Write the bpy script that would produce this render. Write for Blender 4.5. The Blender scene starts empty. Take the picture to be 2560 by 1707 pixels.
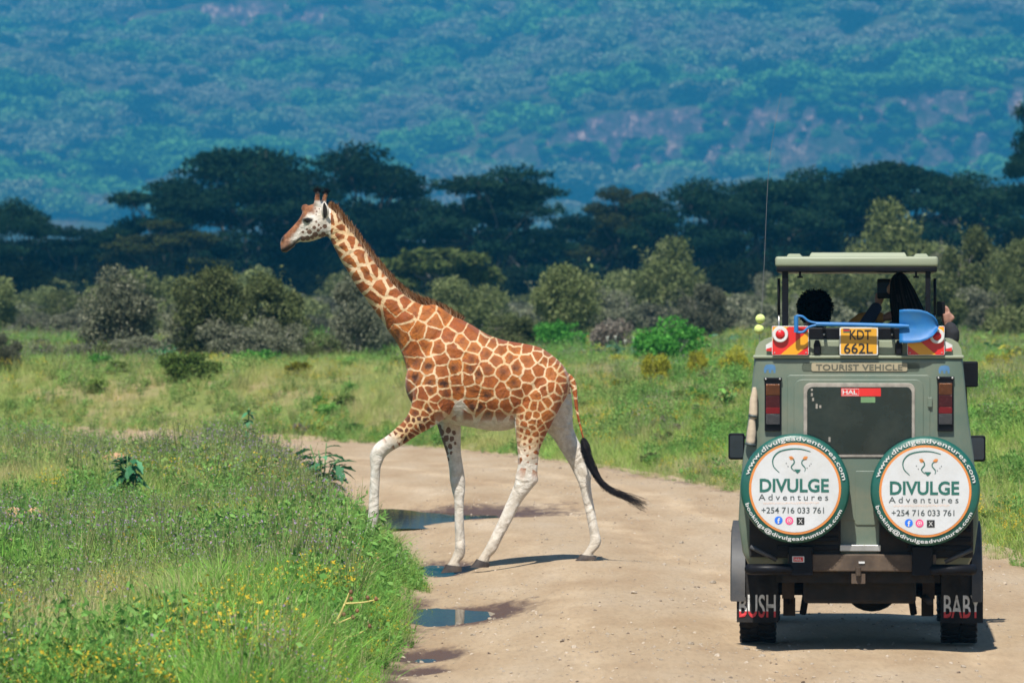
import bpy, bmesh, math, random
import numpy as np
from mathutils import Vector, Matrix
from math import radians, sin, cos, pi, atan, atan2, sqrt

SC = bpy.context.scene
COL = SC.collection
F = 200.0 / 36.0 * 2560.0          # focal length in pixels of the 2560 px wide photograph
EYE = 2.47                         # height of the camera above the road
HOR = 778.0                        # image row of the horizon

# ------------------------------------------------------------------ camera
cd = bpy.data.cameras.new('camera'); cam = bpy.data.objects.new('camera', cd); COL.objects.link(cam)
cd.lens = 200.0; cd.sensor_width = 36.0; cd.sensor_fit = 'HORIZONTAL'
cd.clip_start = 0.5; cd.clip_end = 8000.0
cam.location = (0, 0, EYE)
cam.rotation_euler = (pi / 2 - atan((853.5 - HOR) / F), 0, 0)
cd.dof.use_dof = True; cd.dof.focus_distance = 48.5; cd.dof.aperture_fstop = 5.6
SC.camera = cam
# ------------------------------------------------------------------ sky, sun, exposure
SUNV = Vector((-0.16, -0.62, 1.0)).normalized()      # towards the sun
ELEV = math.asin(SUNV.z)
w = bpy.data.worlds.new('World'); SC.world = w; w.use_nodes = True
nt = w.node_tree; nt.nodes.clear()
sky = nt.nodes.new('ShaderNodeTexSky'); sky.sky_type = 'NISHITA'; sky.sun_disc = False
sky.sun_elevation = ELEV; sky.sun_rotation = atan2(SUNV.x, SUNV.y)
sky.altitude = 1900.0; sky.air_density = 1.0; sky.dust_density = 0.6; sky.ozone_density = 1.5
bg = nt.nodes.new('ShaderNodeBackground'); bg.inputs[1].default_value = 0.088
wo = nt.nodes.new('ShaderNodeOutputWorld')
nt.links.new(sky.outputs[0], bg.inputs[0]); nt.links.new(bg.outputs[0], wo.inputs[0])
sd = bpy.data.lights.new('sun', 'SUN'); sd.energy = 5.0; sd.angle = radians(0.55); sd.color = (1.0, 0.955, 0.88)
sun = bpy.data.objects.new('sun', sd); COL.objects.link(sun)
sun.rotation_euler = (-SUNV).to_track_quat('-Z', 'Y').to_euler(); sun.location = (0, 0, 60)
SC.view_settings.view_transform = 'Standard'; SC.view_settings.look = 'None'
SC.view_settings.exposure = 0.58; SC.view_settings.gamma = 1.0; SC.view_settings.use_curve_mapping = False
SC.render.engine = 'CYCLES'
cy = SC.cycles
cy.max_bounces = 5; cy.diffuse_bounces = 3; cy.glossy_bounces = 3; cy.transmission_bounces = 4
cy.transparent_max_bounces = 8; cy.volume_bounces = 0
cy.use_denoising = True
try:
    cy.denoiser = 'OPENIMAGEDENOISE'; cy.denoising_input_passes = 'RGB_ALBEDO_NORMAL'; cy.denoising_prefilter = 'ACCURATE'
except Exception:
    pass
cy.use_adaptive_sampling = True; cy.adaptive_threshold = 0.01
cy.sample_clamp_indirect = 6.0

# ------------------------------------------------------------------ helpers
rs = np.random.RandomState(7)
random.seed(5)

def px(x, y, D):
    """a point of the photograph at distance D -> world"""
    return Vector(((x - 1280.0) / F * D, D, EYE + (HOR - y) / F * D))

def hash2(ix, iy, seed):
    h = (ix.astype(np.int64) * 374761393 + iy.astype(np.int64) * 668265263 + seed * 2147483647) & 0x7fffffff
    h = ((h ^ (h >> 13)) * 1274126177) & 0x7fffffff
    h = (h ^ (h >> 16)) & 0xffff
    return h / 65535.0

def vn(x, y, seed=0):
    x = np.asarray(x, float); y = np.asarray(y, float)
    ix = np.floor(x); iy = np.floor(y); fx = x - ix; fy = y - iy
    fx = fx * fx * (3 - 2 * fx); fy = fy * fy * (3 - 2 * fy)
    a = hash2(ix, iy, seed); b = hash2(ix + 1, iy, seed); c = hash2(ix, iy + 1, seed); d = hash2(ix + 1, iy + 1, seed)
    return (a * (1 - fx) + b * fx) * (1 - fy) + (c * (1 - fx) + d * fx) * fy

def fbm(x, y, seed=0, o=4):
    s = 0; a = 0.5; t = 0
    for k in range(o):
        s = s + a * vn(x * 2 ** k, y * 2 ** k, seed + k * 17); t += a; a *= 0.5
    return s / t

def sst(a, b, x):
    t = np.clip((np.asarray(x, float) - a) / (b - a), 0, 1)
    return t * t * (3 - 2 * t)

def np_mesh(name, V, Q, smooth=True, attrs=None):
    V = np.asarray(V, np.float32); Q = np.asarray(Q, np.int32)
    me = bpy.data.meshes.new(name)
    n = Q.shape[1]
    me.vertices.add(len(V)); me.vertices.foreach_set('co', V.ravel())
    me.loops.add(Q.size); me.loops.foreach_set('vertex_index', Q.ravel())
    me.polygons.add(len(Q))
    me.polygons.foreach_set('loop_start', np.arange(0, Q.size, n, dtype=np.int32))
    try:
        me.polygons.foreach_set('loop_total', np.full(len(Q), n, np.int32))
    except Exception:
        pass
    me.update(calc_edges=True)
    if smooth:
        me.polygons.foreach_set('use_smooth', np.ones(len(Q), bool))
    for k, (dom, arr) in (attrs or {}).items():
        arr = np.asarray(arr, np.float32)
        typ = 'FLOAT' if arr.ndim == 1 else 'FLOAT_VECTOR'
        at = me.attributes.new(k, typ, dom)
        at.data.foreach_set('value' if arr.ndim == 1 else 'vector', arr.ravel())
    return me

def add(name, me, mat=None, parent=None, loc=None, rot=None, scl=None):
    o = bpy.data.objects.new(name, me); COL.objects.link(o)
    if mat is not None and me is not None:
        if len(me.materials) == 0: me.materials.append(mat)
        elif me.materials[0] is not mat:
            o.material_slots[0].link = 'OBJECT'; o.material_slots[0].material = mat
    if parent is not None: o.parent = parent
    if loc is not None: o.location = loc
    if rot is not None: o.rotation_euler = rot
    if scl is not None: o.scale = scl
    return o

def tag(o, label=None, cat=None, group=None, kind=None):
    if label: o['label'] = label
    if cat: o['category'] = cat
    if group: o['group'] = group
    if kind: o['kind'] = kind
    return o

def empty(name, loc, rz=0.0):
    o = bpy.data.objects.new(name, None); COL.objects.link(o); o.location = loc; o.rotation_euler = (0, 0, rz)
    o.empty_display_size = 0.1
    return o

class MB:
    """collects simple solids; build() links them as one mesh"""
    def __init__(s): s.v = []; s.f = []
    def addv(s, vs, fs):
        b = len(s.v); s.v += [tuple(map(float, q)) for q in vs]; s.f += [tuple(i + b for i in f) for f in fs]; return s
    def box(s, x0, x1, y0, y1, z0, z1, M=None):
        vs = [(x, y, z) for z in (z0, z1) for y in (y0, y1) for x in (x0, x1)]
        if M is not None: vs = [tuple(M @ Vector(q)) for q in vs]
        return s.addv(vs, [(0, 2, 3, 1), (4, 5, 7, 6), (0, 1, 5, 4), (2, 6, 7, 3), (0, 4, 6, 2), (1, 3, 7, 5)])
    def tube(s, pts, rad, n=8, cap=True):
        pts = [Vector(p) for p in pts]
        if not hasattr(rad, '__len__'): rad = [rad] * len(pts)
        vs = []; fs = []; u = None
        for i, p in enumerate(pts):
            t = (pts[min(i + 1, len(pts) - 1)] - pts[max(i - 1, 0)]).normalized()
            if u is None:
                u = t.orthogonal().normalized()
            else:
                u = (u - t * u.dot(t)); u = u.normalized() if u.length > 1e-6 else t.orthogonal().normalized()
            vv = t.cross(u)
            for k in range(n):
                a = 2 * pi * k / n
                vs.append(p + (u * cos(a) + vv * sin(a)) * rad[i])
        for i in range(len(pts) - 1):
            for k in range(n):
                k2 = (k + 1) % n
                fs.append((i * n + k, i * n + k2, (i + 1) * n + k2, (i + 1) * n + k))
        if cap:
            fs.append(tuple(range(n))[::-1]); fs.append(tuple((len(pts) - 1) * n + k for k in range(n)))
        return s.addv(vs, fs)
    def prism(s, poly, y0, y1):
        """outline in the x-z plane (seen from -y, counter-clockwise) made solid from y0 to y1"""
        n = len(poly)
        vs = [(x, y0, z) for x, z in poly] + [(x, y1, z) for x, z in poly]
        fs = [tuple(range(n)), tuple(range(2 * n - 1, n - 1, -1))]
        fs += [((i + 1) % n, i, i + n, (i + 1) % n + n) for i in range(n)]
        return s.addv(vs, fs)
    def lathe(s, prof, axis='y', c=(0, 0, 0), n=32):
        """profile of (radius, along) turned about an axis"""
        vs = []; fs = []; m = len(prof)
        for k in range(n):
            a = 2 * pi * k / n
            for r, t in prof:
                if axis == 'y': vs.append((c[0] + r * cos(a), c[1] + t, c[2] + r * sin(a)))
                elif axis == 'x': vs.append((c[0] + t, c[1] + r * cos(a), c[2] + r * sin(a)))
                else: vs.append((c[0] + r * cos(a), c[1] + r * sin(a), c[2] + t))
        for k in range(n):
            k2 = (k + 1) % n
            for i in range(m - 1):
                fs.append((k * m + i, k * m + i + 1, k2 * m + i + 1, k2 * m + i))
        return s.addv(vs, fs)
    def ribbon(s, pts, widths, y):
        """flat stroke in the x-z plane at depth y"""
        pts = [Vector((p[0], 0, p[1])) for p in pts]; vs = []
        if not hasattr(widths, '__len__'): widths = [widths] * len(pts)
        for i, p in enumerate(pts):
            t = (pts[min(i + 1, len(pts) - 1)] - pts[max(i - 1, 0)]).normalized()
            nrm = Vector((-t.z, 0, t.x)) * widths[i] * 0.5
            vs += [(p + nrm) + Vector((0, y, 0)), (p - nrm) + Vector((0, y, 0))]
        return s.addv(vs, [(2 * i, 2 * i + 1, 2 * i + 3, 2 * i + 2) for i in range(len(pts) - 1)])
    def build(s, name, mat, parent=None, smooth=False, bevel=0.0, seg=2, autosmooth=None, loc=None):
        me = bpy.data.meshes.new(name); me.from_pydata(s.v, [], s.f); me.update()
        bm = bmesh.new(); bm.from_mesh(me); bmesh.ops.recalc_face_normals(bm, faces=bm.faces); bm.to_mesh(me); bm.free()
        o = add(name, me, mat, parent, loc)
        if bevel > 0:
            b = o.modifiers.new('bevel', 'BEVEL'); b.width = bevel; b.segments = seg; b.limit_method = 'ANGLE'; b.angle_limit = radians(35)
            b.harden_normals = False
        if smooth:
            me.polygons.foreach_set('use_smooth', np.ones(len(me.polygons), bool))
            if autosmooth:
                try: me.set_sharp_from_angle(angle=radians(autosmooth))
                except Exception: pass
        return o

def rrect(x0, x1, z0, z1, r, n=5):
    out = []
    for cx, cz, a0 in ((x1 - r, z0 + r, -90), (x1 - r, z1 - r, 0), (x0 + r, z1 - r, 90), (x0 + r, z0 + r, 180)):
        for k in range(n + 1):
            a = radians(a0 + 90 * k / n); out.append((cx + r * cos(a), cz + r * sin(a)))
    return out

def catmull(P, sub=4):
    P = [np.asarray(p, float) for p in P]; out = []
    for i in range(len(P) - 1):
        p0 = P[max(i - 1, 0)]; p1 = P[i]; p2 = P[i + 1]; p3 = P[min(i + 2, len(P) - 1)]
        for k in range(sub):
            t = k / sub
            out.append(0.5 * ((2 * p1) + (-p0 + p2) * t + (2 * p0 - 5 * p1 + 4 * p2 - p3) * t * t + (-p0 + 3 * p1 - 3 * p2 + p3) * t ** 3))
    out.append(P[-1]); return out

# ------------------------------------------------------------------ materials
def new_mat(name):
    m = bpy.data.materials.new(name); m.use_nodes = True
    nt = m.node_tree; nt.nodes.clear()
    out = nt.nodes.new('ShaderNodeOutputMaterial'); return m, nt, out

def N(nt, typ, **kw):
    n = nt.nodes.new(typ)
    for k, v in kw.items():
        if k.startswith('i_'):
            key = k[2:]; key = int(key) if key.isdigit() else key
            n.inputs[key].default_value = v
        else: setattr(n, k, v)
    return n

def ramp(nt, stops, interp='LINEAR'):
    r = nt.nodes.new('ShaderNodeValToRGB'); cr = r.color_ramp; cr.interpolation = interp
    while len(cr.elements) > 1: cr.elements.remove(cr.elements[-1])
    cr.elements[0].position = stops[0][0]; cr.elements[0].color = (*stops[0][1], 1)
    for p, c in stops[1:]:
        e = cr.elements.new(p); e.color = (*c, 1)
    return r

def g3(v): return (v, v, v)

def pm(name, col, rough=0.55, metal=0.0, var=0.25, scale=6.0, bump=0.0, bscale=40.0, spec=0.5, coat=0.0, dirt=None, dscale=3.0, damt=0.5):
    """plain painted / rubber / metal surface with uneven colour, some grime and fine relief"""
    m, nt, out = new_mat(name); L = nt.links
    b = N(nt, 'ShaderNodeBsdfPrincipled'); b.inputs['Roughness'].default_value = rough; b.inputs['Metallic'].default_value = metal
    b.inputs['Specular IOR Level'].default_value = spec; b.inputs['Coat Weight'].default_value = coat
    tc = N(nt, 'ShaderNodeTexCoord')
    n1 = N(nt, 'ShaderNodeTexNoise', i_Scale=scale, i_Detail=5.0, i_Roughness=0.6); L.new(tc.outputs['Object'], n1.inputs['Vector'])
    r = ramp(nt, [(0.25, tuple(c * (1 - var) for c in col)), (0.75, tuple(min(1, c * (1 + var)) for c in col))])
    L.new(n1.outputs['Fac'], r.inputs['Fac']); colout = r.outputs['Color']
    if dirt is not None:
        n2 = N(nt, 'ShaderNodeTexNoise', i_Scale=dscale, i_Detail=8.0, i_Roughness=0.7); L.new(tc.outputs['Object'], n2.inputs['Vector'])
        r2 = ramp(nt, [(0.42, (0, 0, 0)), (0.72, g3(damt))]); L.new(n2.outputs['Fac'], r2.inputs['Fac'])
        mx = N(nt, 'ShaderNodeMix', data_type='RGBA'); L.new(r2.outputs['Color'], mx.inputs['Factor']); L.new(colout, mx.inputs[6])
        mx.inputs[7].default_value = (*dirt, 1); colout = mx.outputs[2]
    L.new(colout, b.inputs['Base Color'])
    rr = N(nt, 'ShaderNodeMapRange', i_3=max(0.03, rough - 0.12), i_4=min(1, rough + 0.12)); L.new(n1.outputs['Fac'], rr.inputs[0]); L.new(rr.outputs[0], b.inputs['Roughness'])
    if bump > 0:
        n3 = N(nt, 'ShaderNodeTexNoise', i_Scale=bscale, i_Detail=4.0); L.new(tc.outputs['Object'], n3.inputs['Vector'])
        bp = N(nt, 'ShaderNodeBump', i_Strength=bump, i_Distance=0.01); L.new(n3.outputs['Fac'], bp.inputs['Height']); L.new(bp.outputs[0], b.inputs['Normal'])
    L.new(b.outputs[0], out.inputs[0]); return m

def leaf_mat(name, c0, c1, c2, trans=0.35, tint=None, pscale=0.0):
    """foliage: per-leaf random colour (attribute lr), optional per-instance tint, diffuse + translucent"""
    m, nt, out = new_mat(name); L = nt.links
    at = N(nt, 'ShaderNodeAttribute', attribute_name='lr')
    r = ramp(nt, [(0.0, c0), (0.55, c1), (1.0, c2)]); L.new(at.outputs['Fac'], r.inputs['Fac']); co = r.outputs['Color']
    oi = N(nt, 'ShaderNodeObjectInfo')
    hv = N(nt, 'ShaderNodeHueSaturation')
    v = N(nt, 'ShaderNodeMapRange', i_3=0.62, i_4=1.36); L.new(oi.outputs['Random'], v.inputs[0]); L.new(v.outputs[0], hv.inputs['Value'])
    L.new(co, hv.inputs['Color']); co = hv.outputs[0]
    if tint is not None:
        ti = N(nt, 'ShaderNodeAttribute', attribute_name='tint', attribute_type='INSTANCER')
        mx = N(nt, 'ShaderNodeMix', data_type='RGBA'); L.new(ti.outputs['Fac'], mx.inputs['Factor']); L.new(co, mx.inputs[6]); mx.inputs[7].default_value = (*tint, 1); co = mx.outputs[2]
    d = N(nt, 'ShaderNodeBsdfDiffuse'); t = N(nt, 'ShaderNodeBsdfTranslucent'); L.new(co, d.inputs[0]); L.new(co, t.inputs[0])
    ms = N(nt, 'ShaderNodeMixShader', i_Fac=trans); L.new(d.outputs[0], ms.inputs[1]); L.new(t.outputs[0], ms.inputs[2])
    L.new(ms.outputs[0], out.inputs[0]); return m

# ------------------------------------------------------------------ the lie of the land
LEFT = np.array([(-0.95, -30), (-0.9, 20), (-0.86, 38), (-0.83, 45), (-0.80, 50), (-0.84, 54), (-1.15, 59), (-1.8, 67), (-2.5, 77), (-4.0, 86), (-7.0, 93.5), (-13, 98), (-25, 100), (-60, 101)], float)
RIGHT = np.array([(5.3, -30), (5.2, 20), (5.1, 38), (5.05, 47), (4.95, 54), (4.7, 60), (3.9, 68), (2.8, 77), (1.7, 86), (0.5, 93), (-0.9, 98.5), (-2.8, 104.0), (-5.6, 108.5), (-11, 113), (-25, 114), (-60, 115)], float)

def poly_dist(X, Y, P):
    """distance to a polyline and the side (+ = to its right when walking along it)"""
    best = np.full(X.shape, 1e9); side = np.zeros(X.shape)
    for a, b in zip(P[:-1], P[1:]):
        d = b - a; L2 = d @ d
        t = np.clip(((X - a[0]) * d[0] + (Y - a[1]) * d[1]) / L2, 0, 1)
        ex = X - (a[0] + t * d[0]); ey = Y - (a[1] + t * d[1]); dd = np.hypot(ex, ey)
        s = np.sign(d[1] * ex - d[0] * ey)
        m = dd < best - 1e-9; best = np.where(m, dd, best); side = np.where(m, s, side)
    return best, side

def road_coords(X, Y):
    """dl: metres inside the left edge (negative on the verge), dr: metres inside the right edge"""
    X = np.asarray(X, float); Y = np.asarray(Y, float)
    a, s = poly_dist(X, Y, LEFT); b, t = poly_dist(X, Y, RIGHT)
    wob = 0.16 * (vn(X * 0.9, Y * 0.5, 3) - 0.5) + 0.10 * (vn(X * 3.1, Y * 1.7, 4) - 0.5)
    return a * s + wob, -b * t + wob

# puddles: (x, y, half width, half length, turn)
PUDDLES = [(-0.80, 69.4, 1.0, 1.7, 0.10), (-0.70, 56.3, 0.22, 1.15, 0.0), (-0.33, 47.6, 0.34, 1.15, 0.06), (-0.62, 42.1, 0.20, 0.6, 0.0), (-0.66, 40.4, 0.15, 0.4, 0.0)]
PDEEP = [0.115, 0.055, 0.065, 0.05, 0.04]
WATER = [-0.040, -0.098, -0.088, -0.112, -0.122]

def basin(X, Y):
    f = np.zeros(np.shape(X))
    for (cx, cy_, a, b, t), dp in zip(PUDDLES, PDEEP):
        q = ((X - cx - t * (Y - cy_)) / (a * 1.15)) ** 2 + ((Y - cy_) / (b * 1.15)) ** 2
        f = np.maximum(f, dp * np.exp(-q * 0.8))
    return f + (f > 0.004) * 0.022 * (fbm(X * 5, Y * 1.6, 14, 3) - 0.5)

def pud(X, Y, grow=1.0):
    f = np.zeros(np.shape(X))
    for (cx, cy_, a, b, t) in PUDDLES:
        q = ((X - cx - t * (Y - cy_)) / (a * grow)) ** 2 + ((Y - cy_) / (b * grow)) ** 2
        f = np.maximum(f, np.exp(-q * 0.8))
    return f

def ground_h(X, Y):
    X = np.asarray(X, float); Y = np.asarray(Y, float)
    dl, dr = road_coords(X, Y)
    far = sst(75, 92, Y)
    road = 0.05 - 0.13 * (1 - sst(0.1, 1.6, dl)) * (1 - far) - 0.05 * sst(1.9, 2.9, dl) * (1 - sst(60, 75, Y))
    road = road + 0.025 * (fbm(X * 0.7, Y * 0.35, 11, 3) - 0.5) + 0.012 * (fbm(X * 3, Y * 2, 12, 3) - 0.5)
    # wheel tracks
    road = road - 0.018 * np.exp(-((X - 1.85) / 0.22) ** 2) - 0.018 * np.exp(-((X - 3.35) / 0.22) ** 2)
    road = road - basin(X, Y)
    ol = np.maximum(-dl, 0)
    left = road * (1 - sst(0, 0.4, ol)) + sst(0, 0.9, ol) * (0.20 + 0.12 * (fbm(X * 0.8, Y * 0.4, 21, 3) - 0.5))
    left = left + 0.46 * sst(1.0, 6.0, ol) * sst(55, 80, Y) + 0.12 * np.exp(-((X + 4.4) / 2.4) ** 2 - ((Y - 76) / 8) ** 2) + 0.25 * np.exp(-((X + 8) / 2.5) ** 2 - ((Y - 92) / 7) ** 2) * sst(0, 2, ol)
    left = left + 0.35 * (fbm(X * 0.16, Y * 0.09, 23, 3) - 0.45) * sst(1, 6, ol)
    orr = np.maximum(-dr, 0)
    right = road * (1 - sst(0, 0.4, orr)) + 0.12 * sst(0, 0.6, orr) + 1.10 * sst(0.2, 6.5, orr) * sst(55, 82, Y) + 0.28 * sst(0.3, 5, orr) * (1 - sst(55, 78, Y))
    right = right + 0.18 * (fbm(X * 0.5, Y * 0.25, 31, 3) - 0.5) * sst(0, 2, orr) + 0.5 * (fbm(X * 0.12, Y * 0.06, 33, 3) - 0.5) * sst(3, 12, orr)
    right = right + 1.7 * sst(6, 30, X) * sst(120, 320, Y)
    h = np.where(dl < 0, left, np.where(dr < 0, right, road))
    h = h + 0.6 * (fbm(X * 0.05, Y * 0.02, 41, 3) - 0.5) * sst(130, 260, Y)
    return h

def gh(x, y): return float(ground_h(np.array([x]), np.array([y]))[0])

HS = 2.4                            # size of the hill
def hill_h(X, Y):
    return HS * hill_0(np.asarray(X, float) / HS, np.asarray(Y, float) / HS)

def hill_0(X, Y):
    base = (Y - 1500.0) * 0.165
    base = np.where(base < 0, base * 0.5, base)
    base = base + 26 * (fbm(X * 0.006, Y * 0.006, 51, 3) - 0.5) + 11 * (fbm(X * 0.025, Y * 0.02, 52, 3) - 0.5)
    # the rock band on the right, and a smaller one high up on the left
    yc = 1768 + 14 * (fbm(X * 0.02, X * 0 + 3.3, 53, 4) - 0.5) * 2 + 9 * (vn(X * 0.13, X * 0 + 1.7, 54) - 0.5) + 5 * (vn(X * 0.33, X * 0 + 4.7, 58) - 0.5) + 0.22 * (40 - X)
    st = 25.0 * sst(-50, 60, X) * (0.75 + 0.5 * fbm(X * 0.03, X * 0 + 8.1, 55, 3))
    base = base + st * (0.5 * sst(0, 5, Y - yc) + 0.5 * sst(6, 13, Y - yc))
    yc2 = 2160 + 10 * (fbm(X * 0.03, X * 0 + 9.3, 56, 4) - 0.5) * 2
    st2 = 11.0 * np.exp(-((X + 95) / 62) ** 2)
    base = base + st2 * sst(0, 8, Y - yc2)
    return base

# ================================================================== THE SETTING
def grid_mesh(name, X, Y, Z, attrs=None):
    r, c = X.shape
    V = np.stack([X, Y, Z], -1).reshape(-1, 3)
    i = np.arange(r * c).reshape(r, c)
    Q = np.stack([i[:-1, :-1], i[:-1, 1:], i[1:, 1:], i[1:, :-1]], -1).reshape(-1, 4)
    return np_mesh(name, V, Q, True, attrs)

def soil_mat():
    m, nt, out = new_mat('meadow_soil'); L = nt.links
    b = N(nt, 'ShaderNodeBsdfPrincipled'); b.inputs['Roughness'].default_value = 0.95; b.inputs['Specular IOR Level'].default_value = 0.1
    ge = N(nt, 'ShaderNodeNewGeometry')
    n1 = N(nt, 'ShaderNodeTexNoise', i_Scale=0.35, i_Detail=9.0, i_Roughness=0.65); L.new(ge.outputs['Position'], n1.inputs['Vector'])
    r = ramp(nt, [(0.3, (0.10, 0.15, 0.035)), (0.5, (0.16, 0.19, 0.055)), (0.62, (0.27, 0.22, 0.11)), (0.75, (0.40, 0.27, 0.16))]); L.new(n1.outputs['Fac'], r.inputs[0])
    L.new(r.outputs[0], b.inputs['Base Color'])
    n2 = N(nt, 'ShaderNodeTexNoise', i_Scale=14.0, i_Detail=5.0); L.new(ge.outputs['Position'], n2.inputs['Vector'])
    bp = N(nt, 'ShaderNodeBump', i_Strength=0.8, i_Distance=0.06); L.new(n2.outputs['Fac'], bp.inputs['Height']); L.new(bp.outputs[0], b.inputs['Normal'])
    L.new(b.outputs[0], out.inputs[0]); return m

def road_mat():
    m, nt, out = new_mat('dirt_road'); L = nt.links
    b = N(nt, 'ShaderNodeBsdfPrincipled'); b.inputs['Specular IOR Level'].default_value = 0.25
    ge = N(nt, 'ShaderNodeNewGeometry'); P = ge.outputs['Position']
    mp = N(nt, 'ShaderNodeMapping'); mp.inputs['Scale'].default_value = (1.0, 0.22, 1.0); L.new(P, mp.inputs[0])   # streaks along the way people drive
    n1 = N(nt, 'ShaderNodeTexNoise', i_Scale=1.1, i_Detail=8.0, i_Roughness=0.62); L.new(mp.outputs[0], n1.inputs['Vector'])
    r1 = ramp(nt, [(0.28, (0.33, 0.225, 0.13)), (0.5, (0.40, 0.295, 0.185)), (0.72, (0.435, 0.34, 0.235))]); L.new(n1.outputs['Fac'], r1.inputs[0])
    n2 = N(nt, 'ShaderNodeTexNoise', i_Scale=26.0, i_Detail=4.0, i_Roughness=0.7)
    mp2 = N(nt, 'ShaderNodeMapping'); mp2.inputs['Scale'].default_value = (1.0, 0.12, 1.0); L.new(P, mp2.inputs[0]); L.new(mp2.outputs[0], n2.inputs['Vector'])
    r2 = ramp(nt, [(0.3, g3(0.84)), (0.5, g3(1.0)), (0.72, g3(1.07))]); L.new(n2.outputs['Fac'], r2.inputs[0])
    mul = N(nt, 'ShaderNodeMix', data_type='RGBA', blend_type='MULTIPLY'); mul.inputs['Factor'].default_value = 1.0
    L.new(r1.outputs[0], mul.inputs[6]); L.new(r2.outputs[0], mul.inputs[7])
    tk = N(nt, 'ShaderNodeAttribute', attribute_name='track'); tn = N(nt, 'ShaderNodeTexNoise', i_Scale=2.2, i_Detail=6.0); L.new(mp.outputs[0], tn.inputs['Vector'])
    tm = N(nt, 'ShaderNodeMath', operation='MULTIPLY'); L.new(tk.outputs['Fac'], tm.inputs[0]); tr2 = ramp(nt, [(0.35, g3(0.2)), (0.6, g3(1))]); L.new(tn.outputs['Fac'], tr2.inputs[0]); L.new(tr2.outputs[0], tm.inputs[1])
    tv = N(nt, 'ShaderNodeMapRange', i_3=0.90, i_4=1.10); L.new(tm.outputs[0], tv.inputs[0])
    thv = N(nt, 'ShaderNodeHueSaturation'); L.new(tv.outputs[0], thv.inputs['Value']); L.new(mul.outputs[2], thv.inputs['Color'])
    wet = N(nt, 'ShaderNodeAttribute', attribute_name='wet')
    n3 = N(nt, 'ShaderNodeTexNoise', i_Scale=7.0, i_Detail=6.0, i_Roughness=0.7); L.new(mp.outputs[0], n3.inputs['Vector'])
    ad = N(nt, 'ShaderNodeMath', operation='ADD'); L.new(wet.outputs['Fac'], ad.inputs[0])
    sb = N(nt, 'ShaderNodeMapRange', i_1=0.2, i_2=0.8, i_3=-0.28, i_4=0.28); L.new(n3.outputs['Fac'], sb.inputs[0]); L.new(sb.outputs[0], ad.inputs[1])
    wr = ramp(nt, [(0.42, g3(0)), (0.72, g3(1))]); L.new(ad.outputs[0], wr.inputs[0])
    mx = N(nt, 'ShaderNodeMix', data_type='RGBA'); L.new(wr.outputs[0], mx.inputs['Factor']); L.new(thv.outputs[0], mx.inputs[6]); mx.inputs[7].default_value = (0.095, 0.055, 0.036, 1)
    L.new(mx.outputs[2], b.inputs['Base Color'])
    rr = N(nt, 'ShaderNodeMapRange', i_3=0.92, i_4=0.55); L.new(wr.outputs[0], rr.inputs[0]); L.new(rr.outputs[0], b.inputs['Roughness'])
    n4 = N(nt, 'ShaderNodeTexNoise', i_Scale=18.0, i_Detail=6.0, i_Roughness=0.7); L.new(P, n4.inputs['Vector'])
    bp = N(nt, 'ShaderNodeBump', i_Strength=0.75, i_Distance=0.03); L.new(n4.outputs['Fac'], bp.inputs['Height']); L.new(bp.outputs[0], b.inputs['Normal'])
    L.new(b.outputs[0], out.inputs[0]); return m

M_SOIL = soil_mat(); M_ROAD = road_mat()

# ground sheet: a fan that widens with distance
ys = np.concatenate([np.linspace(-30, 34, 12), np.linspace(35, 120, 340), 120 * (4000 / 120.0) ** np.linspace(0.006, 1, 150)])
us = np.linspace(-1, 1, 361)
us = us * (0.45 + 0.55 * us ** 2)
GX = us[None, :] * (22 + 0.26 * np.maximum(ys, 0))[:, None] * 1.3; GY = np.repeat(ys[:, None], len(us), 1)
GZ = ground_h(GX, GY)
dl, dr = road_coords(GX, GY)
GZ = GZ - 0.07 * sst(0.10, 0.45, np.minimum(dl, dr)) - 0.02
GZ = GZ * (1 - sst(900, 1300, GY)) - 4.0 * sst(2600, 3600, GY)
tag(add('ground', grid_mesh('ground', GX, GY, GZ), M_SOIL), 'grassy savanna ground', kind='structure')

# road ribbon between its two edges
def resample(P, n, dense=None):
    d = np.r_[0, np.cumsum(np.hypot(*np.diff(P, axis=0).T))]
    return d
tt = np.concatenate([np.linspace(0, 0.22, 30)[:-1], np.linspace(0.22, 0.62, 520), np.linspace(0.62, 1, 180)[1:]])
def along(P):
    d = np.r_[0, np.cumsum(np.hypot(*np.diff(P, axis=0).T))]; d /= d[-1]
    C = np.array(catmull(P, 12)); e = np.r_[0, np.cumsum(np.hypot(*np.diff(C, axis=0).T))]; e /= e[-1]
    return C, e
CL, eL = along(LEFT); CR, eR = along(RIGHT)
ls = np.linspace(-0.05, 1.04, 72)
LX = np.interp(tt, eL, CL[:, 0]); LY = np.interp(tt, eL, CL[:, 1]); RX = np.interp(tt, eR, CR[:, 0]); RY = np.interp(tt, eR, CR[:, 1])
RXg = LX[:, None] * (1 - ls) + RX[:, None] * ls; RYg = LY[:, None] * (1 - ls) + RY[:, None] * ls
RZg = ground_h(RXg, RYg) + 0.004
wet = pud(RXg, RYg, 1.7) * 0.98
dl2, dr2 = road_coords(RXg, RYg)
wet = np.maximum(wet, 0.62 * np.exp(-((RXg + 0.85) / 0.35) ** 2) * sst(36, 39, RYg) * (1 - sst(49.5, 53, RYg)))
wet = np.maximum(wet, 0.55 * np.exp(-((RXg - 0.2) / 1.6) ** 2 - ((RYg - 71.5 - 0.8 * RXg) / 1.1) ** 2))
wet = np.maximum(wet, 0.5 * np.exp(-(dr2 / 0.35) ** 2) * sst(50, 60, RYg))
wet = np.maximum(wet, 0.56 * np.exp(-((RXg - 0.10) / 0.30) ** 2 - ((RYg - 49.2) / 0.5) ** 2))
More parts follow.
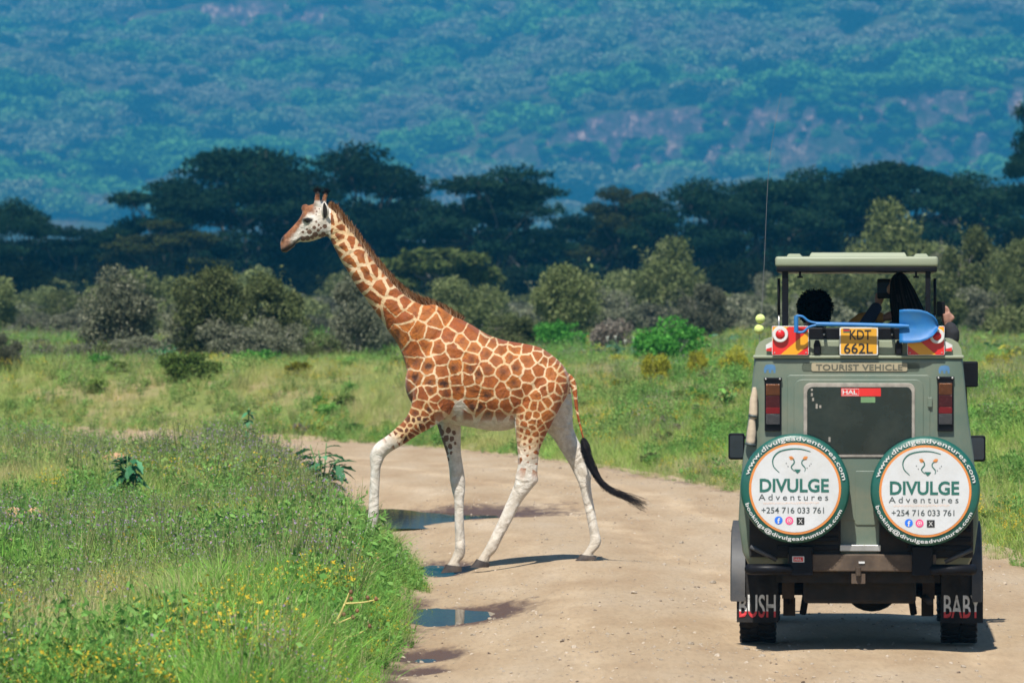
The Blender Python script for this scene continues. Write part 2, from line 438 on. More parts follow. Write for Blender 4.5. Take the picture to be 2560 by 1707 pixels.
wet = np.maximum(wet, 0.40 * np.exp(-((RXg - 0.35) / 0.5) ** 2 - ((RYg - 51.8) / 0.9) ** 2))
tw_ = 0.25 * (fbm(RXg * 0.0 + RYg * 0.06, RYg * 0.0 + 2.0, 97, 2) - 0.5)
track = sum(k * np.exp(-((dl2 - c - tw_ * q) / 0.20) ** 2) for c, k, q in ((2.70, 1.0, 1), (4.20, 1.0, 1), (1.35, 0.7, 2), (3.35, 0.35, -2), (0.75, 0.4, 2)))
track = np.clip(track, 0, 1)
tag(add('road', grid_mesh('road', RXg, RYg, RZg, {'wet': ('POINT', wet.ravel()), 'track': ('POINT', track.ravel())}), M_ROAD), 'pale dusty dirt road curving away to the left', kind='structure')

def water_mat():
    m, nt, out = new_mat('puddle_water'); L = nt.links
    ge = N(nt, 'ShaderNodeNewGeometry')
    n = N(nt, 'ShaderNodeTexNoise', i_Scale=3.0, i_Detail=2.0); L.new(ge.outputs['Position'], n.inputs['Vector'])
    bp = N(nt, 'ShaderNodeBump', i_Strength=0.03, i_Distance=0.01); L.new(n.outputs['Fac'], bp.inputs['Height'])
    mud = N(nt, 'ShaderNodeBsdfDiffuse'); mud.inputs[0].default_value = (0.085, 0.07, 0.055, 1)
    gl = N(nt, 'ShaderNodeBsdfGlossy'); gl.inputs['Color'].default_value = (0.66, 0.64, 0.60, 1); gl.inputs['Roughness'].default_value = 0.02; L.new(bp.outputs[0], gl.inputs['Normal'])
    fr = N(nt, 'ShaderNodeFresnel', i_IOR=1.33); ms = N(nt, 'ShaderNodeMixShader'); L.new(fr.outputs[0], ms.inputs[0]); L.new(mud.outputs[0], ms.inputs[1]); L.new(gl.outputs[0], ms.inputs[2])
    L.new(ms.outputs[0], out.inputs[0]); return m
M_WATER = water_mat()
for (cx, cyy, a, b_, t), zw in zip(PUDDLES, WATER):
    n = 48; ang = np.linspace(0, 2 * pi, n, endpoint=False)
    rr = 2.1 + 0.12 * np.sin(3 * ang + cx * 9)
    V = np.stack([cx + a * rr * np.cos(ang) + t * b_ * rr * np.sin(ang), cyy + b_ * rr * np.sin(ang), np.full(n, 0.0)], -1)
    zc = ground_h(np.array([cx]), np.array([cyy]))[0]
    V[:, 2] = zw
    V = np.r_[V, [[cx, cyy, zw]]]
    Q = [(i, (i + 1) % n, n) for i in range(n)]
    tag(add('water', np_mesh('water', V, Q, False), M_WATER), 'still puddle on the dirt road', kind='structure')

# hillside
def hill_mat():
    m, nt, out = new_mat('hill_rock_and_scrub'); L = nt.links
    b = N(nt, 'ShaderNodeBsdfPrincipled'); b.inputs['Roughness'].default_value = 0.95; b.inputs['Specular IOR Level'].default_value = 0.1
    ge = N(nt, 'ShaderNodeNewGeometry'); P = ge.outputs['Position']
    n1 = N(nt, 'ShaderNodeTexNoise', i_Scale=0.022, i_Detail=8.0, i_Roughness=0.65); L.new(P, n1.inputs['Vector'])
    r1 = ramp(nt, [(0.35, (0.05, 0.08, 0.03)), (0.55, (0.11, 0.12, 0.05)), (0.7, (0.20, 0.14, 0.10))]); L.new(n1.outputs['Fac'], r1.inputs[0])
    mp = N(nt, 'ShaderNodeMapping'); mp.inputs['Scale'].default_value = (0.10, 0.04, 0.085); L.new(P, mp.inputs[0])
    n2 = N(nt, 'ShaderNodeTexNoise', i_Scale=1.0, i_Detail=7.0, i_Roughness=0.7); L.new(mp.outputs[0], n2.inputs['Vector'])
    r2 = ramp(nt, [(0.38, (0.04, 0.05, 0.04)), (0.50, (0.13, 0.10, 0.11)), (0.57, (0.26, 0.16, 0.17)), (0.63, (0.60, 0.38, 0.33)), (0.72, (0.95, 0.74, 0.60))]); L.new(n2.outputs['Fac'], r2.inputs[0])
    at = N(nt, 'ShaderNodeAttribute', attribute_name='rock')
    mx = N(nt, 'ShaderNodeMix', data_type='RGBA'); L.new(at.outputs['Fac'], mx.inputs['Factor']); L.new(r1.outputs[0], mx.inputs[6]); L.new(r2.outputs[0], mx.inputs[7])
    L.new(mx.outputs[2], b.inputs['Base Color'])
    bp = N(nt, 'ShaderNodeBump', i_Strength=1.0, i_Distance=14.0); L.new(n2.outputs['Fac'], bp.inputs['Height']); L.new(bp.outputs[0], b.inputs['Normal'])
    L.new(b.outputs[0], out.inputs[0]); return m
hx = np.concatenate([np.linspace(-1500, -300, 30)[:-1], np.linspace(-300, 300, 240), np.linspace(300, 1500, 30)[1:]])
hy = np.concatenate([np.linspace(1450, 1715, 40)[:-1], np.linspace(1715, 1815, 70)[:-1], np.linspace(1815, 2135, 70)[:-1], np.linspace(2135, 2190, 30)[:-1], np.linspace(2190, 2800, 70)])
hx = hx * HS; hy = hy * HS
HX, HY = np.meshgrid(hx, hy); HZ = hill_h(HX, HY)
gy_, gx_ = np.gradient(HZ, hy, hx)
slope = np.hypot(gx_, gy_)
rock = sst(0.55, 1.1, slope) * (0.45 + 0.55 * sst(0.38, 0.55, fbm(HX * 0.035 / HS, HZ * 0.02, 57, 3)))
tag(add('hill', grid_mesh('hill', HX, HY, HZ, {'rock': ('POINT', rock.ravel())}), hill_mat()), 'hazy blue wooded hillside with a rock band', kind='structure')

# the air between
def haze_box():
    m, nt, out = new_mat('haze_air')
    v = N(nt, 'ShaderNodeVolumePrincipled'); v.inputs['Color'].default_value = (0.045, 0.41, 0.76, 1); v.inputs['Density'].default_value = 0.000200
    v.inputs['Anisotropy'].default_value = 0.0
    nt.links.new(v.outputs[0], out.inputs['Volume'])
    o = MB().box(-3900, 3900, -120, 6900, -70, 640).build('haze', m)
    o['kind'] = 'stuff'; o['label'] = 'thin blue haze in the air'
    return o
haze_box()

# ================================================================== VEGETATION MESHES
def leaf_cloud(P, ln, wd, rng, up=0.0, lr=None):
    n = len(P)
    u = rng.normal(size=(n, 3)); nrm = rng.normal(size=(n, 3)); nrm[:, 2] += up * np.sign(rng.rand(n) - 0.08) * 2
    nrm /= np.linalg.norm(nrm, axis=1)[:, None]
    u = u - nrm * (u * nrm).sum(1)[:, None]; u /= np.linalg.norm(u, axis=1)[:, None]; v = np.cross(nrm, u)
    L_ = (ln * (0.6 + 0.8 * rng.rand(n)))[:, None] * 0.5; W_ = (wd * (0.6 + 0.8 * rng.rand(n)))[:, None] * 0.5
    V = np.stack([P + u * L_, P + v * W_ + nrm * W_ * 0.3, P - u * L_, P - v * W_ + nrm * W_ * 0.3], 1).reshape(-1, 3)
    Q = np.arange(4 * n).reshape(n, 4)
    return V, Q, (rng.rand(n) if lr is None else lr)

def ball_pts(n, c, r, rng, shell=0.55):
    d = rng.normal(size=(n, 3)); d /= np.linalg.norm(d, axis=1)[:, None]
    rad = (shell + (1 - shell) * rng.rand(n)) ** 0.8
    rad = np.where(rng.rand(n) < 0.28, rng.rand(n), rad) * (0.85 + 0.3 * rng.rand(n))
    return np.asarray(c) + d * rad[:, None] * np.asarray(r)

def merge(parts):
    V = []; Q = []; R_ = []; b = 0
    for v, q, r in parts:
        V.append(v); Q.append(q + b); R_.append(r); b += len(v)
    return np.concatenate(V), np.concatenate(Q), np.concatenate(R_)

def bush_mesh(seed, lobes=15, nleaf=12000, ln=0.17, wd=0.085, wide=4.0, tall=4.0, dome=1.0, open_=0.0):
    rng = np.random.RandomState(seed); parts = []
    k = lobes
    for i in range(k):
        a = rng.rand() * 2 * pi; rr = sqrt(rng.rand()) * wide * 0.36
        zt = tall * (0.20 + 0.62 * rng.rand()) * (1 - 0.35 * (rr / (wide * 0.5)) ** 2 * dome)
        r = (0.13 + 0.11 * rng.rand()) * wide
        n = int(nleaf / k)
        P = ball_pts(n, (rr * cos(a), rr * sin(a), zt), (r, r, r * 0.8), rng, 0.6)
        P[:, 2] = np.maximum(P[:, 2], 0.05 * tall * rng.rand(n))
        c = np.clip(rng.normal(0.45 + 0.25 * (rng.rand() - 0.5), 0.2, n), 0, 1)
        parts.append(leaf_cloud(P, ln, wd, rng, 0.35, c))
    # skirt and stray sprigs
    n = nleaf // 5
    a = rng.rand(n) * 2 * pi; rr = np.sqrt(rng.rand(n)) * wide * 0.42; z = rng.rand(n) ** 1.5 * tall * 0.55
    parts.append(leaf_cloud(np.stack([rr * np.cos(a), rr * np.sin(a), z], -1), ln, wd, rng, 0.3))
    for i in range(14):
        a = rng.rand() * 2 * pi; e = rng.rand() * 1.1 + 0.05
        d = np.array([cos(a) * cos(e), sin(a) * cos(e), sin(e)]); m = 26
        s = np.linspace(0.6, 1.04 + 0.10 * rng.rand(), m)[:, None]
        P = np.array([0, 0, tall * 0.4]) + d * s * np.array([wide * 0.46, wide * 0.46, tall * 0.55]) + rng.normal(size=(m, 3)) * 0.09
        parts.append(leaf_cloud(P, ln, wd, rng, 0.2))
    V, Q, R_ = merge(parts)
    top = np.percentile(V[:, 2], 96); V[:, 2] *= tall / top; q_ = np.percentile(np.hypot(V[:, 0], V[:, 1]), 94); V[:, :2] *= wide * 0.49 / q_
    return np_mesh('foliage', V, Q, False, {'lr': ('FACE', R_)})

def stems_mesh(seed, wide=4.0, tall=4.0, n=7, r=0.06, spread=0.32, twig=0, top=0.8):
    rng = np.random.RandomState(seed); mb = MB()
    for i in range(n):
        a = rng.rand() * 2 * pi; q = wide * spread * (0.3 + 0.7 * rng.rand())
        p = [Vector((0.05 * cos(a), 0.05 * sin(a), -0.15)), Vector((q * 0.3 * cos(a), q * 0.3 * sin(a), tall * 0.25)), Vector((q * 0.7 * cos(a + 0.2), q * 0.7 * sin(a + 0.2), tall * 0.5)), Vector((q * 1.2 * cos(a), q * 1.2 * sin(a), tall * top))]
        p = [Vector(v) for v in catmull(p, 3)]
        mb.tube(p, np.linspace(r, r * 0.2, len(p)), 5)
        for k in range(twig):
            b = p[rng.randint(2, len(p))]; d = Vector(rng.normal(size=3)); d.z = abs(d.z) * 0.8; d = d.normalized() * wide * (0.10 + 0.14 * rng.rand())
            mb.tube([b, b + d * 0.5 + Vector(rng.normal(size=3)) * 0.05 * wide * 0.2, b + d], [r * 0.35, r * 0.22, r * 0.08], 4)
    me = bpy.data.meshes.new('stems'); me.from_pydata(mb.v, [], mb.f); me.update(); return me

def acacia_meshes(seed, tall=14.0, wide=12.0, pads=22, nleaf=9000, flat=0.75, low=0.55):
    """flat-topped thorn tree: forked trunk, rising limbs, layered pads of fine leaf"""
    rng = np.random.RandomState(seed); mb = MB(); parts = []
    ends = []
    for i in range(pads):
        a = 2 * pi * (i * 0.618 + 0.15 * rng.rand()); q = sqrt((i + 0.5) / pads)
        rr = q * wide * 0.47 * (0.75 + 0.45 * rng.rand())
        z = tall * (0.965 - (1 - flat) * 1.0 * q ** 2.0 - 0.16 * rng.rand() ** 1.5)
        if rng.rand() < 0.45: z -= tall * (0.08 + (0.88 - low) * 0.85 * rng.rand()); rr *= 1.04
        ends.append(Vector((rr * cos(a), rr * sin(a), z)))
    fork = tall * (0.20 + 0.08 * rng.rand())
    lean = Vector((rng.normal() * 0.4, rng.normal() * 0.4, fork))
    mb.tube([Vector((0, 0, -0.4)), Vector((lean.x * 0.4, lean.y * 0.4, fork * 0.5)), lean], [0.34, 0.27, 0.23], 8)
    nl = 6; limbs = []
    for k in range(nl):
        a = 2 * pi * (k + rng.rand() * 0.6) / nl
        e = lean + Vector((cos(a) * wide * 0.15, sin(a) * wide * 0.15, tall * 0.27 + rng.rand()))
        mb.tube([lean, (lean + e) / 2 + Vector((cos(a), sin(a), 0)) * 0.25 - Vector((0, 0, 0.3)), e], [0.19, 0.15, 0.11], 6); limbs.append(e)
    for p in ends:
        b = min(limbs, key=lambda e: (e.xy - p.xy).length + 0.2 * abs(e.z - p.z + 2))
        mid = b.lerp(p, 0.55) + Vector((rng.normal() * 0.25, rng.normal() * 0.25, -0.35))
        q = [Vector(v) for v in catmull([b, mid, p], 4)]
        mb.tube(q, np.linspace(0.10, 0.025, len(q)), 5)
        for k in range(3):
            d = Vector((rng.normal(), rng.normal(), 0.3)).normalized() * wide * 0.09
            mb.tube([mid.lerp(p, 0.4), mid.lerp(p, 0.7) + d * 0.6, p + d], [0.045, 0.03, 0.012], 4)
        r = wide * (0.115 + 0.085 * rng.rand()); n = int(1.15 * nleaf / pads)
        P = ball_pts(n, p, (r, r, r * 0.42), rng, 0.35)
        # feathery tips
        a = rng.rand(n // 3) * 2 * pi; s = r * (0.8 + 0.45 * rng.rand(n // 3))
        P2 = np.stack([p.x + s * np.cos(a), p.y + s * np.sin(a), p.z + rng.normal(size=n // 3) * 0.18 + 0.15 * (rng.rand() - 0.5)], -1)
        PP = np.concatenate([P, P2])
        lr = np.clip(rng.normal(0.42 + 0.3 * (rng.rand() - 0.5), 0.17, len(PP)), 0, 1)
        parts.append(leaf_cloud(PP, 0.50, 0.19, rng, 0.55, lr))
    V, Q, R_ = merge(parts)
    crown = np_mesh('crown', V, Q, False, {'lr': ('FACE', R_)})
    me = bpy.data.meshes.new('trunk'); me.from_pydata(mb.v, [], mb.f); me.update()
    me.polygons.foreach_set('use_smooth', np.ones(len(me.polygons), bool))
    return me, crown, tall, wide

M_BARK = pm('acacia_bark', (0.09, 0.09, 0.075), 0.9, var=0.35, scale=2.0)
M_TWIG = pm('grey_twig', (0.30, 0.27, 0.24), 0.9, var=0.3, scale=3.0)
M_ACA = leaf_mat('acacia_leaf_shaded', (0.006, 0.021, 0.011), (0.013, 0.034, 0.018), (0.028, 0.056, 0.026), 0.22)  # leaf colour darkened to stand for the shadow side of the crowns
M_ACAY = leaf_mat('acacia_leaf_yellow_lit', (0.028, 0.042, 0.010), (0.05, 0.064, 0.018), (0.085, 0.095, 0.032), 0.25)  # yellower, lighter copy of the acacia leaf, sunlight put into its colour
M_GREY = leaf_mat('leleshwa_leaf', (0.075, 0.085, 0.05), (0.18, 0.19, 0.12), (0.33, 0.32, 0.23), 0.3)
M_OLIVE = leaf_mat('olive_leaf', (0.06, 0.08, 0.025), (0.155, 0.185, 0.07), (0.29, 0.31, 0.14), 0.3)
M_GREEN = leaf_mat('shrub_leaf', (0.03, 0.11, 0.018), (0.065, 0.235, 0.035), (0.14, 0.36, 0.07), 0.32)
M_DARK = leaf_mat('shaded_wood_leaf', (0.005, 0.012, 0.007), (0.009, 0.018, 0.010), (0.016, 0.028, 0.014), 0.2)  # near-black leaves: the shade inside the wood is put into their colour
M_DEAD = leaf_mat('dry_leaf', (0.12, 0.09, 0.07), (0.22, 0.19, 0.15), (0.34, 0.31, 0.26), 0.2)
M_YEL = leaf_mat('yellow_weed', (0.16, 0.19, 0.02), (0.33, 0.33, 0.04), (0.55, 0.46, 0.06), 0.3)
M_WEED = leaf_mat('lime_weed', (0.09, 0.15, 0.03), (0.16, 0.25, 0.05), (0.27, 0.34, 0.10), 0.3)

# ------------------------------------------------------------------ far trees, each a tree of its own
ACA = [acacia_meshes(101, pads=36, nleaf=12500), acacia_meshes(102, pads=44, wide=13, nleaf=15000, low=0.42), acacia_meshes(103, pads=26, wide=11, flat=0.8), acacia_meshes(104, pads=30, flat=0.62, low=0.35, nleaf=12500),
       acacia_meshes(105, pads=20, wide=10, flat=0.80, low=0.55, nleaf=7500), acacia_meshes(106, pads=42, wide=12.5, flat=0.70, low=0.40, nleaf=12500), acacia_meshes(107, pads=34, wide=12, flat=0.80, low=0.45, nleaf=12500)]
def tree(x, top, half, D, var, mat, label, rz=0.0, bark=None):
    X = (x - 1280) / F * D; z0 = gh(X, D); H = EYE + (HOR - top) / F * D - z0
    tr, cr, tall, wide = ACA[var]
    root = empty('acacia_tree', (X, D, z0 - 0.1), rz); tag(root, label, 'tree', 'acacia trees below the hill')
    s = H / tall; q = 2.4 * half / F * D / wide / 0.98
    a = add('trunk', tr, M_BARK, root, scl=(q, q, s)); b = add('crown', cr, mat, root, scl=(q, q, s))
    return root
TREES = [
 (20, 482, 100, 395, 5, M_ACA, 'dark acacia with ragged crown cut by the left edge of the picture', 0.4),
 (225, 552, 150, 420, 3, M_ACA, 'low dark acacia between the left edge tree and the taller umbrella trees', 1.0),
 (415, 446, 128, 405, 6, M_ACA, 'dark acacia with a wispy left tip, leftmost of the tall umbrella group', 2.0),
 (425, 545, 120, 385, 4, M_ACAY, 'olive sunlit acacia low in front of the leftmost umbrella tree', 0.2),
 (622, 360, 165, 410, 1, M_ACA, 'broad flat topped dark acacia above and left of the giraffe head', 0.0),
 (885, 340, 160, 418, 5, M_ACA, 'tallest dark umbrella acacia rising right above the giraffe neck', 1.1),
 (1010, 470, 120, 430, 3, M_ACA, 'dark acacia filling the gap right of the tallest umbrella tree', 2.2),
 (1235, 410, 170, 400, 6, M_ACA, 'wide layered dark acacia standing alone in the middle of the tree line', 2.6),
 (1150, 560, 180, 425, 3, M_ACA, 'low dark acacia below the wide layered tree in the middle', 0.8),
 (1420, 520, 140, 440, 3, M_ACA, 'dark rounded acacia between the middle tree and the yellowish one', 1.9),
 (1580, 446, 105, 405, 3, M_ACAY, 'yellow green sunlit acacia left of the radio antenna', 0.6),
 (1740, 432, 130, 402, 5, M_ACA, 'dark acacia with feathery top just left of the antenna wire', 0.9),
 (1920, 440, 130, 408, 1, M_ACA, 'dark acacia with uneven top just right of the antenna wire', 3.0),
 (2080, 415, 130, 415, 6, M_ACA, 'dark acacia behind the left end of the raised vehicle roof', 0.2),
 (2240, 398, 175, 412, 1, M_ACA, 'high domed dark acacia straight above the vehicle', 1.4),
 (2440, 415, 140, 405, 5, M_ACA, 'dark acacia with a yellowish patch right of the vehicle roof', 2.4),
 (2612, 225, 84, 380, 2, M_ACA, 'tall dark acacia cut by the right edge of the picture', 0.5),
 (730, 560, 170, 435, 3, M_ACA, 'dark acacia behind the giraffe face under the umbrella crowns', 2.9),
 (60, 640, 150, 430, 3, M_ACA, 'low dark acacia under the tree at the left edge', 2.1),
 (1700, 560, 170, 435, 3, M_ACA, 'low dark acacia behind the base of the antenna wire', 0.1),
 (2010, 560, 170, 440, 3, M_ACA, 'low dark acacia behind the vehicle roof posts', 1.7),
]
for t in TREES: tree(*t)
# umbrella thorn in the middle distance
def small_umbrella():
    D = 290; X = (1095 - 1280) / F * D; z0 = gh(X, D)
    tr, cr, tall, wide = acacia_meshes(131, tall=6.0, wide=6.4, pads=13, nleaf=5200, flat=0.83, low=0.66)
    root = empty('umbrella_thorn_tree', (X, D, z0 - 0.1), 0.5); tag(root, 'small umbrella thorn tree with bare limbs behind the giraffe neck', 'tree')
    H = EYE + (HOR - 612) / F * D - z0
    add('trunk', tr, pm('thorn_tree_bark', (0.12, 0.11, 0.10), 0.9), root, scl=(0.6, 0.6, H / tall)); add('crown', cr, leaf_mat('thorn_tree_leaf', (0.03, 0.045, 0.012), (0.075, 0.10, 0.03), (0.15, 0.17, 0.065), 0.25), root, scl=(0.82, 0.82, H / tall))
small_umbrella()

# ------------------------------------------------------------------ bushes, each one its own
BUSH = [bush_mesh(201), bush_mesh(202, 16), bush_mesh(203, 10, dome=0.5), bush_mesh(204, 20, 13000), bush_mesh(205, 10, 9000), bush_mesh(206, 14, dome=1.4)]
STEM = [stems_mesh(301 + i, twig=5) for i in range(3)]
LOWB = [bush_mesh(211 + i, 12, 6000, 0.20, 0.11, 4.0, 2.4) for i in range(3)]
def bush(name, x, base, top, half, D, var, mat, label, low=False, group='bushes in front of the trees'):
    Ds = np.linspace(105, 330, 226); yb = HOR + (EYE - ground_h((x - 1280) / F * Ds, Ds)) * F / Ds      # the distance at which its foot stands on the ground there
    D = float(Ds[np.argmin(np.abs(yb - base))])
    X = (x - 1280) / F * D; z0 = gh(X, D); z1 = EYE + (HOR - top - 0.07 * (base - top)) / F * D
    H = max(z1 - z0, 0.5); Wd = 1.92 * half / F * D
    root = empty(name, (X, D, z0 - 0.05), random.random() * 6.28); tag(root, label, 'bush', group)
    me = LOWB[var % 3] if low else BUSH[var]
    tall = 2.4 if low else 4.0
    add('foliage', me, mat, root, scl=(Wd / 3.9, Wd / 3.9, H / tall))
    add('stem', STEM[var % 3], M_TWIG, root, scl=(Wd / 4.2, Wd / 4.2, H / 4.0 * 0.95))
    return root
BUSHES = [
 ('leleshwa_bush', 12, 930, 832, 45, 168, 0, M_GREY, 'grey bush cut by the left edge of the picture'),
 ('leleshwa_bush', 175, 860, 768, 62, 200, 2, M_GREY, 'small pale grey bush touching the left flank of the big round grey bush'),
 ('leleshwa_bush', 302, 890, 695, 95, 203, 3, M_GREY, 'big round grey bush with bare stems at its foot, far left'),
 ('leleshwa_bush', 520, 905, 672, 100, 204, 1, M_OLIVE, 'tall olive bush, left half of the largest thicket'),
 ('leleshwa_bush', 665, 905, 690, 95, 202, 0, M_OLIVE, 'tall olive bush, right half of the largest thicket'),
 ('leleshwa_bush', 460, 900, 790, 70, 196, 5, M_GREY, 'grey bush at the left foot of the largest thicket'),
 ('leleshwa_bush', 600, 915, 800, 95, 195, 2, M_GREY, 'dull grey green bush at the foot of the largest thicket'),
 ('leleshwa_bush', 705, 910, 800, 62, 193, 4, M_GREY, 'small dark stemmed bush at the right foot of the largest thicket'),
 ('leleshwa_bush', 340, 915, 838, 70, 183, 1, M_GREY, 'low grey bush below the big round grey bush'),
 ('leleshwa_bush', 895, 905, 690, 68, 200, 0, M_GREY, 'tall narrow grey green bush just left of the giraffe chest'),
 ('leleshwa_bush', 960, 890, 800, 60, 197, 5, M_GREY, 'small grey bush hidden partly by the giraffe neck'),
 ('leleshwa_bush', 1205, 830, 748, 62, 203, 3, M_GREY, 'small grey bush just above the giraffe withers'),
 ('leleshwa_bush', 1425, 870, 668, 92, 200, 1, M_OLIVE, 'olive green bush with two humps right behind the giraffe back'),
 ('leleshwa_bush', 1660, 850, 632, 105, 207, 3, M_OLIVE, 'tall rounded pale green bush midway between giraffe and vehicle'),
 ('leleshwa_bush', 1370, 860, 735, 85, 196, 2, M_GREY, 'grey bush low down left of the two humped olive bush'),
 ('leleshwa_bush', 1530, 860, 720, 85, 198, 4, M_GREY, 'grey bush filling the gap between the olive and the pale green bush'),
 ('leleshwa_bush', 1745, 860, 715, 72, 197, 0, M_GREY, 'grey brown bush with bare twigs at the right of the pale green bush'),
 ('leleshwa_bush', 1280, 880, 790, 80, 192, 5, M_OLIVE, 'low olive bush along the giraffe back line'),
 ('leleshwa_bush', 1910, 830, 690, 55, 210, 4, M_GREY, 'thin grey bush behind the antenna foot'),
 ('leleshwa_bush', 2140, 830, 745, 70, 207, 5, M_OLIVE, 'green bush seen through the open vehicle roof'),
 ('leleshwa_bush', 2238, 830, 548, 112, 214, 3, M_OLIVE, 'tall rounded olive bush above the vehicle roof'),
 ('leleshwa_bush', 2425, 835, 578, 70, 210, 0, M_OLIVE, 'tall loose bush right of the vehicle roof'),
 ('leleshwa_bush', 2540, 830, 605, 62, 211, 1, M_OLIVE, 'tall loose bush cut by the right edge of the picture'),
 ('leleshwa_bush', 2385, 835, 640, 62, 204, 2, M_GREY, 'grey bush close beside the right roof post of the vehicle'),
 ('leleshwa_bush', 2470, 840, 725, 80, 200, 4, M_GREY, 'low grey bush under the loose tall bush at the right'),
 ('leleshwa_bush', 2545, 840, 720, 70, 196, 5, M_OLIVE, 'low green bush under the bush at the right edge'),
 ('leleshwa_bush', 1860, 835, 770, 60, 203, 2, M_OLIVE, 'pale low bush left of the two green balls on the antenna'),
]
for b in BUSHES: bush(*b)
LOWS = [
 ('green_shrub', 632, 936, 897, 75, 172, 0, M_GREEN, 'low bright green shrub with orange tip below the largest thicket'),
 ('green_shrub', 1678, 912, 812, 92, 200, 1, M_GREEN, 'dense bright green shrub behind the giraffe rump, right one'),
 ('green_shrub', 1405, 880, 806, 62, 206, 2, M_GREEN, 'dense bright green shrub just behind the giraffe rump, left one'),
 ('green_shrub', 2020, 905, 850, 60, 192, 1, M_GREEN, 'green shrub behind the left roof corner of the vehicle'),
 ('dry_bush', 1528, 892, 803, 58, 196, 0, M_DEAD, 'dead grey twiggy bush between the two bright green shrubs'),
 ('green_shrub', 480, 950, 912, 70, 152, 2, M_WEED, 'low lime green weed clump below the largest thicket'),
 ('leleshwa_bush', 100, 915, 862, 45, 192, 1, M_GREY, 'low grey shrub near the left edge, left of a pair'),
 ('leleshwa_bush', 195, 915, 858, 48, 189, 2, M_GREY, 'low grey shrub near the left edge, right of a pair'),
 ('leleshwa_bush', 275, 912, 862, 50, 192, 0, M_OLIVE, 'low olive shrub below the big round grey bush'),
 ('leleshwa_bush', 800, 905, 845, 60, 200, 1, M_OLIVE, 'low olive shrub between the thicket and the giraffe chest'),
 ('yellow_weed', 1742, 962, 922, 26, 138, 2, M_YEL, 'round yellow flowering weed on the bank midway between giraffe and vehicle'),
 ('yellow_weed', 1640, 985, 950, 34, 128, 0, M_YEL, 'yellow flowering weed on the bank beside the grey green thorn apple'),
 ('yellow_weed', 1835, 990, 962, 40, 126, 1, M_YEL, 'yellow flowering weed on the bank just left of the vehicle'),
 ('yellow_weed', 2490, 960, 915, 36, 120, 2, M_YEL, 'yellowing weed on the bank right of the vehicle'),
]
for b in LOWS: bush(*b, low=True, group='low shrubs and weeds on the meadow')

# ------------------------------------------------------------------ things nobody could count: instanced from a few small meshes
def instancer(name, P, idx, rot, scl, tint, sources, label):
    me = bpy.data.meshes.new(name); P = np.asarray(P, np.float32)
    me.vertices.add(len(P)); me.vertices.foreach_set('co', P.ravel())
    for nm, typ, arr, fld in (('idx', 'INT', idx, 'value'), ('rot', 'FLOAT_VECTOR', rot, 'vector'), ('scl', 'FLOAT_VECTOR', scl, 'vector'), ('tint', 'FLOAT', tint, 'value')):
        a = me.attributes.new(nm, typ, 'POINT'); a.data.foreach_set(fld, np.asarray(arr, np.int32 if typ == 'INT' else np.float32).ravel())
    o = add(name, me); o['kind'] = 'stuff'; o['label'] = label
    col = bpy.data.collections.new(name + '_sources')
    for i, (m, mat) in enumerate(sources):
        s = bpy.data.objects.new('%s_source_%02d' % (name, i), m)
        if len(m.materials) == 0: m.materials.append(mat)
        col.objects.link(s)
        if m.materials[0] is not mat:
            s.material_slots[0].link = 'OBJECT'; s.material_slots[0].material = mat
    g = bpy.data.node_groups.new(name + '_scatter', 'GeometryNodeTree')
    g.interface.new_socket('Geometry', in_out='INPUT', socket_type='NodeSocketGeometry'); g.interface.new_socket('Geometry', in_out='OUTPUT', socket_type='NodeSocketGeometry')
    gi = g.nodes.new('NodeGroupInput'); go = g.nodes.new('NodeGroupOutput')
    ci = g.nodes.new('GeometryNodeCollectionInfo'); ci.inputs['Collection'].default_value = col; ci.inputs['Separate Children'].default_value = True; ci.inputs['Reset Children'].default_value = True
    ip = g.nodes.new('GeometryNodeInstanceOnPoints'); ip.inputs['Pick Instance'].default_value = True
    def attr(nm, t):
        n = g.nodes.new('GeometryNodeInputNamedAttribute'); n.data_type = t; n.inputs['Name'].default_value = nm; return n.outputs['Attribute']
    L = g.links
    mp = g.nodes.new('GeometryNodeMeshToPoints'); L.new(gi.outputs[0], mp.inputs[0])
    L.new(mp.outputs[0], ip.inputs['Points']); L.new(ci.outputs[0], ip.inputs['Instance'])
    L.new(attr('idx', 'INT'), ip.inputs['Instance Index'])
    er = g.nodes.new('FunctionNodeEulerToRotation'); L.new(attr('rot', 'FLOAT_VECTOR'), er.inputs[0]); L.new(er.outputs[0], ip.inputs['Rotation'])
    L.new(attr('scl', 'FLOAT_VECTOR'), ip.inputs['Scale']); L.new(ip.outputs[0], go.inputs[0])
    md = o.modifiers.new('scatter', 'NODES'); md.node_group = g
    return o

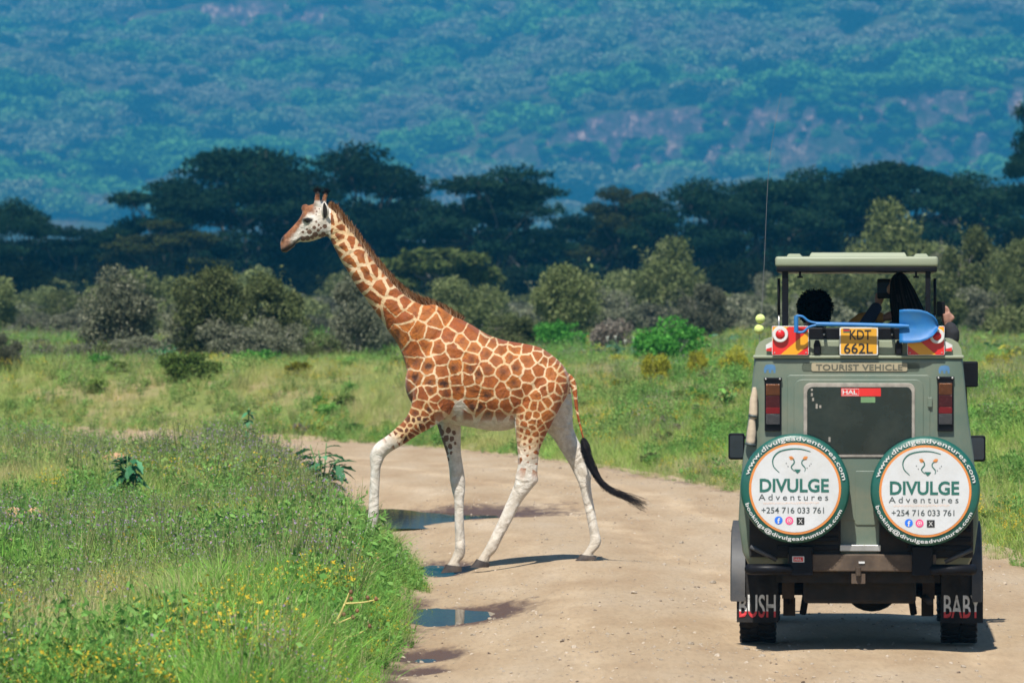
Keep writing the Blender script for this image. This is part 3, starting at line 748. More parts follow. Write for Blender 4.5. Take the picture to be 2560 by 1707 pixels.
def tuft(seed, n=34, h=0.26, wd=0.007, spread=0.11, lean=0.6, curl=0.5, dry=0.12):
    rng = np.random.RandomState(seed); V = []; Q = []; R_ = []
    lv = [0.0, 0.4, 0.75, 1.0]; ww = [1.0, 0.85, 0.5, 0.08]
    for i in range(n):
        a = rng.rand() * 2 * pi; r = spread * sqrt(rng.rand()); b = np.array([r * cos(a), r * sin(a), -0.02])
        a2 = a + rng.normal() * 0.9; hh = h * (0.45 + 0.75 * rng.rand()); ln = lean * (0.2 + rng.rand())
        d = np.array([cos(a2), sin(a2), 0.0]); s = np.array([-sin(a2), cos(a2), 0.0])
        t = rng.rand() * 2 * pi; s = s * cos(t) * 0.8 + d * sin(t) * 0.4 + s * 0.2
        w_ = wd * (0.6 + 0.8 * rng.rand()); k = len(V); kk = rng.rand()
        for l, q in zip(lv, ww):
            c = b + np.array([0, 0, hh * l * (1 - 0.25 * curl * l * l)]) + d * hh * ln * (l ** 1.7)
            V += [c - s * w_ * q * 0.5, c + s * w_ * q * 0.5]
        for j in range(3): Q.append((k + 2 * j, k + 2 * j + 1, k + 2 * j + 3, k + 2 * j + 2)); R_.append(min(1, kk * 0.8 if rng.rand() > dry else 0.8 + 0.2 * kk))
    return np_mesh('tuft', np.array(V), np.array(Q), False, {'lr': ('FACE', np.array(R_))})

def herb(seed, n=60, h=0.24, ln=0.045, wd=0.022, spread=0.12, top=0.0, stalks=8, leafup=0.5, size_top=1.0):
    """small leafy weed: thin stalks with leaves; with top > 0 the share near the tips gets lr above 0.9 (flowers)"""
    rng = np.random.RandomState(seed); parts = []
    for i in range(stalks):
        a = rng.rand() * 2 * pi; r = spread * 0.3 * rng.rand(); e = np.array([cos(a), sin(a), 0]) * spread * (0.3 + 0.9 * rng.rand()); hh = h * (0.55 + 0.6 * rng.rand())
        p0 = np.array([r * cos(a), r * sin(a), -0.02]); p1 = p0 + e + np.array([0, 0, hh])
        s = np.array([-sin(a), cos(a), 0]) * 0.0022
        parts.append((np.array([p0 - s, p0 + s, p1 + s, p1 - s]), np.array([[0, 1, 2, 3]]), np.array([0.25])))
        m = n // stalks; t = rng.rand(m) ** 0.8; P = p0 + (p1 - p0) * t[:, None] + rng.normal(size=(m, 3)) * 0.022
        lr = rng.rand(m) * 0.75
        parts.append(leaf_cloud(P, ln, wd, rng, leafup, lr))
        if top > 0:
            m2 = max(1, int(m * top)); P = p1 + rng.normal(size=(m2, 3)) * 0.02
            parts.append(leaf_cloud(P, ln * 0.7 * size_top, wd * 1.1 * size_top, rng, 0.4, np.full(m2, 0.97)))
    V, Q, R_ = merge(parts)
    return np_mesh('herb', V, Q, False, {'lr': ('FACE', R_)})

DRY = (0.55, 0.49, 0.20)
M_GR1 = leaf_mat('green_grass', (0.17, 0.30, 0.045), (0.33, 0.475, 0.10), (0.62, 0.56, 0.28), 0.5, DRY)
M_GR2 = leaf_mat('lush_grass', (0.13, 0.33, 0.05), (0.25, 0.50, 0.085), (0.45, 0.57, 0.17), 0.5, DRY)
M_GR3 = leaf_mat('straw_grass', (0.42, 0.38, 0.18), (0.62, 0.53, 0.30), (0.75, 0.65, 0.43), 0.46, DRY)
M_HB1 = leaf_mat('broad_weed', (0.09, 0.22, 0.045), (0.17, 0.35, 0.08), (0.32, 0.46, 0.15), 0.42, DRY)
def flower_mat(name, leafc, flower):
    m, nt, out = new_mat(name); L = nt.links
    at = N(nt, 'ShaderNodeAttribute', attribute_name='lr')
    r = ramp(nt, [(0.0, tuple(c * 0.6 for c in leafc)), (0.8, tuple(c * 1.5 for c in leafc)), (0.9, flower)]); L.new(at.outputs['Fac'], r.inputs[0])
    d = N(nt, 'ShaderNodeBsdfDiffuse'); t = N(nt, 'ShaderNodeBsdfTranslucent'); L.new(r.outputs[0], d.inputs[0]); L.new(r.outputs[0], t.inputs[0])
    ms = N(nt, 'ShaderNodeMixShader', i_Fac=0.35); L.new(d.outputs[0], ms.inputs[1]); L.new(t.outputs[0], ms.inputs[2]); L.new(ms.outputs[0], out.inputs[0]); return m
M_FLY = flower_mat('yellow_flowers', (0.19, 0.28, 0.06), (0.66, 0.47, 0.05))
M_FLP = flower_mat('purple_flowers', (0.22, 0.29, 0.10), (0.36, 0.26, 0.38))
M_FLB = flower_mat('brown_seed_heads', (0.22, 0.25, 0.09), (0.46, 0.32, 0.20))

GRASS = [(tuft(401, n=28, lean=0.9), M_GR1), (tuft(402, n=20, h=0.22, lean=1.1, wd=0.013), M_GR1), (tuft(403, h=0.28, n=32, lean=0.9), M_GR2), (tuft(404, h=0.19, n=20, lean=1.2, spread=0.13, wd=0.012), M_GR2),
         (tuft(405, h=0.32, n=26, wd=0.005, lean=0.35), M_GR3), (tuft(406, h=0.24, n=30, lean=0.7), M_GR3), (tuft(411, h=0.42, n=14, wd=0.005, lean=0.3), M_GR1)]
HERBS = [(herb(421), M_HB1), (herb(422, 80, 0.18, 0.055, 0.03), M_HB1), (herb(423, 50, 0.26, 0.03, 0.012, top=1.1, size_top=0.95), M_FLY), (herb(424, 40, 0.22, 0.035, 0.014, top=0.8, size_top=0.9), M_FLY),
         (herb(425, 46, 0.36, 0.022, 0.008, 0.14, top=0.8, stalks=12), M_FLP), (herb(426, 40, 0.42, 0.02, 0.007, 0.16, top=0.8, stalks=12), M_FLB), (herb(427, 90, 0.34, 0.05, 0.02, 0.18), M_HB1)]

def scatter_zone(y0, y1, dens, rng, margin=1.18, xlim=None):
    """random ground points inside the (widened) field of view between two distances"""
    hw1 = 0.090 * y1 * margin + 1.0
    n = int((y1 - y0) * 2 * hw1 * dens)
    X = (rng.rand(n) * 2 - 1) * hw1; Y = y0 + (y1 - y0) * rng.rand(n)
    k = np.abs(X) < 0.090 * Y * margin + 1.0
    return X[k], Y[k]

def meadow():
    rng = np.random.RandomState(77); PX = []; PY = []
    for y0, y1, d in ((33, 45, 80), (45, 60, 64), (60, 80, 48), (80, 110, 36), (110, 150, 24), (150, 210, 14), (210, 300, 7), (300, 430, 3)):
        x, y = scatter_zone(y0, y1, d, rng); PX.append(x); PY.append(y)
    X = np.concatenate(PX); Y = np.concatenate(PY)
    dl, dr = road_coords(X, Y)
    out = np.maximum(-dl, -dr)                                   # metres off the road
    keep = out > -0.05 + 0.22 * rng.rand(len(X)) ** 2
    bare = fbm(X * 0.35, Y * 0.12, 61, 4)
    keep &= (rng.rand(len(X)) < np.clip(1.5 - 1.0 * sst(0.62, 0.74, bare), 0.45, 1)) | (out < 1.0)
    # bare scrape on the slope across the road
    sc = np.exp(-((X + 6.6 - (Y - 135) * 0.045) / 0.35) ** 2) * sst(126, 128, Y) * (1 - sst(148, 150, Y))
    keep &= rng.rand(len(X)) > sc * 1.4
    X = X[keep]; Y = Y[keep]; out = out[keep]; left = dl[keep] < 0
    n = len(X); Z = ground_h(X, Y) - 0.01
    lush = fbm(X * 0.5, Y * 0.16, 62, 3); dry = fbm(X * 0.3, Y * 0.10, 63, 3); yel = fbm(X * 0.75, Y * 0.3, 64, 3); pur = fbm(X * 0.45, Y * 0.15, 65, 3); hb = fbm(X * 0.8, Y * 0.28, 66, 3)
    u = rng.rand(n)
    lush = lush + 0.25 * np.exp(-(out / 1.3) ** 2) * left * (Y < 62)
    idx = np.where(u < 0.5, 0, 1)
    idx = np.where(lush + 0.2 * (u - 0.5) > 0.55, np.where(u < 0.5, 2, 3), idx)
    idx = np.where(dry + 0.25 * (u - 0.5) > 0.64 + 0.10 * sst(85, 130, Y), np.where(u < 0.5, 4, 5), idx)
    idx = np.where(rng.rand(n) < 0.05, 6, idx); idx = np.where(rng.rand(n) < 0.08, np.where(u < 0.5, 4, 5), idx)
    v = rng.rand(n)
    idx = np.where((hb > 0.50) & (v < 0.46), np.where(u < 0.4, 7, np.where(u < 0.75, 8, 13)), idx)
    idx = np.where((yel > 0.58) & (v < 0.13), np.where(u < 0.5, 9, 10), idx)
    idx = np.where((v > 0.996), 9, idx)
    mound = np.exp(-((X + 4.2) / 2.2) ** 2 - ((Y - 75) / 7.5) ** 2)
    edge = np.exp(-((out - 0.7) / 0.7) ** 2) * left * sst(56, 62, Y)
    pp = np.clip((pur > 0.58) * 0.16 + 0.20 * mound + 0.20 * edge + 0.010, 0, 0.4)
    idx = np.where(rng.rand(n) < pp, np.where(u < 0.6, 11, np.where(u < 0.85, 12, 7)), idx)
    s = (0.62 + 0.6 * rng.rand(n)) * (1 + 0.45 * sst(0.5, 0.7, lush)) * np.clip(0.45 + out * 0.9, 0.45, 1.0)
    s *= 1.0 + 0.75 * sst(90, 300, Y) + 0.08 * mound
    s *= np.where(left, 0.9, 0.85)
    sc3 = np.stack([s * (1 + 0.8 * sst(90, 300, Y)), s * (1 + 0.8 * sst(90, 300, Y)), s], -1)
    rot = np.stack([rng.normal(size=n) * 0.10, rng.normal(size=n) * 0.10, rng.rand(n) * 6.28], -1)
    tint = np.clip(sst(0.42, 0.75, fbm(X * 0.22, Y * 0.07, 67, 3)) * 0.75 + rng.normal(size=n) * 0.14 - 0.20 * sst(85, 140, Y), 0, 0.8)
    tint = np.where(left & (Y < 60) & (out < 1.5), tint * 0.45, tint)
    g = idx < 7
    instancer('grass', np.stack([X, Y, Z], -1)[g], idx[g], rot[g], sc3[g], tint[g], GRASS, 'sunlit green and straw coloured savanna grass beside the road')
    h = ~g
    instancer('wild_flowers', np.stack([X, Y, Z], -1)[h], idx[h] - 7, rot[h], sc3[h], tint[h] * 0.3, HERBS, 'small weeds with yellow and purple flowers among the grass')
meadow()

def undergrowth():
    rng = np.random.RandomState(81)
    x, y = scatter_zone(170, 400, 0.085, rng)
    k = (fbm(x * 0.08, y * 0.03, 71, 3) > 0.42) & (y > 175 + 40 * rng.rand(len(x))); x = x[k]; y = y[k]; n = len(x)
    s = 0.20 + 0.42 * rng.rand(n) ** 1.5 + 0.15 * sst(200, 300, y)
    instancer('undergrowth', np.stack([x, y, ground_h(x, y) - 0.1], -1), rng.randint(0, 4, n), np.stack([np.zeros(n), np.zeros(n), rng.rand(n) * 6.28], -1), np.stack([s * 1.2, s * 1.2, s], -1), rng.rand(n) * 0.5,
              [(LOWB[0], M_GREY), (LOWB[1], M_OLIVE), (LOWB[2], M_GREY), (BUSH[4], M_OLIVE)], 'low grey green scrub at the foot of the trees')
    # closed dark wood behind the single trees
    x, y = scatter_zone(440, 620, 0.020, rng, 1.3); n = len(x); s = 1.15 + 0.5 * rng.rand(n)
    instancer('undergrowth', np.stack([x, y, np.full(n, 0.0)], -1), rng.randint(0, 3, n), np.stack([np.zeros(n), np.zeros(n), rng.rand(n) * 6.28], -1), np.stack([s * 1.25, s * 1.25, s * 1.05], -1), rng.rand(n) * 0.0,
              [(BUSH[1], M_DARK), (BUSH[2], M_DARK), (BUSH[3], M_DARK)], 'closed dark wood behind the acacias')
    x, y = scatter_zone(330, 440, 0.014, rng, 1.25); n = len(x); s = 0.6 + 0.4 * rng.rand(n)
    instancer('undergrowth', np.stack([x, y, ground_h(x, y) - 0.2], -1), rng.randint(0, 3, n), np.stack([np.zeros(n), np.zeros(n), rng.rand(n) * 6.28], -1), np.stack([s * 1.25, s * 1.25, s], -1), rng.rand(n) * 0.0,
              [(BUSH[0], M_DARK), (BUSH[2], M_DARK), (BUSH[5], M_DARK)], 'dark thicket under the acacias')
undergrowth()

def weeds():
    """knee-high weed clumps all over the meadow"""
    rng = np.random.RandomState(83); PX = []; PY = []
    for y0, y1, d in ((40, 75, 0.55), (75, 130, 0.9), (130, 235, 0.62)):
        x, y = scatter_zone(y0, y1, d, rng); PX.append(x); PY.append(y)
    x = np.concatenate(PX); y = np.concatenate(PY); dl, dr = road_coords(x, y); out = np.maximum(-dl, -dr)
    k = (out > 0.5) & (fbm(x * 0.3, y * 0.08, 76, 3) + 0.25 * (rng.rand(len(x)) - 0.5) > 0.47); x = x[k]; y = y[k]; n = len(x)
    s = (0.022 + 0.040 * rng.rand(n) ** 2.0) * (1 + 1.3 * sst(60, 170, y))
    idx = rng.choice(6, n, p=[.40, .14, .14, .10, .08, .14])
    instancer('wild_flowers', np.stack([x, y, ground_h(x, y) - 0.03], -1), idx, np.stack([np.zeros(n), np.zeros(n), rng.rand(n) * 6.28], -1), np.stack([s * 1.35, s * 1.35, s * 0.9], -1), np.zeros(n),
              [(WEEDB[0], M_WEED), (WEEDB[1], M_OLIVE), (WEEDB[2], M_GREEN), (WEEDB[0].copy(), M_YEL), (WEEDB[1].copy(), M_DEAD), (WEEDB[2].copy(), M_HB1)], 'knee high green, yellow and dry weeds all over the meadow')
WEEDB = [bush_mesh(221 + i, 9, 900, 0.42, 0.20, 4.0, 3.0) for i in range(3)]
weeds()

def hill_wood():
    rng = np.random.RandomState(91)
    def clump(seed, r, n=560):
        g = np.random.RandomState(seed); parts = []
        for i in range(7):
            a = g.rand() * 6.28; q = r * 0.55 * sqrt(g.rand()); c = (q * cos(a), q * sin(a), r * (0.55 + 0.35 * g.rand()))
            P = ball_pts(n // 7, c, (r * 0.5, r * 0.5, r * 0.38), g, 0.7)
            parts.append(leaf_cloud(P, r * 0.20, r * 0.15, g, 0.6, np.clip(g.normal(0.45 + 0.25 * (g.rand() - 0.5), 0.10, n // 7), 0, 1)))
        V, Q, R_ = merge(parts); return np_mesh('crown', V, Q, False, {'lr': ('FACE', R_)})
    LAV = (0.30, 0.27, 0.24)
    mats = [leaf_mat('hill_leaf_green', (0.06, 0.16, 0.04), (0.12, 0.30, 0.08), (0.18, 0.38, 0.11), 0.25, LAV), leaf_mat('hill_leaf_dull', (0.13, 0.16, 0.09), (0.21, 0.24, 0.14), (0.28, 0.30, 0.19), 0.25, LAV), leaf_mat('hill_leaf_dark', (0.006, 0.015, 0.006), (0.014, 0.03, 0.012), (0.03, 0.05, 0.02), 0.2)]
    src = [(clump(601, 3.6), mats[0]), (clump(602, 3.0), mats[1]), (clump(603, 4.2), mats[0]), (clump(604, 4.0), mats[2])]
    n = 19000
    x = (rng.rand(n) * 2 - 1) * 275 * HS; y = (1640 + rng.rand(n) * 720) * HS
    k = np.abs(x) < 0.125 * y; x = x[k]; y = y[k]
    e = 4.0; sl = (hill_h(x, y + e) - hill_h(x, y - e)) / (2 * e)
    dens = fbm(x * 0.02 / HS, y * 0.03 / HS, 72, 3)
    k = rng.rand(len(x)) < np.where(sl > 0.5, 0.12, np.clip(0.55 + 1.1 * (dens - 0.35), 0.3, 1.0)); x = x[k]; y = y[k]; sl = sl[k]; n = len(x)
    pat = fbm(x * 0.03 / HS, y * 0.05 / HS, 74, 3); idx = np.where(pat + 0.3 * (rng.rand(n) - 0.5) > 0.5, 0, 1); idx = np.where((pat > 0.45) & (rng.rand(n) < 0.25), 2, idx); idx = np.where(rng.rand(n) < 0.05 + 0.22 * sst(0.52, 0.68, fbm(x * 0.05 / HS, y * 0.08 / HS, 75, 3)), 3, idx)
    s = (0.65 + 1.3 * rng.rand(n) ** 2.2) * HS; s = np.where(sl > 0.5, s * 0.55, s); s = np.where(idx == 3, s * 0.9, s)
    band = fbm(x * 0.008 / HS, y * 0.02 / HS, 73, 3)
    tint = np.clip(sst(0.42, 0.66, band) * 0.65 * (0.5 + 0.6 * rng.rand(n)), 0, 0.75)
    # trees and bushes clinging to the rock faces
    m = 30000; cx = (rng.rand(m) * 340 - 60) * HS; cyy = (1735 + rng.rand(m) * 75) * HS
    cs = (hill_h(cx, cyy + e) - hill_h(cx, cyy - e)) / (2 * e); kk = (cs > 0.55) & (fbm(cx * 0.05 / HS, cyy * 0.22 / HS, 78, 3) + 0.25 * (rng.rand(m) - 0.5) > 0.60); cx = cx[kk]; cyy = cyy[kk]; m = len(cx)
    x = np.r_[x, cx]; y = np.r_[y, cyy]; idx = np.r_[idx, rng.choice(4, m, p=[.4, .2, .15, .25])]; s = np.r_[s, (0.3 + 0.45 * rng.rand(m)) * HS]; tint = np.r_[tint, np.zeros(m)]; n = len(x); print('cliff bushes', m)
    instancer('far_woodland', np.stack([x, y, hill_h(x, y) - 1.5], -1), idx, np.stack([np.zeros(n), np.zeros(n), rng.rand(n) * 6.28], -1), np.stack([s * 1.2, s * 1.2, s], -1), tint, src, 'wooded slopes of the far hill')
hill_wood()

def gravel():
    rng = np.random.RandomState(95); src = []
    for k in range(4):
        bm = bmesh.new(); bmesh.ops.create_icosphere(bm, subdivisions=2, radius=1.0); g = np.random.RandomState(700 + k)
        for v in bm.verts: v.co *= 0.75 + 0.5 * g.rand(); v.co.z *= 0.6
        me = bpy.data.meshes.new('stone'); bm.to_mesh(me); bm.free(); src.append((me, pm('pebble', [(0.30, 0.25, 0.19), (0.40, 0.33, 0.25), (0.20, 0.16, 0.12), (0.12, 0.085, 0.06)][k], 0.9, var=0.3, scale=2.0)))
    X = rng.rand(14000) * 7 - 1.2; Y = 36 + rng.rand(14000) ** 1.3 * 60
    dl, dr = road_coords(X, Y); edge = np.minimum(dl, dr)
    keep = (edge > 0.05) & (rng.rand(len(X)) < 0.25 + 0.75 * sst(0.5, 0.7, fbm(X * 1.2, Y * 0.4, 96, 3)) + 0.5 * np.exp(-(edge / 0.5) ** 2)); X = X[keep]; Y = Y[keep]; n = len(X)
    s = 0.004 + 0.011 * rng.rand(n) ** 4; s = np.where(rng.rand(n) < 0.006, s + 0.016, s); idx = rng.choice(4, n, p=[.42, .38, .14, .06])
    instancer('gravel', np.stack([X, Y, ground_h(X, Y) + 0.004 + s * 0.2], -1), idx, rng.rand(n, 3) * np.array([0.5, 0.5, 6.28]), np.stack([s, s, s], -1), np.zeros(n), src, 'loose pebbles and clods scattered over the dirt road')
gravel()

# ------------------------------------------------------------------ single plants
M_DAT = leaf_mat('thorn_apple_leaf', (0.025, 0.10, 0.045), (0.055, 0.19, 0.085), (0.12, 0.28, 0.15), 0.25)
M_DATG = leaf_mat('grey_thorn_apple_leaf', (0.06, 0.16, 0.10), (0.11, 0.25, 0.17), (0.22, 0.36, 0.27), 0.25)
M_STALK = pm('green_stalk', (0.10, 0.20, 0.06), 0.7)
M_DSTALK = pm('straw_stalk', (0.50, 0.42, 0.13), 0.7, var=0.3, scale=12)
M_SEED = pm('brown_seed_pod', (0.17, 0.075, 0.03), 0.7, var=0.4, scale=30)
M_CLAY = pm('orange_clay', (0.50, 0.27, 0.15), 0.95, var=0.3, scale=8, bump=0.6, bscale=25)
M_WHITEF = pm('white_flower', (0.75, 0.74, 0.66), 0.6)

def lobed_leaf(L_, W_, droop, seed):
    """one toothed leaf along +x, folded and drooping, as a strip of quads"""
    g = random.Random(seed); n = 7; vs = []; fs = []
    for i in range(n + 1):
        t = i / n; w_ = W_ * (sin(pi * min(1, t * 0.92 + 0.06)) ** 0.8) * (1.0 if i % 2 else 0.62) * (0.9 + 0.2 * g.random())
        x = L_ * t; z = -droop * L_ * t * t
        vs += [(x + 0.1 * w_, w_ * 0.5, z + 0.12 * w_), (x, 0, z), (x + 0.1 * w_, -w_ * 0.5, z + 0.12 * w_)]
    for i in range(n):
        b = 3 * i; fs += [(b, b + 1, b + 4, b + 3), (b + 1, b + 2, b + 5, b + 4)]
    return vs, fs
LEAFME = []
for k in range(4):
    v, f = lobed_leaf(1.0, 0.55, 0.25 + 0.12 * k, k)
    LEAFME.append(np_mesh('leaf', np.array(v), np.array(f), True, {'lr': ('FACE', np.full(len(f), 0.2 + 0.2 * k))}))

def leafy_plant(name, label, X, Y, h, spread, leafl, nst, nleaf, mat, seed, flowers=0, z=None):
    g = random.Random(seed); z0 = gh(X, Y) if z is None else z
    root = empty(name, (X, Y, z0 - 0.02), g.random() * 6.28); tag(root, label, 'plant', 'broad leaved plants in the meadow')
    for s in range(nst):
        a = g.random() * 6.28; e = Vector((cos(a), sin(a), 0)) * spread * (0.25 + 0.75 * g.random()); hh = h * (0.6 + 0.4 * g.random())
        pts = [Vector((0, 0, 0)), e * 0.35 + Vector((0, 0, hh * 0.5)), e + Vector((0, 0, hh))]
        pts = [Vector(p) for p in catmull(pts, 4)]
        MB().tube(pts, np.linspace(0.016, 0.007, len(pts)), 6).build('stem', M_STALK, root, True)
        for k in range(nleaf):
            t = 0.35 + 0.65 * (k + g.random()) / nleaf; p = pts[min(int(t * (len(pts) - 1)), len(pts) - 1)]
            l = leafl * (0.6 + 0.6 * g.random())
            add('leaf', LEAFME[g.randrange(4)], mat, root, loc=p, rot=(g.uniform(-0.4, 0.4), g.uniform(-0.7, 0.25), a + g.uniform(-1.7, 1.7)), scl=(l, l, l))
    for k in range(flowers):
        a = g.random() * 6.28; p = Vector((cos(a) * spread * 0.9, sin(a) * spread * 0.9, h * (0.75 + 0.3 * g.random())))
        MB().lathe([(0.006, 0), (0.012, 0.05), (0.04, 0.09), (0.042, 0.092), (0.01, 0.05)], 'z', p, 8).build('flower', M_WHITEF, root, True)
    return root
def at(x, y, D): return ((x - 1280) / F * D, D)
leafy_plant('thorn_apple', 'dark green thorn apple with big toothed leaves at the verge left of the giraffe foreleg', *at(808, 1190, 73), 0.80, 0.20, 0.26, 11, 8, M_DAT, 1)
leafy_plant('thorn_apple', 'green thorn apple with leaf rosette and pale stem on the left verge', *at(322, 1250, 66), 0.66, 0.15, 0.19, 8, 8, M_DAT, 2)
leafy_plant('tall_weed', 'tall lone weed standing up against the bend of the road', *at(620, 1100, 78), 0.98, 0.12, 0.12, 3, 9, M_DAT, 3)
leafy_plant('thorn_apple', 'dark weed clump on the rise above the left verge', *at(405, 1010, 122), 0.62, 0.45, 0.19, 9, 6, M_DAT, 4)
leafy_plant('thorn_apple', 'grey green thorn apple with white flowers on the bank right of the giraffe', *at(1560, 1000, 138), 0.62, 0.50, 0.28, 9, 6, M_DATG, 5, 4)
leafy_plant('thorn_apple', 'blue green thorn apple low on the far bank near the dead bush', *at(1478, 920, 210), 0.55, 0.60, 0.30, 9, 6, M_DATG, 6)
leafy_plant('thorn_apple', 'blue green thorn apple on the bank left of the vehicle roof', *at(1810, 940, 175), 0.55, 0.65, 0.30, 9, 6, M_DATG, 7)
leafy_plant('thorn_apple', 'dark leafy weed right beside the vehicle at window height', *at(2465, 960, 135), 0.5, 0.4, 0.24, 8, 6, M_DAT, 8)
leafy_plant('thorn_apple', 'yellowing leafy weed at the right edge of the picture', *at(2535, 960, 128), 0.5, 0.4, 0.24, 8, 6, M_YEL, 9)
leafy_plant('broad_weed', 'green broad leaved weed low in the grass of the near verge', *at(455, 1470, 45.6), 0.28, 0.16, 0.14, 6, 5, M_HB1, 10)
leafy_plant('broad_weed', 'green leafy weed in the grass near the puddles', *at(810, 1400, 50), 0.34, 0.10, 0.10, 4, 7, M_HB1, 11)
leafy_plant('tall_weed', 'brownish weed with dark leaves on the bank left of the vehicle mirror', *at(1815, 1090, 96), 0.45, 0.25, 0.14, 7, 7, M_HB1, 12)
leafy_plant('broad_weed', 'dark leaved weed low in the grass near the left edge', *at(90, 1300, 60), 0.16, 0.22, 0.2, 5, 5, M_DAT, 13)

def pod_plant():
    """bent straw-coloured stalk with round seed pods in the near grass"""
    D = 40.3; root = empty('seed_pod_stalk', (*at(800, 1590, D), gh(*at(800, 1590, D))), 0); tag(root, 'bent straw coloured stalk with round brown pods in the near grass', 'plant')
    o = root.location
    def q(x, y, dy=0.0): return px(x, y, D + dy) - o
    base = [q(775, 1640), q(790, 1592), q(825, 1568), q(845, 1545), q(862, 1508)]
    b1 = [q(862, 1508), q(885, 1507), q(915, 1504), q(948, 1496)]; b2 = [q(862, 1508), q(868, 1494), q(872, 1482)]
    b3 = [q(825, 1568), q(850, 1555), q(878, 1543)]; b4 = [q(835, 1572), q(858, 1588), q(885, 1590), q(918, 1570)]
    for pts, r in ((base, 0.014), (b1, 0.008), (b2, 0.008), (b3, 0.008), (b4, 0.009)):
        pts = [Vector(p) for p in catmull(pts, 4)]
        MB().tube(pts, np.linspace(r, r * 0.55, len(pts)), 6).build('stalk', M_DSTALK, root, True)
    for (x, y) in ((878, 1497), (940, 1497), (860, 1536), (882, 1543), (893, 1527), (924, 1565), (877, 1480), (919, 1494)):
        c = q(x, y); r = 0.015
        MB().lathe([(0.001, -r), (r * 0.7, -r * 0.7), (r, 0), (r * 0.75, r * 0.7), (r * 0.35, r * 1.15), (0.001, r * 1.3)], 'z', c, 10).build('pod', M_SEED, root, True)
pod_plant()

def clay_lump(label, x, y, D, r, seed):
    X, Y = at(x, y, D); g = np.random.RandomState(seed); bm = bmesh.new(); bmesh.ops.create_icosphere(bm, subdivisions=3, radius=1.0)
    for v in bm.verts:
        k = 0.75 + 0.5 * float(vn(np.array([v.co.x * 2.2 + seed]), np.array([v.co.y * 2.2 + v.co.z * 1.7]), seed)[0]); v.co *= k
        v.co.x *= r; v.co.y *= r; v.co.z *= r * 0.75
    me = bpy.data.meshes.new('clay_lump'); bm.to_mesh(me); bm.free()
    for p in me.polygons: p.use_smooth = True
    return tag(add('clay_lump', me, M_CLAY, loc=(X, Y, gh(X, Y) + r * 0.35)), label, 'clay lump', 'orange earth lumps in the grass')
clay_lump('pale orange earth lump on the rise at the far left', 88, 1085, 98, 0.24, 1)
clay_lump('orange earth lump left of the thorn apple rosette', 288, 1180, 74, 0.20, 2)
clay_lump('large orange earth lump beside yellow flowers at the left edge', 62, 1322, 57, 0.24, 3)
clay_lump('small pale earth lump below the large orange one at the left edge', 52, 1350, 55.5, 0.15, 4)
clay_lump('orange earth lump beyond the far bank, left of the bright green shrub', 308, 918, 205, 0.30, 5)

# ================================================================== THE GIRAFFE
GD = 55.0
def Z3(x, y): return (660 + x / 3.92, 440 + y / 3.92)
def Z4(x, y): return (880 + x / 3.409, 780 + y / 3.409)
def Z5(x, y): return (850 + x / 2.94, 1050 + y / 2.94)
GX0 = (1230 - 1280) / F * GD
def GW(p, yo=0.0):
    return np.array([(p[0] - 1280) / F * GD - GX0, yo, EYE + (HOR - p[1]) / F * GD])

def loft(mb, st, n=24, sub=4, power=1.0):
    """st: (edge point a, edge point b, half depth, offset towards the back)"""
    rows = [np.concatenate([GW(a, yo), GW(b, yo), [hd]]) for a, b, hd, yo in st]
    rows = catmull(rows, sub)
    vs = []; fs = []
    for r in rows:
        a = r[:3]; b = r[3:6]; c = (a + b) / 2; u = (a - b) / 2
        for k in range(n):
            t = 2 * pi * k / n; ct = cos(t); s_ = sin(t)
            ct = math.copysign(abs(ct) ** power, ct); s_ = math.copysign(abs(s_) ** power, s_)
            vs.append(c + u * ct + np.array([0, r[6] * s_, 0]))
    m = len(rows)
    for i in range(m - 1):
        for k in range(n):
            k2 = (k + 1) % n; fs.append((i * n + k, i * n + k2, (i + 1) * n + k2, (i + 1) * n + k))
    fs.append(tuple(range(n))[::-1]); fs.append(tuple((m - 1) * n + k for k in range(n)))
    mb.addv(vs, fs)

def blob(mb, c, r, n=16):
    vs = []; fs = []
    prof = [(sin(pi * i / 10), -cos(pi * i / 10)) for i in range(11)]
    prof[0] = (0.02, -1); prof[-1] = (0.02, 1)
    for k in range(n):
        a = 2 * pi * k / n
        for q, t in prof: vs.append((c[0] + r[0] * q * cos(a), c[1] + r[1] * q * sin(a), c[2] + r[2] * t))
    m = len(prof)
    for k in range(n):
        k2 = (k + 1) % n
        for i in range(m - 1): fs.append((k * m + i, k2 * m + i, k2 * m + i + 1, k * m + i + 1))
    fs.append(tuple(k * m for k in range(n))); fs.append(tuple(k * m + m - 1 for k in range(n))[::-1])
    mb.addv(vs, fs)

def remeshed(name, mb, voxel, smooth=4, fac=0.5):
    me = bpy.data.meshes.new(name + '_raw'); me.from_pydata(mb.v, [], mb.f); me.update()
    bm = bmesh.new(); bm.from_mesh(me); bmesh.ops.recalc_face_normals(bm, faces=bm.faces); bm.to_mesh(me); bm.free()
    o = bpy.data.objects.new(name + '_raw', me); COL.objects.link(o)
    r = o.modifiers.new('r', 'REMESH'); r.mode = 'VOXEL'; r.voxel_size = voxel; r.use_smooth_shade = True
    s = o.modifiers.new('s', 'SMOOTH'); s.factor = fac; s.iterations = smooth
    dg = bpy.context.evaluated_depsgraph_get(); ev = o.evaluated_get(dg)
    out = bpy.data.meshes.new_from_object(ev); out.name = name
    bpy.data.objects.remove(o); bpy.data.meshes.remove(me)
    out.polygons.foreach_set('use_smooth', np.ones(len(out.polygons), bool))
    return out

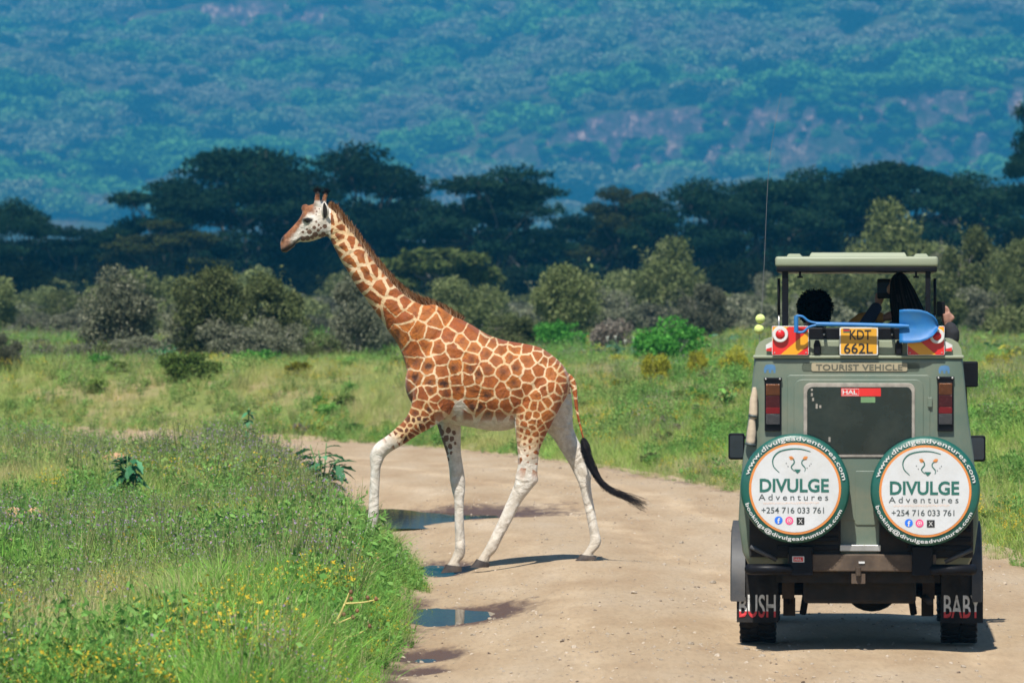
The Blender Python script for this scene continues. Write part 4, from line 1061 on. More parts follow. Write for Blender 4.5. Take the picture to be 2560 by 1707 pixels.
def build_giraffe():
    mb = MB()
    # head
    H = [((160, 655), (170, 745), .036, 0), ((178, 600), (222, 748), .058, 0), ((235, 543), (298, 678), .062, 0), ((300, 475), (345, 648), .064, 0), ((345, 420), (410, 650), .078, 0),
         ((385, 348), (490, 634), .108, 0), ((432, 296), (575, 603), .118, 0), ((505, 270), (622, 585), .105, 0), ((590, 275), (645, 560), .085, 0), ((640, 310), (665, 540), .07, 0)]
    loft(mb, [(Z3(*a), Z3(*b), hd, yo) for a, b, hd, yo in H], 24, 4, 0.9)
    # brow ridges, median horn, ossicones, lips
    for s in (-1, 1):
        blob(mb, GW(Z3(425, 425), s * 0.098), (.048, .028, .042))
        st = [((480, 300), (575, 300), .034, s * .045), ((494, 240), (556, 246), .025, s * .05), ((500, 200), (550, 205), .022, s * .055), ((502, 165), (552, 170), .024, s * .058), ((510, 145), (546, 149), .016, s * .06)] if s < 0 else \
             [((510, 300), (605, 300), .034, s * .045), ((556, 250), (612, 256), .025, s * .05), ((570, 208), (616, 213), .022, s * .055), ((578, 178), (628, 184), .024, s * .058), ((588, 160), (622, 166), .016, s * .06)]
        loft(mb, [(Z3(*a), Z3(*b), hd, yo) for a, b, hd, yo in st], 12, 3)
        blob(mb, GW(Z3(195, 625), s * 0.040), (.026, .018, .024))
    blob(mb, GW(Z3(405, 320), 0), (.040, .035, .045))
    loft(mb, [(Z3(190, 705), Z3(178, 748), .03, 0), (Z3(240, 690), Z3(228, 742), .04, 0), (Z3(300, 655), Z3(300, 690), .04, 0)], 14, 3)
    # neck
    NK = [((640, 300), (600, 590), .075, 0), ((715, 370), (640, 610), .085, 0), ((800, 480), (690, 705), .095, 0), ((905, 605), (762, 845), .105, 0), ((1010, 750), (832, 955), .115, 0),
          ((1130, 900), (905, 1085), .125, 0), ((1262, 1050), (992, 1195), .135, 0), ((1400, 1180), (1082, 1322), .15, 0), ((1560, 1262), (1172, 1440), .165, 0)]
    NK = [(Z3(*a), Z3(*b), hd, yo) for a, b, hd, yo in NK]
    NK += [(Z4(720, -60), Z4(300, 150), .18, 0), (Z4(850, 25), Z4(380, 260), .20, 0), (Z4(950, 85), Z4(440, 400), .22, 0), (Z4(1010, 140), Z4(480, 560), .23, 0)]
    loft(mb, NK, 24, 4)
    # trunk
    T = [(455, 560, 640, .06), (472, 500, 705, .15), (520, 400, 790, .21), (600, 260, 850, .255), (700, 130, 905, .285), (850, 42, 955, .31), (1000, 98, 978, .35), (1150, 188, 1006, .385), (1300, 240, 1010, .385),
         (1450, 266, 962, .36), (1600, 300, 905, .325), (1720, 378, 850, .27), (1800, 455, 770, .19), (1850, 545, 680, .08)]
    loft(mb, [(Z4(x, a), Z4(x, b), hd, 0) for x, a, b, hd in T], 32, 4, 0.92)
    # near shoulder and the raised foreleg
    loft(mb, [(Z4(640, 260), Z4(820, 200), .08, -.17), (Z4(590, 480), Z4(860, 480), .10, -.215), (Z4(530, 640), Z4(850, 680), .12, -.225), (Z4(510, 790), Z4(830, 850), .125, -.225), (Z4(455, 905), Z4(720, 955), .10, -.22),
              (Z4(375, 985), Z4(560, 1045), .08, -.215), (Z4(300, 1050), Z4(440, 1125), .068, -.21), (Z4(225, 1100), Z4(345, 1180), .062, -.21), (Z4(180, 1150), Z4(290, 1225), .062, -.21),
              (Z4(157, 1210), Z4(266, 1275), .060, -.21), (Z4(160, 1275), Z4(250, 1315), .053, -.21), (Z5(228, 380), Z5(299, 390), .046, -.21), (Z5(222, 480), Z5(294, 485), .043, -.21), (Z5(214, 620), Z5(289, 620), .043, -.21),
              (Z5(208, 715), Z5(286, 715), .048, -.21), (Z5(196, 780), Z5(272, 775), .045, -.21), (Z5(178, 828), Z5(262, 820), .045, -.21)], 20, 4)
    # far foreleg, straight down
    loft(mb, [(Z4(600, 520), Z4(860, 520), .10, .20), (Z4(640, 760), Z4(920, 760), .11, .21), (Z4(690, 880), Z4(925, 900), .095, .21), (Z5(705, 20), Z5(888, 20), .08, .21), (Z5(740, 130), Z5(886, 130), .07, .21), (Z5(776, 240), Z5(888, 235), .062, .21),
              (Z5(798, 350), Z5(904, 345), .058, .21), (Z5(806, 450), Z5(919, 445), .062, .21), (Z5(822, 530), Z5(917, 535), .060, .21), (Z5(838, 600), Z5(909, 605), .048, .21), (Z5(840, 750), Z5(910, 750), .042, .21),
              (Z5(845, 880), Z5(917, 880), .044, .21), (Z5(842, 950), Z5(920, 955), .052, .21), (Z5(825, 1000), Z5(912, 1010), .048, .21), (Z5(800, 1050), Z5(878, 1055), .045, .21), (Z5(778, 1078), Z5(885, 1092), .05, .21)], 20, 4)
    # near thigh and hind leg
    loft(mb, [(Z4(1400, 420), Z4(1780, 440), .10, -.16), (Z4(1372, 600), Z4(1840, 580), .13, -.20), (Z4(1362, 760), Z4(1795, 760), .14, -.215), (Z4(1380, 900), Z4(1715, 920), .13, -.22), (Z4(1394, 1030), Z4(1650, 1050), .10, -.22), (Z4(1408, 1160), Z4(1597, 1175), .08, -.22),
              (Z4(1414, 1290), Z4(1582, 1300), .066, -.22), (Z5(1290, 400), Z5(1452, 395), .062, -.22), (Z5(1284, 450), Z5(1455, 440), .062, -.22), (Z5(1258, 520), Z5(1400, 512), .056, -.22), (Z5(1218, 610), Z5(1332, 602), .048, -.22),
              (Z5(1178, 700), Z5(1276, 712), .043, -.22), (Z5(1110, 845), Z5(1192, 868), .043, -.22), (Z5(1066, 930), Z5(1148, 955), .052, -.22), (Z5(1030, 990), Z5(1105, 1002), .044, -.22), (Z5(1004, 1030), Z5(1094, 1046), .046, -.22)], 20, 4)
    # far hind leg
    loft(mb, [(Z4(1440, 460), Z4(1800, 480), .09, .15), (Z4(1450, 640), Z4(1862, 620), .12, .19), (Z4(1490, 820), Z4(1882, 800), .13, .21), (Z4(1590, 960), Z4(1885, 940), .12, .22), (Z5(1560, 130), Z5(1725, 85), .085, .22), (Z5(1625, 230), Z5(1775, 190), .072, .22),
              (Z5(1690, 335), Z5(1850, 300), .066, .22), (Z5(1735, 425), Z5(1852, 400), .062, .22), (Z5(1762, 490), Z5(1846, 480), .054, .22), (Z5(1788, 600), Z5(1862, 590), .046, .22), (Z5(1815, 720), Z5(1885, 715), .043, .22),
              (Z5(1838, 850), Z5(1912, 840), .046, .22), (Z5(1840, 900), Z5(1924, 895), .052, .22), (Z5(1822, 940), Z5(1905, 945), .047, .22), (Z5(1790, 985), Z5(1866, 985), .044, .22), (Z5(1765, 1010), Z5(1872, 1012), .048, .22)], 20, 4)
    # bony knobs: hocks and knees
    blob(mb, GW(Z5(1430, 430), -.22), (.035, .035, .05)); blob(mb, GW(Z5(1828, 330), .22), (.038, .035, .055))
    blob(mb, GW(Z4(215, 1215), -.21), (.055, .060, .06)); blob(mb, GW(Z5(862, 470), .21), (.066, .062, .085))
    # tail stem
    loft(mb, [(Z4(1830, 510), Z4(1790, 600), .05, 0), (Z4(1895, 560), Z4(1850, 610), .038, -.01), (Z4(1920, 660), Z4(1872, 670), .030, -.03), (Z4(1928, 790), Z4(1893, 795), .020, -.05), (Z4(1942, 900), Z4(1915, 903), .015, -.06), (Z4(1966, 1010), Z4(1944, 1014), .012, -.06), (Z4(1985, 1085), Z4(1963, 1090), .012, -.06)], 12, 4)
    me = remeshed('body', mb, 0.0105, 5, 0.5)
    nV = len(me.vertices); V = np.empty(nV * 3, np.float32); me.vertices.foreach_get('co', V); V = V.reshape(-1, 3).astype(float)
    # ---- coat: patch seeds in the side view
    n3 = [(640, 560), (675, 430), (732, 415), (768, 512), (735, 590), (860, 630), (668, 628), (715, 745), (768, 690), (830, 850), (800, 900), (960, 780), (1095, 915), (1003, 960), (920, 1000), (945, 1060), (1145, 1095), (1255, 1035), (1305, 1137), (1070, 1200), (1030, 1270), (1385, 1215), (1275, 1275), (1480, 1308), (1170, 1385), (1395, 1430), (790, 400), (880, 520), (960, 640), (1060, 780), (1180, 920), (1320, 1050), (1440, 1160)]
    n4 = [(270, 45), (465, 90), (395, 195), (570, 150), (635, 10), (715, 80), (795, 35), (690, 182), (825, 205), (900, 95), (1020, 185), (945, 260), (640, 290), (735, 300), (870, 325), (550, 340), (545, 425), (1045, 305), (1140, 235), (1200, 262), (1148, 355), (1270, 308), (1385, 305), (1228, 410), (1490, 308), (1590, 308), (1170, 190), (1270, 245), (1390, 262), (1660, 345),
          (650, 462), (765, 400), (768, 500), (870, 470), (1020, 395), (1010, 482), (1160, 485), (1080, 535), (1295, 505), (1350, 378), (1405, 470), (1500, 412), (1592, 362), (1640, 415), (1590, 490), (1500, 545), (1700, 520), (1745, 450), (1815, 515), (545, 555), (670, 590), (672, 655), (478, 650), (600, 700), (520, 705), (790, 603), (795, 680), (888, 585), (890, 655), (1000, 570), (1030, 660), (1172, 585), (1150, 705), (1280, 680), (1380, 610),
          (720, 735), (700, 792), (575, 785), (655, 822), (785, 775), (1030, 800), (1085, 815), (1195, 790), (1310, 795), (1160, 872), (1265, 875), (965, 870), (1700, 420), (1780, 470),
          (1605, 600), (1485, 650), (1410, 690), (1565, 705), (1638, 662), (1692, 645), (1750, 660), (1795, 570), (1810, 640), (1480, 775), (1395, 755), (1555, 800), (1610, 805), (1672, 760), (1735, 790), (1722, 715), (1425, 840), (1505, 880), (1440, 885), (1562, 885), (1590, 945), (1655, 880), (1540, 928), (1405, 930), (1465, 955), (1530, 978), (1690, 945), (1612, 985), (1500, 1020), (1448, 1000), (1568, 1040), (1628, 1030),
          (1430, 1040), (1478, 1065), (1525, 1092), (1572, 1090), (1610, 1080), (1470, 1118), (1428, 1110), (1525, 1150), (1562, 1135), (1598, 1130), (1475, 1168), (1560, 1192), (1425, 1185), (1495, 1215), (1545, 1240), (1440, 1250), (1495, 1280), (1550, 1290), (1480, 1330), (1535, 1335),
          (550, 862), (625, 862), (700, 880), (580, 912), (630, 916), (530, 925), (482, 918), (592, 960), (550, 972), (655, 950), (500, 962), (520, 1008), (440, 960), (465, 1000), (420, 1000), (500, 1040), (385, 1040), (420, 1060), (455, 1080), (345, 1060), (390, 1095), (320, 1090), (350, 1120),
          (760, 1040), (800, 1080), (765, 1095), (850, 1085), (790, 1165), (835, 1148), (805, 1205), (842, 1200), (815, 1260), (1860, 560), (1890, 600), (1870, 640), (1905, 690), (1850, 740), (1900, 780), (1850, 830), (1900, 1080), (1880, 1130), (1940, 1180)]
    S = np.array([GW(Z3(*p)) for p in n3] + [GW(Z4(*p)) for p in n4])[:, [0, 2]]
    k = len(S); g = np.random.RandomState(4)
    far = V[:, 1] > 0.02
    S2 = S + g.normal(size=S.shape) * 0.03
    wx = 0.018 * (fbm(V[:, 0] * 14, V[:, 2] * 14, 5, 3) - 0.5) * 2; wz = 0.018 * (fbm(V[:, 0] * 14 + 40, V[:, 2] * 14, 6, 3) - 0.5) * 2
    Pq = np.stack([V[:, 0] + wx, V[:, 2] + wz], -1)
    edge = np.zeros(nV); cen = np.zeros(nV); pid = np.zeros(nV, int)
    for a in range(0, nV, 20000):
        q = Pq[a:a + 20000]; fr = far[a:a + 20000]
        d1 = np.where(fr[:, None], ((q[:, None, :] - S2[None]) ** 2).sum(-1), ((q[:, None, :] - S[None]) ** 2).sum(-1))
        o2 = np.argpartition(d1, 1, axis=1)[:, :2]; dd = np.take_along_axis(d1, o2, 1); sw = dd[:, 0] > dd[:, 1]
        i0 = np.where(sw, o2[:, 1], o2[:, 0]); i1 = np.where(sw, o2[:, 0], o2[:, 1])
        D0 = np.minimum(dd[:, 0], dd[:, 1]); D1 = np.maximum(dd[:, 0], dd[:, 1])
        s0 = np.where(fr[:, None], S2[i0], S[i0]); s1 = np.where(fr[:, None], S2[i1], S[i1])
        sep = np.sqrt(((s0 - s1) ** 2).sum(-1)) + 1e-6
        edge[a:a + 20000] = (D1 - D0) / (2 * sep); cen[a:a + 20000] = np.sqrt(D0); pid[a:a + 20000] = i0
    x3 = ((V[:, 0] + GX0) / GD * F + 1280); y3 = HOR - (V[:, 2] - EYE) / GD * F          # back to photograph rows for the zones of the coat
    gap = np.full(nV, 0.0080)                                    # half width of the pale lines
    neckz = sst(1090, 980, x3) * sst(820, 740, y3) + 0 * x3
    gap = gap + 0.009 * np.clip(1 - sst(930, 1120, x3), 0, 1) * (1 - sst(740, 850, y3))
    # thigh and upper legs: finer net, spots thinning out downwards
    foreleg = (x3 < 1080) & (y3 > 1020)
    white = np.zeros(nV)
    fu = (1020 - x3) * 0.72 + (y3 - 1040) * 0.69
    white = np.where((x3 < 1085) & (y3 > 1000), np.maximum(sst(25, 105, fu), sst(1140, 1160, y3)), 0)
    ffl = (x3 > 1075) & (x3 < 1170) & (y3 > 1060); white = np.where(ffl, 1.0, white)
    hl = (x3 > 1270) & (y3 > 1000); white = np.where(hl, np.maximum(white, 0.97 * sst(1050, 1225, y3 - 0.18 * (x3 - 1300))), white)
    # belly and armpit
    belly = sst(1022, 1062, y3 + 14 * (fbm(x3 * 0.04, y3 * 0.04, 10, 3) - 0.5)) * ((x3 > 1090) & (x3 < 1290) & ((y3 < 1078) | (x3 > 1170)))
    belly = np.maximum(belly, np.exp(-((x3 - 1150) / 20) ** 2) * sst(985, 1015, y3) * (y3 < 1078))
    white = np.maximum(white, belly * 0.92)
    # far thigh inner side and buttock behind the tail: white
    butt = ((V[:, 1] > -0.05) & (x3 > 1395) & (y3 > 985)) | ((V[:, 1] > 0.06) & (x3 > 1330) & (y3 > 1005)); white = np.where(butt, np.maximum(white, 0.96), white)
    # head
    hx = (x3 - 660) * 3.92; hy = (y3 - 440) * 3.92
    head = (hx < 655) & (hy < 760)
    top = np.interp(hx, [150, 180, 240, 300, 345, 385, 430, 500, 600], [660, 600, 543, 478, 420, 350, 300, 285, 275])
    db = hy - top
    hd = np.zeros(nV)
    nz = 60 * (fbm(hx * 0.03, hy * 0.03, 8, 3) - 0.5)
    brown = 1 - sst(55, 115, db + nz)
    brown = np.maximum(brown, (1 - sst(235, 300, hx)) * 0.9)
    brown = np.where(hx > 470, brown * (1 - sst(470, 540, hx)), brown)
    brown = np.maximum(brown, sst(258, 235, hy) * (hx > 470) * (hx < 640))
    facebrown = np.where(head, brown, 0.0)
    sp = np.array([(515, 450), (540, 482), (560, 512), (535, 535), (497, 508), (450, 550), (505, 575), (550, 585), (585, 570), (600, 495), (430, 610), (385, 615), (470, 600), (385, 552), (425, 525), (575, 600), (520, 350), (505, 320), (545, 325), (515, 380), (480, 610), (620, 590)], float)
    sr = np.array([11, 13, 12, 16, 18, 24, 26, 15, 22, 22, 24, 24, 16, 14, 12, 14, 9, 8, 8, 7, 12, 18], float)
    dsp = np.min(np.hypot(hx[:, None] - sp[None, :, 0], hy[:, None] - sp[None, :, 1]) - sr[None], axis=1) if nV else 0
    spots = np.where(head, np.clip(0.5 - dsp / 8.0, 0, 1), 0)
    fs = np.array([(758, 1030, 26), (800, 1078, 22), (764, 1098, 20), (848, 1082, 20), (868, 1030, 17), (792, 1165, 24), (836, 1148, 19), (806, 1205, 15), (842, 1200, 13), (814, 1258, 14), (880, 1120, 12), (740, 985, 22), (820, 1010, 22), (785, 1120, 12)], float)
    fx = (x3 - 880) * 3.409 + 10 * (fbm(x3 * 0.2, y3 * 0.2, 15, 2) - 0.5); fy = (y3 - 780) * 3.409 + 10 * (fbm(x3 * 0.2 + 9, y3 * 0.2, 16, 2) - 0.5)
    dfs = np.min(np.hypot(fx[:, None] - fs[None, :, 0], (fy[:, None] - fs[None, :, 1]) * 0.8) - fs[None, :, 2], axis=1)
    spots = np.where(ffl, np.clip(0.5 - dfs / 7.0, 0, 1), spots)
    # dark skin: lips, nostril, eye rim, horn tips
    dk = np.zeros(nV)
    def seg(pts, r):
        best = np.full(nV, 1e9)
        for (ax, ay), (bx, by) in zip(pts[:-1], pts[1:]):
            t = np.clip(((hx - ax) * (bx - ax) + (hy - ay) * (by - ay)) / ((bx - ax) ** 2 + (by - ay) ** 2), 0, 1)
            best = np.minimum(best, np.hypot(hx - ax - t * (bx - ax), hy - ay - t * (by - ay)))
        return np.clip(1.2 - best / r, 0, 1)
    dk = np.maximum(dk, seg([(170, 738), (215, 722), (265, 695), (305, 665)], 33)); dk = np.maximum(dk, seg([(300, 668), (335, 628), (368, 600)], 13) * 0.9)
    dk = np.maximum(dk, seg([(178, 628), (192, 600)], 17)); dk = np.maximum(dk, seg([(392, 432), (430, 420), (474, 430)], 14)); dk = np.maximum(dk, seg([(395, 440), (430, 455), (470, 440)], 14))
    dk = np.maximum(dk, sst(192, 172, hy + 14 * (vn(hx * 0.1, hy * 0.1, 9) - 0.5)) * (hx > 480) * (hx < 660))
    dk = np.where(head | (hy < 230), dk, 0)
    prand = g.rand(k)[pid]
    hoof = np.zeros(nV)
    for nm, arr in (('edge', edge - gap), ('cen', cen), ('prand', prand), ('white', np.where(head, 1.0, white)), ('fbrown', facebrown), ('spots', spots), ('dark', dk), ('low', sst(1290, 1420, y3)), ('bellyfade', sst(1000, 1060, y3) * (x3 > 1085) * (x3 < 1300)), ('corez', np.clip(0.45 + 0.55 * sst(850, 930, y3) * (1 - sst(1270, 1330, x3)) + 0.3 * (x3 < 1000), 0, 1))):
        a = me.attributes.new(nm, 'FLOAT', 'POINT'); a.data.foreach_set('value', arr.astype(np.float32))
    return me

def coat_mat():
    m, nt, out = new_mat('giraffe_coat'); L = nt.links
    b = N(nt, 'ShaderNodeBsdfPrincipled'); b.inputs['Roughness'].default_value = 0.62; b.inputs['Specular IOR Level'].default_value = 0.28
    b.inputs['Sheen Weight'].default_value = 0.12
    tc = N(nt, 'ShaderNodeTexCoord'); P = tc.outputs['Object']
    def A(n): return N(nt, 'ShaderNodeAttribute', attribute_name=n).outputs['Fac']
    def M2(op, a, c):
        n = N(nt, 'ShaderNodeMath', operation=op)
        for i, q in enumerate((a, c)):
            if hasattr(q, 'links'): L.new(q, n.inputs[i])
            else: n.inputs[i].default_value = q
        return n.outputs[0]
    def RNG(v, a, c, lo=0.0, hi=1.0):
        n = N(nt, 'ShaderNodeMapRange', interpolation_type='SMOOTHSTEP'); L.new(v, n.inputs[0]); n.inputs[1].default_value = a; n.inputs[2].default_value = c; n.inputs[3].default_value = lo; n.inputs[4].default_value = hi; return n.outputs[0]
    def MIX(f, a, c):
        n = N(nt, 'ShaderNodeMix', data_type='RGBA'); L.new(f, n.inputs['Factor'])
        for i, q in ((6, a), (7, c)):
            if hasattr(q, 'links'): L.new(q, n.inputs[i])
            else: n.inputs[i].default_value = (*q, 1)
        return n.outputs[2]
    hair = N(nt, 'ShaderNodeTexNoise', i_Scale=95.0, i_Detail=5.0, i_Roughness=0.7); L.new(P, hair.inputs['Vector'])
    mid = N(nt, 'ShaderNodeTexNoise', i_Scale=16.0, i_Detail=6.0, i_Roughness=0.65); L.new(P, mid.inputs['Vector'])
    big = N(nt, 'ShaderNodeTexNoise', i_Scale=3.0, i_Detail=4.0); L.new(P, big.inputs['Vector'])
    jag = M2('MULTIPLY', M2('SUBTRACT', mid.outputs['Fac'], 0.5), 0.016); jag = M2('ADD', jag, M2('MULTIPLY', M2('SUBTRACT', hair.outputs['Fac'], 0.5), 0.010))
    w = A('white')
    e = M2('ADD', A('edge'), jag)
    shrink = M2('MULTIPLY', w, 0.030); e = M2('SUBTRACT', e, shrink)
    patch = RNG(e, -0.0035, 0.0040)
    patch = M2('MULTIPLY', patch, RNG(w, 0.62, 0.95, 1.0, 0.0))
    patch = M2('MULTIPLY', patch, RNG(A('bellyfade'), 0.2, 1.0, 1.0, 0.62))
    # brown of a patch: lighter rim, dark streaked middle
    cen = M2('ADD', A('cen'), M2('MULTIPLY', M2('SUBTRACT', mid.outputs['Fac'], 0.5), 0.20))
    pr = A('prand')
    core = M2('MULTIPLY', M2('MULTIPLY', RNG(cen, 0.075, -0.005), RNG(pr, 0.2, 0.7, 0.25, 1.0)), A('corez'))
    tone = N(nt, 'ShaderNodeMapRange', i_3=0.0, i_4=1.0); L.new(pr, tone.inputs[0])
    br = MIX(tone.outputs[0], (0.27, 0.062, 0.007), (0.46, 0.140, 0.017))
    br = MIX(RNG(mid.outputs['Fac'], 0.42, 0.66), br, (0.19, 0.045, 0.006)); br = MIX(RNG(big.outputs['Fac'], 0.5, 0.7, 0.0, 0.5), br, (0.36, 0.125, 0.025))
    br = MIX(core, br, (0.045, 0.014, 0.005))
    cream = MIX(RNG(big.outputs['Fac'], 0.35, 0.65), (0.49, 0.32, 0.155), (0.57, 0.41, 0.245))
    whitec = MIX(RNG(mid.outputs['Fac'], 0.35, 0.65), (0.46, 0.405, 0.33), (0.60, 0.555, 0.485))
    ground = MIX(RNG(w, 0.05, 0.75), cream, whitec)
    ground = MIX(M2('MULTIPLY', A('low'), RNG(mid.outputs['Fac'], 0.4, 0.7, 0.3, 0.8)), ground, (0.42, 0.34, 0.24))
    col = MIX(patch, ground, br)
    fb = MIX(RNG(mid.outputs['Fac'], 0.35, 0.65), (0.12, 0.038, 0.012), (0.26, 0.105, 0.040))
    col = MIX(A('fbrown'), col, fb)
    col = MIX(M2('MULTIPLY', RNG(A('spots'), 0.30, 0.62), 0.92), col, (0.115, 0.048, 0.024))
    col = MIX(A('dark'), col, (0.022, 0.014, 0.011))
    hs = N(nt, 'ShaderNodeHueSaturation'); L.new(col, hs.inputs['Color']); L.new(RNG(hair.outputs['Fac'], 0.25, 0.75, 0.86, 1.12), hs.inputs['Value'])
    L.new(hs.outputs[0], b.inputs['Base Color'])
    bp = N(nt, 'ShaderNodeBump', i_Strength=0.35, i_Distance=0.01); L.new(hair.outputs['Fac'], bp.inputs['Height'])
    fold = N(nt, 'ShaderNodeTexNoise', i_Scale=6.0, i_Detail=4.0, i_Distortion=0.6); L.new(P, fold.inputs['Vector'])
    bp2 = N(nt, 'ShaderNodeBump', i_Strength=0.7, i_Distance=0.07); L.new(fold.outputs['Fac'], bp2.inputs['Height']); L.new(bp.outputs[0], bp2.inputs['Normal']); L.new(bp2.outputs[0], b.inputs['Normal'])
    L.new(b.outputs[0], out.inputs[0]); return m

G_ROOT = empty('giraffe', (GX0, GD, 0.0)); tag(G_ROOT, 'giraffe with brown patches and white legs striding left across the dirt road', 'giraffe')
add('body', build_giraffe(), coat_mat(), G_ROOT)
M_EYE = pm('giraffe_eye', (0.012, 0.008, 0.006), 0.08, var=0.1)
M_HOOF = pm('hoof_horn', (0.030, 0.022, 0.020), 0.6, var=0.4, scale=14, dirt=(0.16, 0.12, 0.085), damt=0.45, dscale=9)
M_HAIRB = leaf_mat('mane_hair', (0.12, 0.045, 0.016), (0.28, 0.13, 0.05), (0.54, 0.42, 0.30), 0.25)
M_HAIRK = leaf_mat('tail_hair', (0.006, 0.006, 0.008), (0.012, 0.011, 0.013), (0.03, 0.026, 0.026), 0.1)
M_EAR = pm('ear_skin', (0.66, 0.60, 0.53), 0.7, var=0.2, scale=20)
M_EARD = pm('ear_inside', (0.035, 0.028, 0.026), 0.8, var=0.3, scale=30)
for s in (-1, 1):
    mb = MB(); blob(mb, GW(Z3(432, 436), s * 0.112), (.031, .020, .024)); mb.build('eye', M_EYE, G_ROOT, True)
    # lashes
    mb = MB()
    for k in range(9):
        t = k / 8; p = GW(Z3(395 + 72 * t, 424 - 10 * sin(pi * t)), s * 0.124); mb.tube([p, p + np.array([-0.012, s * 0.018, -0.012])], [0.004, 0.001], 4)
    mb.build('eyelash', M_EARD, G_ROOT)
    # ear: a cupped leaf
    V_ = []; Q_ = []
    spine = [GW(Z3(*p), s * yy) for p, yy in (((600, 415), .088), ((604, 380), .115), ((604, 340), .132), ((600, 300), .142), ((594, 262), .150))]
    wdt = [.016, .031, .034, .026, .004]
    for c, w_ in zip(catmull(spine, 3), np.interp(np.linspace(0, 4, 13), range(5), wdt)):
        for q in (-1, -0.5, 0, 0.5, 1): V_.append(c + np.array([q * w_, s * (0.028 * q * q - 0.012) * (w_ / .03), 0]))
    for i in range(12):
        for j in range(4): Q_.append((i * 5 + j, i * 5 + j + 1, (i + 1) * 5 + j + 1, (i + 1) * 5 + j))
    ear = add('ear', np_mesh('ear', np.array(V_), np.array(Q_)), M_EAR, G_ROOT)
    sm = ear.modifiers.new('t', 'SOLIDIFY'); sm.thickness = 0.010; sm.offset = 0
    V2 = np.array(V_); V2 = (V2 - V2.reshape(13, 5, 3)[:, 2:3, :].repeat(5, 1).reshape(-1, 3)) * 0.62 + V2.reshape(13, 5, 3)[:, 2:3, :].repeat(5, 1).reshape(-1, 3) + np.array([0, s * 0.010, 0])
    add('ear_inside', np_mesh('ear_inside', V2, np.array(Q_)), M_EARD, ear)

def hoof(top_a, top_b, toe, heel, yo, hd):
    mb = MB()
    for s in (-1, 1):
        c = yo + s * hd * 0.5
        loft(mb, [(top_a, top_b, hd * 0.46, c), (((top_a[0] * 0.55 + toe[0] * 0.45), (top_a[1] * 0.5 + toe[1] * 0.5)), ((top_b[0] + heel[0]) / 2, (top_b[1] + heel[1]) / 2), hd * 0.52, c), (toe, heel, hd * 0.54, c)], 12, 3)
    o = mb.build('hoof', M_HOOF, G_ROOT, True, autosmooth=50)
hoof(Z5(775, 1066), Z5(893, 1082), Z5(738, 1130), Z5(896, 1118), .21, .062)
hoof(Z5(1004, 1012), Z5(1104, 1042), Z5(955, 1074), Z5(1096, 1072), -.22, .058)
hoof(Z5(1770, 992), Z5(1880, 1008), Z5(1732, 1040), Z5(1890, 1030), .22, .060)
hoof(Z5(185, 812), Z5(262, 812), Z5(150, 862), Z5(262, 858), -.21, .060)

def strands(P0, P1, wd, name, mat, seed, bend=0.02, segs=3, lrs=None):
    g = np.random.RandomState(seed); n = len(P0); V = []; Q = []; R_ = []
    side = g.normal(size=(n, 3)); 
    d = P1 - P0; side -= d * ((side * d).sum(1) / ((d * d).sum(1) + 1e-9))[:, None]; side /= np.linalg.norm(side, axis=1)[:, None] + 1e-9
    bnd = g.normal(size=(n, 3)) * bend
    ts = np.linspace(0, 1, segs + 1)
    for t in ts:
        c = P0 + d * t + bnd * (t * (1 - t) * 4)
        w_ = wd * (1 - 0.75 * t); V.append(c - side * w_ / 2); V.append(c + side * w_ / 2)
    V = np.stack(V, 1).reshape(-1, 3); m = 2 * (segs + 1); lr = g.rand(n) if lrs is None else lrs
    for j in range(segs):
        base = np.arange(n) * m + 2 * j; Q.append(np.stack([base, base + 1, base + 3, base + 2], -1)); R_.append(np.clip(lr * (1.0 - 0.45 * j / segs), 0, 1))
    return add(name, np_mesh(name, V, np.concatenate(Q), False, {'lr': ('FACE', np.concatenate(R_))}), mat, G_ROOT)
# mane along the nape
inn = [Z3(640, 300), Z3(690, 335), Z3(760, 410), Z3(880, 560), Z3(1000, 725), Z3(1120, 878), Z3(1250, 1030), Z3(1390, 1160), Z3(1540, 1250), (1085, 768), (1125, 783), (1155, 800)]
outr = [Z3(648, 258), Z3(690, 262), Z3(745, 320), Z3(872, 470), Z3(985, 630), Z3(1090, 765), Z3(1215, 915), Z3(1340, 1045), Z3(1480, 1140), (1072, 742), (1118, 763), (1160, 790)]
A_ = np.array(catmull([GW(p) for p in inn], 40)); B_ = np.array(catmull([GW(p) for p in outr], 40))
g = np.random.RandomState(12); n = 4200; ii = g.rand(n) * (len(A_) - 1); i0 = ii.astype(int); f = (ii - i0)[:, None]; i1 = np.minimum(i0 + 1, len(A_) - 1)
p0 = A_[i0] * (1 - f) + A_[i1] * f; p1 = B_[i0] * (1 - f) + B_[i1] * f
d_ = p1 - p0; p0 = p0 - d_ * 0.55 + np.stack([np.zeros(n), g.normal(size=n) * 0.014, np.zeros(n)], -1); p1 = p1 + d_ * (g.rand(n)[:, None] * 0.4 - 0.5) + g.normal(size=(n, 3)) * 0.010
strands(p0, p1, 0.009, 'mane', M_HAIRB, 1, 0.006, lrs=np.clip(0.5 + 0.5 * np.sign(np.sin(ii * 0.62 + 1.5 * np.sin(ii * 0.11))) * (0.6 + 0.4 * g.rand(n)), 0, 1))
# horn tufts
n = 260; tips = np.array([GW(Z3(527, 158), -.058), GW(Z3(604, 172), .058)])[g.randint(0, 2, n)]; p0 = tips + g.normal(size=(n, 3)) * 0.014; p1 = p0 + np.stack([g.normal(size=n) * 0.02 + 0.004, g.normal(size=n) * 0.014, 0.02 + 0.02 * g.rand(n)], -1)
strands(p0, p1, 0.006, 'horn_tuft', M_HAIRK, 2, 0.004)
